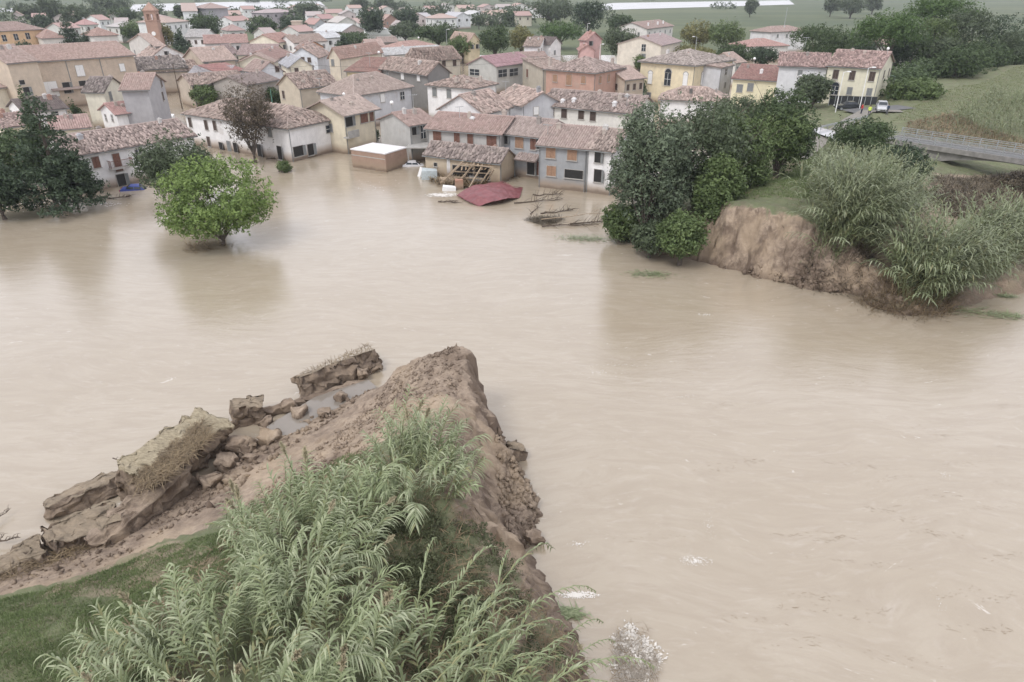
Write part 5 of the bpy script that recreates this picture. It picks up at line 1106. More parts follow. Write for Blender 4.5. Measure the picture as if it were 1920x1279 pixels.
us = [reed_mass(NEAR, CL[0][0], 40, 71, (1.4, 2.6), CL[0][2]), reed_mass(NEAR, CL[1][0], 80, 72, (1.2, 2.6), CL[1][2]), reed_mass(NEAR, CL[2][0], 120, 73, (1.2, 2.8), CL[2][2]), reed_mass(NEAR, CL[3][0], 40, 74, (1.0, 1.8), CL[3][2])]
for i, (me, lb_) in enumerate(zip(us, ('upright clump', 'middle thicket', 'bottom edge thicket', 'river side canes'))):
    tag(link('reed_undergrowth', me), 'short young reeds crowded at the foot of the '+lb_, kind='stuff')
# the reed beds of the far levee: every bed a thing, its canes one mass
def bed(poly, n, seed, Lr, ctr, label, **kw):
    c = C3(*ctr); me = reed_mass(FAR, poly, n, seed, Lr, ctr, **kw); me.transform(Matrix.Translation((-c[0], -c[1], 0)))
    root = empty('reed_clump', (c[0], c[1], 0), 0, label, 'reed clump', 'reed clumps on the far levee'); link('canes', me, root, kind='stuff')
def fan(cx, cy, cz, spread=.5, k=.5):
    c = C3(cx, cy, cz); return lambda x, y, r: math.atan2(y-c[1], x-c[0])+r.gauss(0, spread)
bed([(1530,440,4.6),(1560,412,4.8),(1630,405,4.6),(1665,440,3.6),(1630,470,3.0),(1560,470,3.6)], 480, 81, (4.0, 7.6), (1560,500,2.8), 'great fan shaped reed clump just right of the raw cliff', lw=.085, ll=.95, nl=17, lean=(.35, 1.4), dirf=lambda x, y, r: r.gauss(.8, 1.15))
bed([(1650,385,4.3),(1700,380,4.2),(1730,420,3.5),(1680,440,3.2),(1650,420,4)], 120, 87, (3.0, 4.6), (1660,440,3.4), 'reed clump filling the slope between fan and sprawling clump', lw=.085, ll=.9, nl=16, lean=(.4, 1.2), dirf=lambda x, y, r: r.gauss(.6, .8))
bed([(1670,540,1.2),(1700,520,1.6),(1770,515,1.4),(1800,545,.9),(1760,572,.6),(1690,572,.7)], 560, 82, (4.2, 8.2), (1700,610,.2), 'sprawling reed clump whose dry stems fan out at the water edge', lw=.085, ll=.95, nl=16, lean=(.55, 1.45), old=.35, dirf=lambda x, y, r: r.gauss(.6, 1.1))
bed([(1790,480,1.8),(1860,470,1.6),(1900,500,1.2),(1850,535,.8),(1790,520,1.2)], 360, 88, (4.0, 7.0), (1800,560,.6), 'reed clump leaning right beside the sprawling one', lw=.085, ll=.9, nl=16, lean=(.5, 1.25), dirf=lambda x, y, r: r.gauss(.5, .6))
bed([(1560,340,4.8),(1700,330,4.4),(1740,360,4),(1660,390,4.5),(1560,385,4.8),(1500,370,5.4),(1490,400,5.6)], 380, 83, (3.0, 5.0), (1560,380,4.8), 'reed clump on the levee crest behind the great fan', lw=.085, ll=.9, nl=15, lean=(.35, 1.2), dirf=lambda x, y, r: r.gauss(.9, .8))
bed([(1520,300,4.9),(1600,285,4.7),(1660,300,4.7),(1640,335,4.7),(1540,335,4.9)], 170, 84, (2.6, 3.8), (1560,330,4.8), 'smaller reed clump beside the flooded road', lw=.09, ll=.6, dirf=lambda x, y, r: r.gauss(1.2, .8))
bed([(1880,440,1.2),(1990,420,1),(2050,470,.6),(1950,530,.5),(1900,500,1)], 260, 85, (3.6, 5.4), (1900,520,.8), 'reed clump cut by the right edge of the photograph', lw=.09, ll=.7, dirf=lambda x, y, r: r.gauss(.6, .6))
bed([(1800,215,4.4),(1870,190,4.4),(1960,190,4),(1960,270,3),(1860,262,3.2),(1790,245,3.8)], 420, 86, (2.4, 3.8), (1860,250,3.4), 'pale grey reed bed on the river side of the grass levee', lw=.12, ll=.7, old=.4, nl=9, seg=2, dirf=lambda x, y, r: r.gauss(1.6, 1.0))
# dry brown brush lying in the reeds and under the bridge
def brush(L, poly, n, seed, mat, label, Lr=(.5, 1.5), w=.02, name='dry_brush', up=(.1, 1.0), parent=None, zoff=0):
    r = np.random.RandomState(seed); pts = scatter(poly, n, seed); zz = zs_of(L, pts) if L else np.full(len(pts), zoff); V = []; T = []
    for (x, y), z in zip(pts, zz):
        a = r.uniform(0, 6.28); e = r.uniform(*up); l_ = r.uniform(*Lr); d = Vector((math.cos(a)*math.cos(e), math.sin(a)*math.cos(e), math.sin(e))); s = Vector((-d.y, d.x, 0)).normalized()*w
        p = Vector((x, y, z-.03)); m_ = p+d*l_*.5+Vector((0, 0, .05)); q = p+d*l_+Vector((0, 0, -.12*l_)); V += [tuple(p-s), tuple(p+s), tuple(m_+s), tuple(m_-s), tuple(m_-s), tuple(m_+s), tuple(q+s*.3), tuple(q-s*.3)]; v = r.rand(); T += [v, v]
    return tag(link(name, mesh_quads(name, V, np.arange(len(V)).reshape(-1, 4), mat, [('var', T, 'FACE')]), parent), label, kind='stuff')
STRAW = foliage((.16, .115, .07), (.36, .28, .17), 'straw', .15); BRUSH = foliage((.08, .065, .045), (.20, .165, .11), 'brush', .15)
brush(FAR, [(1480,470,3.2),(1560,440,4),(1640,480,2.6),(1620,545,1),(1540,530,1.4)], 1800, 91, BRUSH, 'dry brown stems hanging over the cliff under the great reed clump', (.6, 1.8), .022)
brush(FAR, [(1600,545,1),(1690,520,1.2),(1800,540,.8),(1780,590,.3),(1700,597,.2),(1630,585,.3)], 3000, 92, STRAW, 'tangle of dry stems at the water edge of the far levee', (.6, 2.2), .02)
brush(FAR, [(1740,330,3.8),(1950,310,2.5),(1960,440,1.2),(1850,440,1.4),(1760,400,3)], 9000, 93, BRUSH, 'dark brown brush on the bank under the bridge', (.4, 1.3), .03)
brush(FAR, [(1700,230,4.5),(1790,215,4.4),(1850,240,3.8),(1960,270,3),(1960,300,3),(1780,262,4),(1700,250,4.6)], 5000, 94, STRAW, 'dry grass and brush beside the bridge railing', (.4, 1.2), .03)
L = [(*C3(px, py, z), rx, rx, .5) for px, py, z, rx in ((1790,350,2.8,2.2),(1850,370,2,2.2),(1900,340,2.4,2.2),(1760,375,3.2,2),(1920,400,1.3,2.4),(1830,410,1.6,2.2),(1880,430,1,2.2))]
tag(link('bramble_bushes', crown_mesh(L, 9000, .13, BRUSH, 95, core=.3)), 'brown bramble bushes on the bank below the bridge', kind='stuff')
# low dark scrub between the near reeds
pts = scatter([(690,985,5.2),(880,965,5),(950,1030,3.6),(1000,1090,3),(900,1150,4.6),(760,1130,5.1),(690,1050,5.2)], 60, 96); zz = zs_of(NEAR, pts); r = random.Random(4)
L = [(x, y, z+.1, r.uniform(.4, .8), r.uniform(.4, .8), r.uniform(.25, .5)) for (x, y), z in zip(pts, zz)]
SCR = foliage((.075, .09, .045), (.16, .175, .09), 'scrub'); tag(link('bramble_scrub', crown_mesh(L, 30000, .045, SCR, 97, core=.3)), 'low dark bramble scrub between the reed thickets and the cliff', kind='stuff')
pts = scatter([(690,1180,5.2),(990,1120,3),(1080,1230,2),(1080,1330,2),(700,1330,5)], 60, 98); zz = zs_of(NEAR, pts)
L = [(x, y, z, r.uniform(.3, .6), r.uniform(.3, .6), r.uniform(.1, .3)) for (x, y), z in zip(pts, zz) if z > .3]
tag(link('bramble_scrub', crown_mesh(L, 14000, .045, SCR, 99, core=.3)), 'sparse scrub on the bare soil at the lower right of the near levee', kind='stuff')
brush(NEAR, [(700,1100,5.2),(1000,1100,3),(1090,1220,1.5),(1090,1330,2),(700,1330,5)], 1500, 100, STRAW, 'flattened straw on the near levee above the river', (.3, 1.4), .012, up=(0, .35))
brush(NEAR, [(430,1000,3),(700,850,4.8),(880,900,5),(880,1130,5),(100,1400,4),(180,1240,4)], 2600, 101, STRAW, 'dead reed leaves lying under the near thickets', (.3, 1.0), .014, up=(0, .5))
# short grass
def grass(L, poly, n, seed, h, w, mat, label, zmin=.6):
    r = np.random.RandomState(seed); P = [C3(*p)[:2] for p in poly]; P_ = np.array(P); x = r.uniform(P_[:, 0].min(), P_[:, 0].max(), n*3); y = r.uniform(P_[:, 1].min(), P_[:, 1].max(), n*3)
    ok = inpoly(x, y, P); x, y = x[ok][:n], y[ok][:n]; cl = np.array([mn.noise(Vector((a*.8, b*.8, 3))) for a, b in zip(x, y)]); ok = cl+.35*r.randn(len(cl)) > -.25; x, y = x[ok], y[ok]
    z = L.h(x, y); ok = z > zmin; x, y, z = x[ok], y[ok], z[ok]; m_ = len(x)
    a = r.uniform(0, 6.28, m_); hh = h*(.5+r.rand(m_)); s = np.stack([np.cos(a), np.sin(a), 0*a], 1)*w; o = np.stack([r.randn(m_), r.randn(m_), 0*a], 1)*hh[:, None]*.45; up = np.stack([0*a, 0*a, hh], 1); p = np.stack([x, y, z-.02], 1)
    V = np.stack([p-s, p+s, p+up+o+s*.2, p+up+o-s*.2], 1).reshape(-1, 3)
    return tag(link('grass', mesh_quads('grass', V, np.arange(len(V)).reshape(-1, 4), mat, [('var', r.rand(m_), 'FACE')])), label, kind='stuff')
GR2 = foliage((.15, .18, .075), (.26, .29, .14), 'grass_blades', .2); GR = foliage((.13, .185, .075), (.27, .33, .15), 'grass_blades', .25)
grass(NEAR, [(0,1120,1.8),(130,1085,2),(230,1045,2.2),(300,1010,2.4),(420,1000,2.6),(480,1060,4.6),(300,1260,4.6),(200,1400,4.6),(-60,1400,4),(-60,1150,2)], 90000, 5, .10, .012, GR, 'short green grass on the near levee slope')
grass(NEAR, [(430,960,2),(600,870,3),(700,830,4.4),(720,900,5),(560,980,4),(440,1020,3)], 14000, 6, .13, .012, GR, 'thin grass above the bare earth strip')
grass(FAR, [(1365,378,5),(1480,390,5),(1600,400,4.6),(1560,300,4.9),(1520,270,4.9),(1440,320,5)], 26000, 7, .18, .03, GR, 'grass on the cut end of the far levee')
grass(FAR, [(1670,225,4.8),(1720,190,5.4),(1800,160,6.3),(1930,120,7),(1960,200,4.5),(1800,225,4.4)], 34000, 8, .14, .04, GR2, 'mown grass on the long green levee slope')
# ------------------------------------------------------------------ slumped blocks of the near levee
def clod(name, label, c, size, rz, tilt=(0, 0), seed=0, top='straw', cuts=22, rough=.25, cat='earth block', group=None, sink=.4):
    import bmesh
    bm = bmesh.new(); bmesh.ops.create_cube(bm, size=1); bmesh.ops.subdivide_edges(bm, edges=bm.edges[:], cuts=cuts, use_grid_fill=True)
    S3 = Vector(size); o3 = Vector((seed*3.1, seed*1.7, seed))
    for v in bm.verts:
        n_ = v.co.copy(); n_.z *= .7; k = 1-.20*max(0, n_.length-.5); p = Vector((v.co.x*S3.x, v.co.y*S3.y, v.co.z*S3.z))*k
        q = p*1.5+o3; v.co = p+Vector((mn.fractal(q, .95, 2.1, 6), mn.fractal(q+Vector((9, 0, 0)), 1, 2, 5), mn.fractal(q+Vector((0, 9, 0)), 1, 2, 5)))*rough*min(1.6, min(size)+.4)
        if v.co.z > 0 and top != 'earth': v.co.z = S3.z*.5*k+mn.fractal(q*.8, 1, 2, 4)*.12 if v.co.z > S3.z*.34 else v.co.z
    me = bpy.data.meshes.new(name); bm.to_mesh(me); bm.free()
    a = me.attributes.new('grass', 'FLOAT', 'POINT'); zt = S3.z*.36
    a.data.foreach_set('value', [({'dirty': .365}.get(top, .7) if v.co.z > zt else 0) if top != 'earth' else 0 for v in me.vertices]); me.materials.append(CLOD if top != 'earth' else EARTH)
    me.polygons.foreach_set('use_smooth', [True]*len(me.polygons))
    x, y, z = C3(*c); root = link(name, me, loc=(x, y, z)); root.rotation_euler = (tilt[0], tilt[1], rz); tag(root, label, cat, group); return root
def clod_mat():
    m, nt, b = nmat('soil_block'); co = pos(nt); n1 = noi(nt, co, 1.3, 7, .7); n2 = noi(nt, pos(nt, (1, 3, 1), rot=(0, 0, R(-40))), 5, 5, .7)
    e = mix(nt, ramp(nt, n1, (.35, 0), (.68, 1)), (.11, .082, .062), (.31, .24, .175))
    g_ = mix(nt, ramp(nt, n2, (.35, 0), (.65, 1)), (.22, .185, .125), (.42, .36, .25))
    col = mix(nt, ramp(nt, attr(nt, 'grass'), (.3, 0), (.5, 1)), e, g_); nt.links.new(col, b.inputs['Base Color']); b.inputs['Roughness'].default_value = .9
    nb = bump(nt, b, n1, .8, .15); bump(nt, b, noi(nt, co, 9, 5, .7), .6, .05, nb); return m
CLOD = clod_mat()
def yaw(p, q, z=.5):
    a, b = at(*p, z), at(*q, z); return math.atan2(b[1]-a[1], b[0]-a[0]), float(np.linalg.norm(b-a))
y1, l1 = yaw((565, 722), (712, 668)); clod('earth_block', 'long tilted turf block lying across the mouth of the breach', (636, 700, .55), (l1, 1.2, 1.5), y1, (R(-28), 0), 1, cuts=26, top='dirty')
y2, l2 = yaw((262, 905), (398, 805)); clod('earth_block', 'largest slumped block with flattened straw top and dark wet face', (330, 862, 1.0), (l2+.6, 2.1, 2.6), y2, (R(14), R(3)), 2, cuts=30)
y3, l3 = yaw((90, 952), (246, 885)); clod('earth_block', 'low dark slab sliding into the water left of the largest block', (170, 925, .25), (l3, 1.3, .9), y3, (R(-12), 0), 3, top='dirty', cuts=24)
y4, l4 = yaw((95, 1030), (222, 985)); clod('earth_block', 'rounded hump draped with hanging straw near the left edge', (158, 1003, .8), (l4, 1.4, 1.5), y4, (R(10), 0), 4, cuts=22, top='dirty')
y5, l5 = yaw((-60, 1110), (100, 1040)); clod('earth_block', 'crumbling straw covered rim at the left edge of the near levee', (15, 1072, .7), (l5, 1.2, 1.3), y5, (R(8), 0), 5, cuts=22, top='dirty')
y6, l6 = yaw((400, 885), (300, 975)); clod('earth_block', 'dark wet ridge joining the largest block to the hump', (275, 960, .55), (l6+2.2, 1.1, 1.6), y6, (0, 0), 6, top='earth', cuts=14)
clod('earth_block', 'upright clod with grassy cap at the trench mouth', (465, 772, .55), (1.7, 1.3, 1.5), .4, (0, R(6)), 7, top='dirty')
yy, ll_ = yaw((405, 800), (560, 752)); clod('earth_block', 'thin mud ridge closing off the grey puddles', (500, 778, .15), (ll_, .5, .6), yy, (0, 0), 8, top='earth', cuts=12)
yy, ll_ = yaw((540, 752), (690, 708)); clod('earth_block', 'wet shelf of mud in front of the long tilted turf block', (620, 738, .1), (ll_, .5, .45), yy, (0, 0), 9, top='earth', cuts=12)
SM = [(505,822,.9,'dark clod beside the left puddle'),(560,775,.8,'flat clod between ridge and left puddle'),(640,748,.6,'small clod at the right puddle'),(590,812,.5,'clod at the near rim of the left puddle'),(610,778,.7,'clod splitting the two puddles'),(452,838,1.1,'wide dark clod in the trench'),(425,868,.9,'clod at the foot of the largest block'),(470,860,.6,'small lump in the middle of the trench'),(432,900,.7,'brown lump at the near side of the trench'),(395,905,1.0,'dark heap under the largest block'),(540,760,.6,'lump on the thin mud ridge'),(680,700,.7,'chunk beside the tilted turf block'),(415,842,.7,'angular clod leaning on the largest block'),(500,790,.6,'lump next to the upright clod')]
for i, (px, py, s, lb_) in enumerate(SM): clod('clod', lb_, (px, py, .45), (s*1.2, s, s*.8), i*1.3, (0, 0), 20+i, top='earth', cuts=6, cat='clod', rough=.3)
clod('clod', 'root bound clod standing out of the water right of the cliff', (957, 850, .35), (1.3, 1.0, 1.1), .3, (0, 0), 41, top='dirty', cuts=9, cat='clod', rough=.3)
clod('clod', 'small reddish clod at the water below the slumped ledge', (1000, 1008, .3), (.7, .6, .6), .3, (0, 0), 42, top='earth', cuts=6, cat='clod', rough=.3)
brush(NEAR, [(0,1100,1),(0,1050,1),(110,1010,1),(215,965,1),(225,1000,1),(130,1040,1)], 1600, 110, STRAW, 'straw hanging over the hump and rim at the left edge', (.4, 1.1), .014, up=(-.2, .6))
r_ = brush(None, [(250,890,2.3),(380,785,2.3),(400,815,2.3),(310,900,2.3),(262,920,2.3)], 1500, 111, STRAW, 'flattened straw on top of the largest slumped block', (.3, .8), .012, up=(-.15, .3), zoff=2.28)
brush(None, [(560,700,1.1),(690,645,1.1),(705,655,1.1),(590,705,1.1)], 500, 112, STRAW, 'ragged grass fringe on the tilted turf block', (.2, .6), .014, up=(-.2, .9), zoff=1.05)
PUD = plain('puddle_water', (.22, .195, .165), .08, var=.08, scale=.5)
mb = MB(); mb.poly([C3(px, py, .40) for px, py in ((500,830),(500,800),(590,745),(690,712),(705,725),(690,750),(600,815),(540,845))]); tag(mb.build('puddle', PUD), 'grey puddles trapped behind the slumped blocks', kind='structure')

# crumbled soil lying along the trench and at the foot of the cliff
def crumbs(L, poly, n, seed, smin, smax, label, mat):
    r = np.random.RandomState(seed); pts = np.array(scatter(poly, n, seed)); zz = L.h(pts[:, 0], pts[:, 1]); m_ = len(pts)
    base = np.array([(1,0,0),(-1,0,0),(0,1,0),(0,-1,0),(0,0,1),(0,0,-1)], float); tri = np.array([(0,2,4),(2,1,4),(1,3,4),(3,0,4),(2,0,5),(1,2,5),(3,1,5),(0,3,5)])
    s = smin+(smax-smin)*r.rand(m_)**3; V = base[None]*(s[:, None, None]*(.6+.8*r.rand(m_, 6, 1)))+r.randn(m_, 6, 3)*s[:, None, None]*.28
    V += np.stack([pts[:, 0], pts[:, 1], zz+s*.2], 1)[:, None]; Q = (tri[None]+(np.arange(m_)*6)[:, None, None]).reshape(-1, 3)
    tag(link('soil_crumbs', mesh_quads('soil_crumbs', V.reshape(-1, 3), Q, mat, [('grass', np.zeros(m_*6), 'POINT')])), label, kind='stuff')
crumbs(NEAR, [(400,860,.5),(560,760,.4),(700,710,.4),(710,740,.5),(600,820,.5),(500,880,.9),(420,950,1),(330,980,.8)], 650, 201, .03, .24, 'lumps of wet soil strewn along the trench', EARTH_DARK)
crumbs(NEAR, [(430,980,1.5),(560,860,2),(740,700,3),(860,650,5),(870,720,5),(760,800,4.8),(640,900,4),(480,1000,3)], 3000, 202, .02, .13, 'crumbs of dry soil on the bare crest', EARTH)
crumbs(NEAR, [(930,830,.6),(990,890,.6),(1010,950,.6),(1000,1010,.4),(950,1010,1),(930,920,1.4)], 900, 203, .02, .22, 'soil lumps on the slumped ledge under the cliff', EARTH)
crumbs(NEAR, [(0,1110,1.4),(0,1060,1),(230,975,.8),(400,900,.6),(380,960,1.2),(200,1060,1.6)], 500, 204, .02, .16, 'soil lumps along the left rim', EARTH_DARK)
crumbs(FAR, [(1285,486,.3),(1440,526,.3),(1600,560,.3),(1600,530,1),(1440,500,1.2),(1300,470,1)], 900, 205, .04, .35, 'soil lumps at the foot of the far cliff', EARTH)
# ------------------------------------------------------------------ wreckage round the collapsed barn
def beam(p, q, w, mat, name='timber', label=None, cat=None, parent=None):
    p, q = Vector(p), Vector(q); c = (p+q)/2; mb = MB(); L_ = (q-p).length/2; h = w/2
    mb.box(-L_, -h, -h, L_, h, h); o = mb.build(name, mat, parent, loc=c); o.rotation_euler = (q-p).to_track_quat('X', 'Z').to_euler()
    if label: tag(o, label, cat)
    return o
def V3(px, py, z): return Vector(C3(px, py, z))
h24y = at(880, 336, 0)
wr = empty('roof_frame', tuple(C3(875, 335, 0)), 0, 'fallen roof frame of pale rafters with boards hanging out of the collapsed barn', 'roof frame')
def loc_(px, py, z): return V3(px, py, z)-Vector(wr.location)
for (a, za, b, zb_, w) in (((838,331),.3,(868,303),2.9,.16), ((855,348),.1,(890,306),2.7,.16), ((880,352),.1,(905,310),2.6,.16), ((900,346),.2,(922,314),2.5,.16), ((826,346),.1,(866,306),2.8,.2), ((912,340),.3,(926,318),2.4,.14), ((868,340),.2,(884,305),2.7,.13)):
    beam(loc_(*a, za), loc_(*b, zb_), w, WOOD, 'rafter', parent=wr)
for (a, za, b, zb_) in (((862,308),2.6,(927,314),2.5), ((852,322),1.5,(918,326),1.4), ((846,332),.9,(905,336),.9)):
    beam(loc_(*a, za), loc_(*b, zb_), .13, WOOD, 'purlin', parent=wr)
slat = MB(); slat.box(-.7, -.14, -.02, .7, .14, .02); sm_ = slat.mesh('board', plain('pale_board', (.50, .38, .26), .8, var=.2))
for i in range(16):
    px, py = 866+(i % 8)*7.5, 309+(i//8)*7; o = link('board', sm_, wr, loc=loc_(px, py, 2.5-(i//8)*.5)); o.rotation_euler = (rr.uniform(-.9, -.4), rr.uniform(-.2, .2), rr.uniform(1.2, 1.7))
def junk(name, label, c, size, rz, mat, tilt=(0, 0), cat=None, cut=.2):
    mb = MB(); x, y, z = size; x /= 2; y /= 2
    mb.hexa([(-x, -y, 0), (x, -y*.92, 0), (x*.95, y, 0), (-x, y, 0), (-x*(1-cut*.5), -y*.95, z*.92), (x*.96, -y*(1-cut*.6), z), (x*.9, y*.9, z*.95), (-x*.92, y*.94, z)])
    o = mb.build(name, mat, loc=C3(*c)); o.rotation_euler = (tilt[0], tilt[1], rz); return tag(o, label, cat or name.replace('_', ' '))
junk('brick_pier', 'broken red brick pier standing in front of the fallen rafters', (861, 355, 0), (1.1, .8, 1.3), .1, plaster((.42, .17, .10), True), cat='pier')
junk('wall_fragment', 'white plastered wall fragment behind the leaning rafters', (849, 330, .3), (1.6, .3, 2.6), .2, plaster(WHT), cat='wall')
junk('wall_fragment', 'grey rubble wall stub right of the brick pier', (893, 343, 0), (2.2, .9, .8), .3, CONC, (.1, .15), cat='wall')
junk('freezer', 'white box like appliance floating by the brick pier', (842, 358, -.05), (1.8, .9, .6), .1, WHITEP, (.05, .1), cat='appliance')
junk('blue_cabin', 'pale grey blue panelled cabin half sunk left of the collapsed barn', (805, 338, -.2), (2.2, 1.6, 1.5), .1, plain('blue_panel', (.44, .49, .50), .7), (.03, .06), cat='cabin')
junk('white_tank', 'white plastic tank leaning on the panelled cabin', (790, 334, -.2), (.9, .9, 1.4), .5, WHITEP, (.1, .3), cat='tank')
junk('rubble_heap', 'brown heap of planks and mud under the rafters', (842, 347, -.2), (2.6, 1.3, .9), .4, WOOD, (.1, .1), cat='rubble')
junk('plank_raft', 'tan sheet of board on the roof edge behind the half new roof', (267, 215, 2.2), (2.2, 1.6, .5), .3, plain('tan_board', (.60, .42, .26), .8), cat='board')
junk('plastic_sheet', 'white crumpled sheet beside the tall narrow house', (309, 221, .3), (3.6, 2.0, .6), .2, WHITEP, (.1, .1), cat='sheet')
brush(None, [(800,340,0),(850,355,0),(905,350,0),(925,335,0),(905,325,.3),(840,330,.3)], 1300, 130, STRAW, 'splintered laths and straw round the collapsed barn', (.4, 1.8), .045, up=(0, .9), zoff=.12)
# crumpled plum coloured sheet roof
root = empty('metal_roof', tuple(C3(925, 372, 0)), 0, 'large crumpled plum red sheet metal roof floating by the collapsed barn', 'metal roof')
G_ = [[(856,367,.15),(872,355,.9),(893,347,1.3),(916,343,1.2),(938,341,.9)], [(868,373,.25),(886,362,1.0),(908,354,1.3),(930,348,1.2),(952,346,.8)], [(882,380,.25),(900,370,.9),(924,361,1.1),(944,355,1.0),(962,352,.6)], [(897,387,.05),(918,380,.5),(942,374,.7),(958,366,.6),(980,353,.05)]]
G_[3][3] = (974, 371, .1); 
V = [V3(*g)-Vector(root.location) for row in G_ for g in row]
me = bpy.data.meshes.new('sheet'); me.from_pydata([tuple(v) for v in V], [], [(r_*5+c, r_*5+c+1, r_*5+c+6, r_*5+c+5)[::-1] for r_ in range(3) for c in range(4)])
PLUM = plain('plum_metal', (.20, .065, .07), .42, .0, var=.2, scale=1.2); me.materials.append(PLUM)
so = link('sheet', me, root); md = so.modifiers.new('s', 'SUBSURF'); md.subdivision_type = 'SIMPLE'; md.levels = md.render_levels = 4
tx = bpy.data.textures.new('dent', 'CLOUDS'); tx.noise_scale = 1.6; dm = so.modifiers.new('d', 'DISPLACE'); dm.texture = tx; dm.strength = .35; dm.mid_level = .5; sdm = so.modifiers.new('t', 'SOLIDIFY'); sdm.thickness = .05
for k in range(9):
    f = k/8; a = V[0].lerp(V[4], f); b = V[15].lerp(V[19], f); m1 = V[5].lerp(V[9], f); m2 = V[10].lerp(V[14], f)
    mb = MB(); mb.tube([a+Vector((0,0,.10)), m1+Vector((0,0,.12)), m2+Vector((0,0,.12)), b+Vector((0,0,.08))], .03, 4); mb.build('seam', PLUM, root)
# car hulls in the flood
def car(label, px, py, z, rz, paint, name='parked_car', suv=False, tilt=0, cat='car'):
    root = empty(name, C3(px, py, z), rz, label, cat); root.rotation_euler = (0, tilt, rz)
    H_ = .12 if suv else 0; import bmesh
    prof = [(-2.15,.35),(-2.2,.75),(-2.1,1.0+H_*.3),(-1.9,1.05+H_),(.75,1.0+H_),(1.9,.85+H_),(2.15,.68),(2.15,.35)]
    cab = [(-1.95 if suv else -1.6,1.05+H_),(-1.65 if suv else -1.0,1.46+H_*1.6),(.05,1.5+H_*1.6),(.85,1.0+H_)]
    bm = bmesh.new()
    def ext(pr, w0, w1):
        n = len(pr); zmax = max(p[1] for p in pr); zmin = min(p[1] for p in pr); f = lambda z: w0+(w1-w0)*(z-zmin)/(zmax-zmin)
        A_ = [bm.verts.new((x, -f(z_), z_)) for x, z_ in pr]; B_ = [bm.verts.new((x, f(z_), z_)) for x, z_ in pr]
        bm.faces.new(A_); bm.faces.new(B_[::-1])
        for i in range(n): bm.faces.new([A_[i], B_[i], B_[(i+1) % n], A_[(i+1) % n]])
    ext(prof, .88, .84); bmesh.ops.bevel(bm, geom=bm.edges[:], offset=.07, segments=2, affect='EDGES')
    me = bpy.data.meshes.new('body'); bm.to_mesh(me); bm.free(); me.materials.append(paint); link('body', me, root)
    bm = bmesh.new(); ext(cab, .80, .62); bmesh.ops.bevel(bm, geom=bm.edges[:], offset=.04, segments=2, affect='EDGES')
    me = bpy.data.meshes.new('roof'); bm.to_mesh(me); bm.free(); me.materials.append(paint); link('roof', me, root)
    zt, zb_ = cab[1][1]-.09, cab[0][1]+.05
    for s in (-1, 1):
        for xa, xb in ((-1.35, -.5), (-.42, .45)):
            mb = MB(); f = lambda z_: s*(.80+(.62-.80)*(z_-cab[0][1])/(cab[2][1]-cab[0][1])+.006)
            mb.poly([(xa, f(zb_), zb_), (xb, f(zb_), zb_), (xb-.16 if xb > 0 else xb, f(zt), zt), (xa+(.12 if xa < -1 else 0), f(zt), zt)][::s]); mb.build('side_window', GLASS, root)
    def slope_pane(p, q, nm, off):
        mb = MB(); (x0, z0), (x1, z1) = p, q; ex = lambda t: (x0+(x1-x0)*t+off, z0+(z1-z0)*t+abs(off)*.6)
        a, b = ex(.12), ex(.85); mb.poly([(a[0], -.70, a[1]), (a[0], .70, a[1]), (b[0], .60, b[1]), (b[0], -.60, b[1])]); mb.build(nm, GLASS, root)
    slope_pane(cab[3], cab[2], 'windscreen', .02); slope_pane(cab[0], cab[1], 'rear_window', -.02)
    for x in (-1.35, 1.32):
        for s in (-1, 1):
            mb = MB(); mb.tube([(x, s*.70, .33), (x, s*.90, .33)], .33, 16); wh = mb.build('wheel', plain('tyre_rubber', (.02, .02, .02), .8), root)
            mb = MB(); mb.tube([(x, s*.901, .33), (x, s*.915, .33)], .2, 12); mb.build('rim', STEEL, wh)
    for s in (-1, 1):
        mb = MB(); mb.box(2.12, s*.62-.18, .66, 2.20, s*.62+.18, .82); mb.build('headlight', WHITEP, root)
        mb = MB(); mb.box(-2.23, s*.68-.12, .72, -2.16, s*.68+.12, .92); mb.build('tail_light', plain('red_lens', (.4, .02, .02), .3), root)
    mb = MB(); mb.box(2.13, -.4, .48, 2.19, .4, .62); mb.build('grille', DARK, root)
    return root
PD = plain('dark_grey_paint', (.04, .045, .05), .25, .3, var=.05); PS = plain('silver_paint', (.55, .56, .58), .25, .4, var=.03); PW = plain('white_car_paint', (.72, .72, .74), .25, var=.03); PB = plain('blue_car_paint', (.05, .08, .30), .3, var=.05)
def gz(px, py, z0): 
    for _ in range(6): c = at(px, py, z0); z0 = FAR.hs(c[0], c[1])
    return z0
z_ = gz(1588, 206, 4); car('dark grey estate car parked side on before the black fence', 1588, 207, z_+.03, R(176), PD)
z_ = gz(1650, 210, 4); car('silver off road car parked nose on by the grass levee', 1652, 210, z_+.03, R(-112), PS, suv=True)
car('white car drowned up to its windows left of the collapsed barn', 778, 321, -.85, R(10), PW, tilt=.06)
car('dark car swept under the canopy of the small grey house', 782, 298, -.3, R(25), PD, tilt=.05)
car('blue car almost submerged beside the dull grey green tree', 263, 368, -.95, R(15), PB, tilt=.08)
car('pale car inside the garage opening of the grey row house', 1075, 331, -.5, R(-80), PS)
# canopy roof and posts between small grey house and terrace
b0 = V3(790, 274, 2.5); root = empty('carport', tuple(b0), 0, 'flat grey carport roof on posts beside the small grey house', 'carport')
mb = MB(); mb.box(-2.0, -2, 0, 2.2, 2.2, .14); mb.build('roof', CONC, root)
for x in (-1.8, 2.0):
    mb = MB(); mb.box(x-.08, -1.8, -3.5, x+.08, -1.64, -.003); mb.build('post', CONC, root)
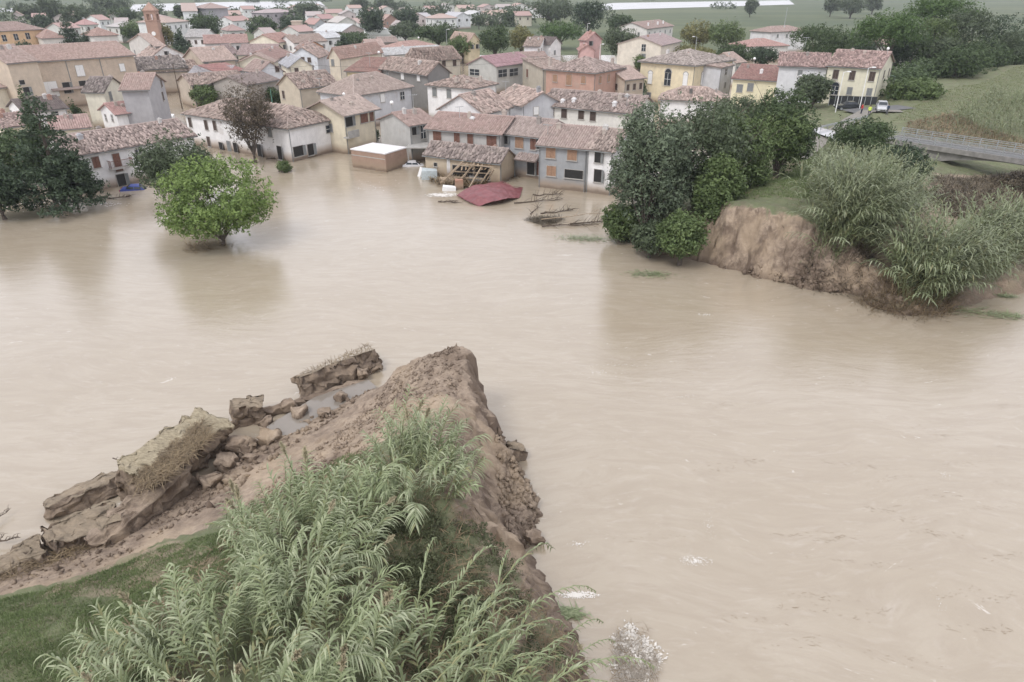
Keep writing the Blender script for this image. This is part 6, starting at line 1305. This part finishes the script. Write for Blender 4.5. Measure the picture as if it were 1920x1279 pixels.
# ------------------------------------------------------------------ cream farmhouse: awning, fence, dishes
la, lb, rt = h53['la'], h53['lb'], h53['root']
aw = empty('awning', tuple(h53['m']+h53['a']*la+h53['b']*2), math.atan2(h53['a'][1], h53['a'][0]), 'pale green awning roof on thin posts right of the cream farmhouse', 'awning')
slab('roof', plain('pale_green_sheet', (.30, .42, .36), .5), [(.1, -2.6, 7.9), (5.0, -2.6, 7.2), (5.0, 3.5, 7.2), (.1, 3.5, 7.9)], .08, aw)
for x, y in ((4.8, -2.4), (4.8, 3.3), (.4, -2.4)):
    mb = MB(); mb.box(x-.06, y-.06, 3, x+.06, y+.06, 7.15); mb.build('post', STEEL, aw)
mb = MB(); mb.box(1.5, -1, 4.0, 4.2, 2.2, 6.0); mb.build('storage_box', plain('dark_green', (.05, .09, .06), .7), aw)
p0_, p1_ = V3(1553, 198, 3.9), V3(1642, 200, 4.0); fn = empty('fence', tuple(p0_), math.atan2((p1_-p0_).y, (p1_-p0_).x), 'long black screened fence in front of the cream farmhouse', 'fence'); LF = (p1_-p0_).length; npn = 8
for k in range(npn):
    mb = MB(); mb.box(LF*k/npn+.05, -.03, .1, LF*(k+1)/npn-.05, .03, 1.75); mb.build('panel', plain('black_screen', (.03, .032, .035), .8), fn)
    mb = MB(); mb.box(LF*k/npn-.045, -.05, -.3, LF*k/npn+.045, .05, 1.85); mb.build('post', STEEL, fn)
# road on the levee crest
def strip(name, pts, w, mat, label, L_=FAR, lift=.07, kind='structure'):
    P = [Vector((*C3(*p)[:2], 0)) for p in pts]; Q_ = []
    for i in range(len(P)-1):
        for k in range(10): Q_.append(P[i].lerp(P[i+1], k/10))
    Q_.append(P[-1]); V = []; n = 6
    for i, p in enumerate(Q_):
        d = (Q_[min(i+1, len(Q_)-1)]-Q_[max(i-1, 0)]).normalized(); s = Vector((-d.y, d.x, 0))
        for k in range(n+1): q = p+s*w*(k/n-.5); V.append((q.x, q.y))
    zz = L_.h(np.array([v[0] for v in V]), np.array([v[1] for v in V]), False); zz = zz.reshape(-1, n+1); zz = np.repeat(zz.max(1)[:, None], n+1, 1).ravel()+lift
    V = [(v[0], v[1], z) for v, z in zip(V, zz)]; Qd = [(i*(n+1)+k, i*(n+1)+k+1, (i+1)*(n+1)+k+1, (i+1)*(n+1)+k) for i in range(len(Q_)-1) for k in range(n)]
    me = mesh_quads(name, V, Qd, mat, smooth=True); return tag(link(name, me), label, kind=kind)
ASPH = plain('wet_asphalt', (.11, .11, .11), .6, var=.2, scale=1.5)
strip('road', [(1500,285,5),(1545,258,4.9),(1590,228,4.7),(1625,212,4.4),(1690,212,4.6)], 2.2, plain('gravel_lane', (.22, .205, .18), .9, var=.2, scale=2), 'wet grey lane along the levee crest', lift=.14)
strip('road', [(1590,214,4.2),(1640,212,4.2),(1700,205,4.4)], 4, ASPH, 'paved yard in front of the black fence', lift=.13)
mb = MB(); c = C3(1556, 254, 5); mb.poly([(c[0]+math.cos(a)*1.5*(1+.2*math.sin(3*a)), c[1]+math.sin(a)*5*(1+.15*math.cos(5*a)), FAR.hs(c[0], c[1])+.32) for a in [k*.4 for k in range(16)]]); tag(mb.build('puddle', plain('bright_puddle', (.45, .45, .46), .1)), 'bright puddle on the levee lane', kind='structure')
# bridge
A0, A1 = np.array(C3(1700, 268, 4.9)), np.array(C3(1920, 302, 4.9)); B0 = np.array(C3(1702, 256, 4.9)); dv = (A1-A0)/np.linalg.norm(A1-A0); sv_ = B0-A0; sv_ = sv_-dv*(sv_@dv); wdt = 3.8
CONC_D = plain('old_concrete', (.24, .23, .215), .9, var=.25, scale=1.5, bmp=.2)
br = empty('bridge', tuple(A0), math.atan2(dv[1], dv[0]), 'narrow concrete road bridge with steel railings leaving the far levee', 'bridge'); LB = 46
mb = MB(); mb.box(-3, -.0, -.35, LB, wdt, 0); mb.build('deck', CONC, br)
mb = MB(); mb.box(-3, -.18, -.45, LB, -.002, .18); mb.build('kerb_beam', CONC_D, br); mb = MB(); mb.box(-3, wdt+.002, -.45, LB, wdt+.2, .18); mb.build('kerb_beam', CONC_D, br)
mb = MB(); mb.box(-3, .3, .004, LB, wdt-.3, .03); mb.build('road_surface', ASPH, br)
def arch(x0, x1, zt, zb_, y0, y1, n=12):
    mb = MB()
    for k in range(n):
        f0, f1 = k/n, (k+1)/n; z0_, z1_ = zt-(zt-zb_)*(2*f0-1)**2*1.0, zt-(zt-zb_)*(2*f1-1)**2
        xa, xb = x0+(x1-x0)*f0, x0+(x1-x0)*f1; mb.hexa([(xa, y0, z0_), (xb, y0, z1_), (xb, y1, z1_), (xa, y1, z0_), (xa, y0, -.36), (xb, y0, -.36), (xb, y1, -.36), (xa, y1, -.36)])
    return mb.build('arch', CONC_D, br)
arch(3, 23, -.6, -2.2, .25, wdt-.25); arch(23.8, 43.8, -.6, -2.2, .25, wdt-.25)
for x in (2.2, 23.0): mb = MB(); mb.box(x, .2, -7, x+.8, wdt-.2, -.36); mb.build('pier', CONC_D, br)
for side, y in ((0, -.09), (1, wdt+.1)):
    rl = empty('railing', (0, 0, 0)); rl.parent = br
    for k in range(25): mb = MB(); mb.box(-2.5+k*2-.05, y-.05, .18, -2.5+k*2+.05, y+.05, 1.25); mb.build('post', STEEL, rl)
    for z in (.45, .75, 1.02, 1.22): mb = MB(); mb.box(-2.6, y-.075, z-.035, LB-.4, y-.052, z+.035); mb.build('rail', STEEL, rl)
gp = empty('guard_rail', C3(1530, 262, 4.9), 0, 'short steel guard rail along the levee lane', 'guard rail')
p, q = V3(1538, 246, 5.0), V3(1625, 226, 5.0); Lg = (q-p).length; gp.location = p; gp.rotation_euler.z = math.atan2((q-p).y, (q-p).x)
for k in range(8): mb = MB(); mb.box(Lg*k/7-.05, -.05, -.6, Lg*k/7+.05, .05, .75); mb.build('post', STEEL, gp)
mb = MB(); mb.box(0, -.09, .45, Lg, -.052, .75); mb.build('rail', STEEL, gp)
# ------------------------------------------------------------------ lamp posts, masts, aerials
def pole(px, pb, pt, y, label, lamp=0, mat=STEEL, name='lamp_post', r=.07, zb=None):
    z1 = height_at(y, pt); z0 = height_at(y, pb) if zb is None else zb; d = depth(y, (z0+z1)/2); x = (px-960)/F*d
    root = empty(name, (x, y, z0), 0, label, name.replace('_', ' ')); mb = MB(); h = z1-z0; mb.tube([(0,0,-.3), (0,0,h)], [r*1.2, r*.8], 7); mb.build('pole', mat, root)
    if lamp:
        mb = MB(); mb.tube([(0,0,h-.05), (lamp*.5,0,h+.1), (lamp*1.1,0,h+.12)], .045, 5); mb.build('arm', mat, root)
        mb = MB(); mb.hexa([(lamp*1.0-.3,-.14,h+.03),(lamp*1.0+.35,-.14,h+.03),(lamp*1.0+.35,.14,h+.03),(lamp*1.0-.3,.14,h+.03),(lamp*1.0-.25,-.1,h+.2),(lamp*1.0+.25,-.1,h+.2),(lamp*1.0+.25,.1,h+.2),(lamp*1.0-.25,.1,h+.2)]); mb.build('lamp_head', WHITEP, root)
    return root
yr = at(960, 330, 0)[1]
pole(1574, 212, 136, at(0, 212, 4)[1], 'pale lamp post left of the dark estate car', .9, WHITEP); pole(1619, 212, 128, at(0, 212, 4)[1], 'pale lamp post between the two parked cars', .9, WHITEP)
pole(1492, 182, 143, at(0, 200, 3)[1], 'short lamp post behind the acacias', .7, WHITEP); pole(1074, 186, 116, at(0, 186, 0)[1]-2, 'street lamp before the balcony of the red brick house', 1.0)
pole(1305, 100, 70, 215, 'lamp mast behind the yellow palazzo', -1, STEEL); pole(1473, 56, 14, 300, 'tall thin mast behind the isolated white house', 0, STEEL, 'mast', .1)
pole(837, 84, 56, 255, 'thin post left of the bushy tree in the village', .8); pole(509, 198, 168, 150, 'green pipe mast by the dark green shrubs', 0, plain('green_pipe', (.1, .25, .2), .6), 'mast', .08)
pole(1125, 110, 84, 200, 'slim lamp right of the pink house', .7, WHITEP); pole(1101, 60, 45, 290, 'far lamp above the pink house', .8, WHITEP); pole(1724-0, 0, 0, 400, 'thin pylon on the fields at the top right', 0, STEEL, 'mast', .12, zb=0) if False else None
def aerial(px, py, z, label, dish=False, h=1.6):
    c = C3(px, py, z); root = empty('aerial' if not dish else 'satellite_dish', c, rr.uniform(-.6, .6), label, 'aerial' if not dish else 'satellite dish'); mb = MB(); mb.tube([(0,0,0), (0,0,h)], .035, 4); mb.build('mast', STEEL, root)
    if not dish:
        mb = MB(); mb.box(-.6, -.02, h-.1, .6, .02, h-.06)
        mb.build('boom', STEEL, root)
        for k in range(5): mb = MB(); x = -.55+k*.27; mb.box(x-.02, -.3, h-.055, x+.02, .3, h-.02); mb.build('element', STEEL, root)
    else:
        mb = MB(); n = 12; P = [[(.05*j*.0+math.cos(2*math.pi*k/n)*.075*j, -.25+.02*j*j, h+math.sin(2*math.pi*k/n)*.075*j) for k in range(n)] for j in range(1, 5)]
        mb.poly(P[0])
        for j in range(3):
            for k in range(n): mb.poly([P[j][k], P[j][(k+1) % n], P[j+1][(k+1) % n], P[j+1][k]])
        mb.build('dish', WHITEP, root)
for px, py, z, lb_, ds, h_ in ((1413,122,8.6,'big white satellite dish on the little yellow house',True,1.2),(1663,103,12.5,'white dish at the right roof end of the cream farmhouse',True,1.0),(645,184,6.6,'white dish on the corner of the pale blue grey house',True,.6),(736,214,6.6,'aerial with dish on the blank grey gable',True,1.6),(711,108,9.6,'white dish on the dark red metal roof',True,1.0),(785,75,8,'white dish on the low bluish house',True,.6),
    (776,213,7.4,'tall thin aerial on the small grey house',False,2.6),(862,222,7,'aerial on the long grey terrace',False,1.6),(694,126,9.5,'aerial on the dark red metal roof',False,2.6),(1027,252,6.8,'aerial on the grey row house',False,1.2),(1509,90,12.2,'aerial on the white wing of the farmhouse',False,2.0),(600,165,7.6,'aerial on the tan farmhouse',False,1.6),(1175,200,7,'aerial on the long white row',False,1.6),(440,200,6.5,'aerial on the long white building',False,1.6),(948,172,8.0,'aerial on the garage workshop side roofs',False,1.6)):
    aerial(px, py, z, lb_, ds, h_)
# ------------------------------------------------------------------ people on the levee road
def person(label, px, py, z0, rz, top, legs, hair=(.05, .035, .025), armL=(.12, .35), pose=0):
    z = gz(px, py, z0); root = empty('person', (*C3(px, py, z)[:2], z+.12), rz, label, 'person')
    J = {'pel': (0,0,.95), 'che': (0,.02,1.30), 'nek': (0,.01,1.47), 'hed': (0,-.01,1.60), 'top': (0,0,1.74), 'hL': (.10,0,.92), 'kL': (.12,-.06*pose-.02,.50), 'aL': (.13,.05,.09), 'tL': (.14,-.14,.04), 'hR': (-.10,0,.92), 'kR': (-.11,.02-.1*pose,.50), 'aR': (-.12,.06,.09), 'tR': (-.13,-.13,.04),
         'sL': (.19,.02,1.42), 'eL': (.27,.03,1.13), 'wL': (.24,-.16*armL[0]*6,.93+armL[1]*.3), 'fL': (.22,-.2*armL[0]*6-.05,.90+armL[1]*.4), 'sR': (-.19,.02,1.42), 'eR': (-.27,.04,1.13), 'wR': (-.27,-.06,.88), 'fR': (-.26,-.10,.79)}
    E_ = [('pel','che'),('che','nek'),('nek','hed'),('hed','top'),('pel','hL'),('hL','kL'),('kL','aL'),('aL','tL'),('pel','hR'),('hR','kR'),('kR','aR'),('aR','tR'),('che','sL'),('sL','eL'),('eL','wL'),('wL','fL'),('che','sR'),('sR','eR'),('eR','wR'),('wR','fR')]
    Rd = {'pel': .15,'che': .16,'nek': .06,'hed': .095,'top': .08,'hL': .11,'hR': .11,'kL': .07,'kR': .07,'aL': .048,'aR': .048,'tL': .04,'tR': .04,'sL': .075,'sR': .075,'eL': .052,'eR': .052,'wL': .038,'wR': .038,'fL': .035,'fR': .035}
    ks = list(J); me = bpy.data.meshes.new('body'); me.from_pydata([J[k] for k in ks], [(ks.index(a), ks.index(b)) for a, b in E_], []); o = link('body', me, root)
    sk = o.modifiers.new('skin', 'SKIN'); 
    for i, k in enumerate(ks): me.skin_vertices[0].data[i].radius = (Rd[k], Rd[k]*.85)
    me.skin_vertices[0].data[0].use_root = True; ss = o.modifiers.new('sub', 'SUBSURF'); ss.levels = ss.render_levels = 2
    dg = bpy.context.evaluated_depsgraph_get(); ev = o.evaluated_get(dg); m2 = bpy.data.meshes.new_from_object(ev); o.modifiers.clear(); o.data = m2; m2.materials.clear()
    for m_ in (plain('skin', (.45, .28, .2), .6), top, legs, plain('shoe_dark', (.03, .03, .03), .7)): m2.materials.append(m_)
    for p in m2.polygons:
        c = p.center; p.material_index = 0 if c.z > 1.48 or (abs(c.x) > .2 and c.z < .93) else 1 if c.z > .92 else 2 if c.z > .11 else 3
    mb = MB(); mb.tube([(0,.015,1.62), (0,.015,1.70), (0,.01,1.78)], [.115,.12,.05], 9); mb.build('hair', plain('hair', hair, .8), root)
    return root
person('person in a red jacket standing on the levee lane between the cars', 1614, 216, 4.2, R(40), plain('red_cloth', (.45, .04, .04), .8), plain('navy_cloth', (.03, .035, .06), .8))
person('person in a yellow high visibility jacket on the levee lane', 1628, 220, 4.2, R(-20), plain('hi_vis_cloth', (.62, .75, .12), .8), plain('navy_cloth', (.03, .035, .06), .8))
person('person in a dark blue jacket at the front of the silver car', 1662, 217, 4.2, R(200), plain('dark_blue_cloth', (.05, .07, .12), .8), plain('grey_cloth', (.10, .10, .11), .8), pose=1)
# ------------------------------------------------------------------ drift wood, floating branches, foam
def driftwood(name, label, px, py, L_, rz, nb, seed, mat=OLDWOOD, r0=.09, zz=.05, up=.5, cat='driftwood', stuff=True):
    r = random.Random(seed); c = C3(px, py, zz); root = empty(name, c, rz, label, cat); mb = MB(); P = [Vector((-L_/2+L_*k/5, r.uniform(-.15, .15), r.uniform(-.03, .15))) for k in range(6)]; mb.tube(P, [r0*(1-.14*k) for k in range(6)], 6); mb.build('trunk', mat, root)
    mb = MB()
    for k in range(nb):
        p = P[r.randrange(5)].lerp(P[5], r.random()*.5); d = Vector((r.uniform(.1, 1), r.uniform(-1, 1), r.uniform(0, up))).normalized(); l_ = r.uniform(.25, .55)*L_*.6; q = p+d*l_*.5+Vector((0, 0, .08)); mb.tube([p, q, p+d*l_+Vector((0, 0, -.05))], [r0*.4, r0*.25, r0*.08], 4)
    mb.build('branches', mat, root, kind='stuff'); return root
driftwood('uprooted_tree', 'leafless uprooted tree lying in the flood right of the plum roof', 1010, 378, 6.5, R(18), 16, 1, up=.9, cat='tree'); driftwood('driftwood', 'second tangle of branches behind the uprooted tree', 1028, 366, 4, R(10), 12, 2, up=.9)
driftwood('dead_branch', 'forked dead branch standing up from the root mass', 1002, 395, 3.4, R(70), 7, 3, r0=.07, up=1.2, cat='branch'); driftwood('driftwood', 'long bent pole leaning from the root mass to the willow', 1085, 405, 9, R(16), 5, 4, WOOD, .06, .6); driftwood('driftwood', 'dark log along the water edge left of the willow', 1070, 424, 6.5, R(8), 12, 5)
driftwood('driftwood', 'raft of sticks before the white balcony house', 222, 372, 3.4, R(8), 16, 6); driftwood('driftwood', 'log caught against the corner of the long white building', 520, 298, 3.4, R(5), 8, 7, r0=.12); driftwood('driftwood', 'drift branches at the foot of the bare tree', 462, 306, 3.6, R(10), 16, 8)
driftwood('driftwood', 'brown drift heaped under the floating bush', 535, 322, 2.0, 0, 10, 9, zz=.1); driftwood('driftwood', 'branches trapped under the plum metal roof', 845, 380, 3.2, R(-8), 14, 10); driftwood('driftwood', 'twigs trapped by the brick outbuilding', 752, 312, 2.4, R(60), 18, 11, up=1.3)
driftwood('driftwood', 'thin sticks lying on the low dark slab', 228, 866, 1.2, R(-20), 6, 12, zz=.9, r0=.035); driftwood('driftwood', 'dark snag at the left edge below the slabs', 8, 1012, 1.4, R(10), 14, 13, r0=.06, zz=.3); driftwood('driftwood', 'snag with twigs at the left edge in mid water', -2, 975, 1.4, R(80), 12, 14, r0=.04, zz=.2)
GREYSTRAW = foliage((.40, .35, .29), (.62, .57, .50), 'litter_straw', .3)
driftwood('driftwood', 'dark branches trailing from the willow foot into the flood', 1112, 418, 5.5, R(14), 16, 21, up=.7); driftwood('driftwood', 'tangle of sticks above the root mass', 1045, 398, 4.2, R(20), 18, 22, up=.9); driftwood('driftwood', 'broken laths leaning in front of the torn barn wall', 880, 340, 4.0, R(25), 26, 23, WOOD, .07, .3, 1.6); driftwood('driftwood', 'snapped pale timbers piled left of the fallen rafters', 838, 340, 3.2, R(60), 22, 24, WOOD, .08, .2, 1.5)
for i, (px, py, n, w, h, lb_) in enumerate(((1022, 413, 900, 1.9, .45, 'brown root mass aground left of the willow'), (385, 462, 500, 2.2, .25, 'drift weed caught at the foot of the round green tree'), (1188, 1240, 1500, .8, .05, 'raft of straw, foam and litter floating off the near levee'), (860, 344, 500, 2.6, .3, 'heap of lath and straw among the fallen rafters'))):
    c = C3(px, py, .12); r_ = np.random.RandomState(140+i); V = []; T = []
    for k in range(n):
        a_, b_ = r_.uniform(0, 6.28), math.sqrt(r_.rand()); wig = 1+.25*math.sin(3*a_+i)+.12*math.sin(7*a_)
        p = Vector((c[0]+math.cos(a_)*b_*w*wig, c[1]+math.sin(a_)*b_*w*(1.35 if i == 2 else .7)*wig, c[2]+h*(1-b_)*r_.rand())); d = Vector(r_.randn(3)); d.z *= .35; d.normalize(); s = d.cross(Vector((0,0,1))).normalized()*(.009 if i == 2 else .022); l_ = r_.uniform(.08, .42)*(1 if i == 2 else 2); V += [tuple(p-s), tuple(p+s), tuple(p+d*l_+s), tuple(p+d*l_-s)]; T.append(r_.rand())
    tag(link('drift_heap', mesh_quads('drift_heap', V, np.arange(len(V)).reshape(-1, 4), (BRUSH, STRAW, GREYSTRAW, STRAW)[i], [('var', T, 'FACE')])), lb_, kind='stuff')
FOAM = plain('foam', (.66, .63, .585), .6, var=.06)
def foam(label, px, py, wx, wy, n, s, seed, streak=0):
    r_ = np.random.RandomState(seed); V = []; F_ = []; c = C3(px, py, .012); m = 7
    for k in range(n):
        a_, b_ = r_.uniform(0, 6.28), r_.rand()**.8; x, y = math.cos(a_)*b_*wx, math.sin(a_)*b_*wy; x += streak*y; ss = s*r_.uniform(.25, 1)*(1.15-b_*.7); b0 = len(V); el = r_.uniform(.35, 1)
        rot = r_.uniform(-.5, .5); zq = c[2]+k*.00001
        for j in range(m): t = 2*math.pi*j/m; q = ss*r_.uniform(.6, 1.2); u, v = q*math.cos(t), q*math.sin(t)*el; V.append((c[0]+x+u*math.cos(rot)-v*math.sin(rot), c[1]+y+u*math.sin(rot)+v*math.cos(rot), zq))
        F_.append(tuple(range(b0, b0+m)))
    me = bpy.data.meshes.new('foam'); me.from_pydata(V, [], F_); me.materials.append(FOAM); tag(link('foam', me), label, kind='stuff')
foam('white patch of foam in the open river lower right', 1305, 1052, .85, .35, 200, .055, 1); foam('thin trail of foam above the open river patch', 1330, 990, .45, 1.1, 60, .035, 2, .2); foam('long white foam tongue against the near levee', 1085, 1116, .95, .22, 420, .08, 3); foam('foam in the litter raft off the near levee', 1188, 1215, .8, .8, 260, .07, 4)
foam('bright foam pile under the collapsed barn', 828, 366, 2.2, 1.1, 420, .22, 5); foam('foam flecks below the far cliff', 1322, 590, .8, .3, 40, .07, 6); foam('foam flecks off the long white building', 700, 350, 6, 5, 60, .12, 7); foam('foam fleck line beside the near cliff', 930, 805, .25, .9, 60, .06, 8, -.4)
foam('pale foam streak off the tip of the near levee', 1275, 745, 1.6, .5, 90, .03, 13, .3); foam('second pale foam streak off the tip of the near levee', 1160, 685, 2.4, .4, 90, .035, 14, -.2); foam('foam specks in the lower right current', 1760, 1125, .4, 1.4, 60, .025, 15, .3); foam('foam specks upstream of the lower right current', 1770, 890, .4, .5, 40, .04, 16)
foam('broken water by the conifers at the left', 60, 385, 5, 3, 130, .22, 9); foam('foam ripples in front of the white balcony house', 190, 383, 4, 1.2, 90, .2, 10); foam('foam specks along the tip of the near levee', 1085, 1020, .6, .25, 40, .05, 11); foam('foam line in the current right of centre', 1120, 700, 2.6, 1.0, 70, .05, 12)
r_ = np.random.RandomState(9); c = C3(1188, 1225, .1); V = []
for k in range(1500):
    a_, b_ = r_.uniform(0, 6.28), math.sqrt(r_.rand())*(1+.2*r_.randn()); p = np.array([c[0]+math.cos(a_)*b_*.85*(1+.25*math.sin(3*a_+2)), c[1]+math.sin(a_)*b_*1.15*(1+.2*math.sin(5*a_)), c[2]-.06+.12*(1-b_)+.05*r_.rand()]); s_ = r_.uniform(.012, .05)
    for f_ in ((0,1,2,3),): V += [tuple(p+r_.randn(3)*s_*.5+np.array(o_)*s_) for o_ in ((-1,-1,0), (1,-1,0), (1,1,.2), (-1,1,.2))]
tag(link('litter', mesh_quads('litter', V, np.arange(len(V)).reshape(-1, 4), plain('dirty_foam', (.62, .59, .54), .8, var=.2, scale=5))), 'pale foam lumps and litter mixed into the straw raft', kind='stuff')
# brown straws carried in lines by the current
r_ = np.random.RandomState(31); V = []; T = []; ST = [(1720,800),(1760,815),(1640,955),(1700,975),(1800,870),(1880,905),(1500,1000),(1590,1050),(1850,1180),(1780,1115),(1500,1140),(1420,865),(1560,1010),(1900,840),(1750,1000),(1900,1040),(1620,1150),(1500,1205),(1700,1235),(1340,880),(1210,1010),(1850,950),(1660,900),(1600,870),(1760,930),(1540,1120),(1400,1160),(1880,1120),(1650,1060),(1450,700),(1600,720),(1760,700),(1880,760),(1350,760)]
for px, py in ST:
    c = C3(px, py, .02); a0 = r_.uniform(-.5, .25)
    for k in range(r_.randint(10, 26)):
        u_ = r_.randn()*.8; p = Vector((c[0]+u_, c[1]-u_*math.sin(a0+.2)*-.6+r_.randn()*.13, .016+.004*r_.rand())); a = a0+r_.randn()*.35; w_ = r_.uniform(.003, .008); n_ = 4; st_ = r_.uniform(.012, .05)*(3 if r_.rand() < .12 else 1); cv = r_.randn()*.12
        pr = None; v = r_.rand()
        for j in range(n_+1):
            s_ = Vector((-math.sin(a), math.cos(a), 0))*w_*(1-abs(j/n_-.5)); e_ = (p-s_, p+s_)
            if pr: V += [tuple(pr[0]), tuple(e_[0]), tuple(e_[1]), tuple(pr[1])]; T.append(v)
            pr = e_; p = p+Vector((math.cos(a), math.sin(a), 0))*st_; a += cv
tag(link('floating_straw', mesh_quads('floating_straw', V, np.arange(len(V)).reshape(-1, 4), plain('sodden_straw', (.22, .155, .09), .7), [('var', T, 'FACE')])), 'thin brown straws drifting in lines on the river at the lower right', kind='stuff')
brush(None, [(1140,1290,.1),(1150,1190,.1),(1185,1170,.1),(1225,1190,.1),(1238,1290,.1)], 110, 141, STRAW, 'brown stems lying across the straw raft', (.15, .7), .008, up=(-.1, .25), zoff=.3)
# green branches and reeds torn off and floating by the far bank
for px, py, w, n, lb_ in ((1218, 515, 2.2, 260, 'leafy branch trailing in the water below the cliff bush'), (1095, 448, 3.0, 380, 'floating green weeds left of the willow'), (1885, 592, 2.2, 220, 'torn reeds floating at the right edge'), (1825, 585, 2.4, 160, 'loose reed stems drifting off the sprawling clump'), (1885, 556, 1.0, 120, 'small tuft of reeds in the water at the right edge'), (1058, 1152, .7, 260, 'yellow green reed tips dipping into the river')):
    c = C3(px, py, .05); r_ = np.random.RandomState(px); V = []; T = []
    for k in range(n):
        x, y = r_.randn()*w*.45, r_.randn()*w*.18; p = Vector((c[0]+x, c[1]+y-.1*x, .03+r_.rand()*.15)); d = Vector((r_.randn()*1.2+.6, r_.randn()*.5, r_.randn()*.15)).normalized(); s = d.cross(Vector((0,0,1))).normalized()*.035; l_ = r_.uniform(.15, .6); V += [tuple(p-s), tuple(p+s), tuple(p+d*l_+s*.2), tuple(p+d*l_-s*.2)]; T.append(r_.uniform(.2, .8))
    tag(link('floating_leaves', mesh_quads('floating_leaves', V, np.arange(len(V)).reshape(-1, 4), REED, [('var', T, 'FACE')])), lb_, kind='stuff')
# ------------------------------------------------------------------ air
mb = MB(); mb.box(-3200, -25, -4.5, 3200, 6300, 26.5); hm = bpy.data.materials.new('haze_air'); hm.use_nodes = True; ht = hm.node_tree; ht.nodes.clear()
pv = ht.nodes.new('ShaderNodeVolumePrincipled'); pv.inputs['Color'].default_value = (.86, .91, 1.0, 1); pv.inputs['Density'].default_value = .00016; pv.inputs['Anisotropy'].default_value = .1
ou = ht.nodes.new('ShaderNodeOutputMaterial'); ht.links.new(pv.outputs[0], ou.inputs['Volume']); tag(mb.build('haze', hm), kind='stuff')
# ------------------------------------------------------------------ rubbish washed against the walls
r_ = np.random.RandomState(77); SCR2 = [(398,284,560,300),(560,300,632,280),(200,358,262,350),(658,318,722,324),(722,324,762,312),(797,330,850,345),(940,338,982,328),(1015,330,1100,340),(640,282,706,268),(712,284,768,290),(190,240,250,238),(90,182,255,170),(195,196,290,190)]
V = []; T = []
for xa, ya, xb, yb in SCR2:
    a, b = V3(xa, ya, .03), V3(xb, yb, .03); n = int((b-a).length*7)
    for k in range(n):
        p = a.lerp(b, r_.rand())+Vector((r_.randn()*.3, -abs(r_.randn())*.5-.05, r_.rand()*.06)); d = Vector((r_.randn(), r_.randn()*.5, r_.randn()*.12)).normalized(); s = d.cross(Vector((0,0,1))).normalized()*r_.uniform(.015, .05); l_ = r_.uniform(.1, .7)
        V += [tuple(p-s), tuple(p+s), tuple(p+d*l_+s), tuple(p+d*l_-s)]; T.append(r_.rand())
tag(link('drift_scum', mesh_quads('drift_scum', V, np.arange(len(V)).reshape(-1, 4), STRAW, [('var', T, 'FACE')])), 'line of sticks and scum washed against the flooded house walls', kind='stuff')
# ------------------------------------------------------------------ overhead cable over the first roofs
pa = pole(1083, 186, 100, at(0, 186, 0)[1]-6, 'wooden cable pole beside the street lamp', 0, OLDWOOD, 'cable_pole', .1); pb = pole(592, 205, 122, at(0, 205, 0)[1], 'wooden cable pole behind the cream villa', 0, OLDWOOD, 'cable_pole', .1); pc = pole(333, 205, 120, at(0, 205, 0)[1], 'wooden cable pole by the tall narrow house', 0, OLDWOOD, 'cable_pole', .1)
def cable(p, q, sag, label):
    p, q = Vector(p), Vector(q); mb = MB(); mb.tube([p.lerp(q, t/12)-Vector((0, 0, sag*4*(t/12)*(1-t/12))) for t in range(13)], .018, 4); tag(mb.build('cable', DARK), label, 'cable')
cable((pc.location.x, pc.location.y, height_at(pc.location.y, 121)), (pb.location.x, pb.location.y, height_at(pb.location.y, 123)), .9, 'thin black cable hanging over the long white building')
cable((pb.location.x, pb.location.y, height_at(pb.location.y, 123)), (pa.location.x, pa.location.y, height_at(pa.location.y, 101)), 1.4, 'thin black cable hanging over the terrace roofs')
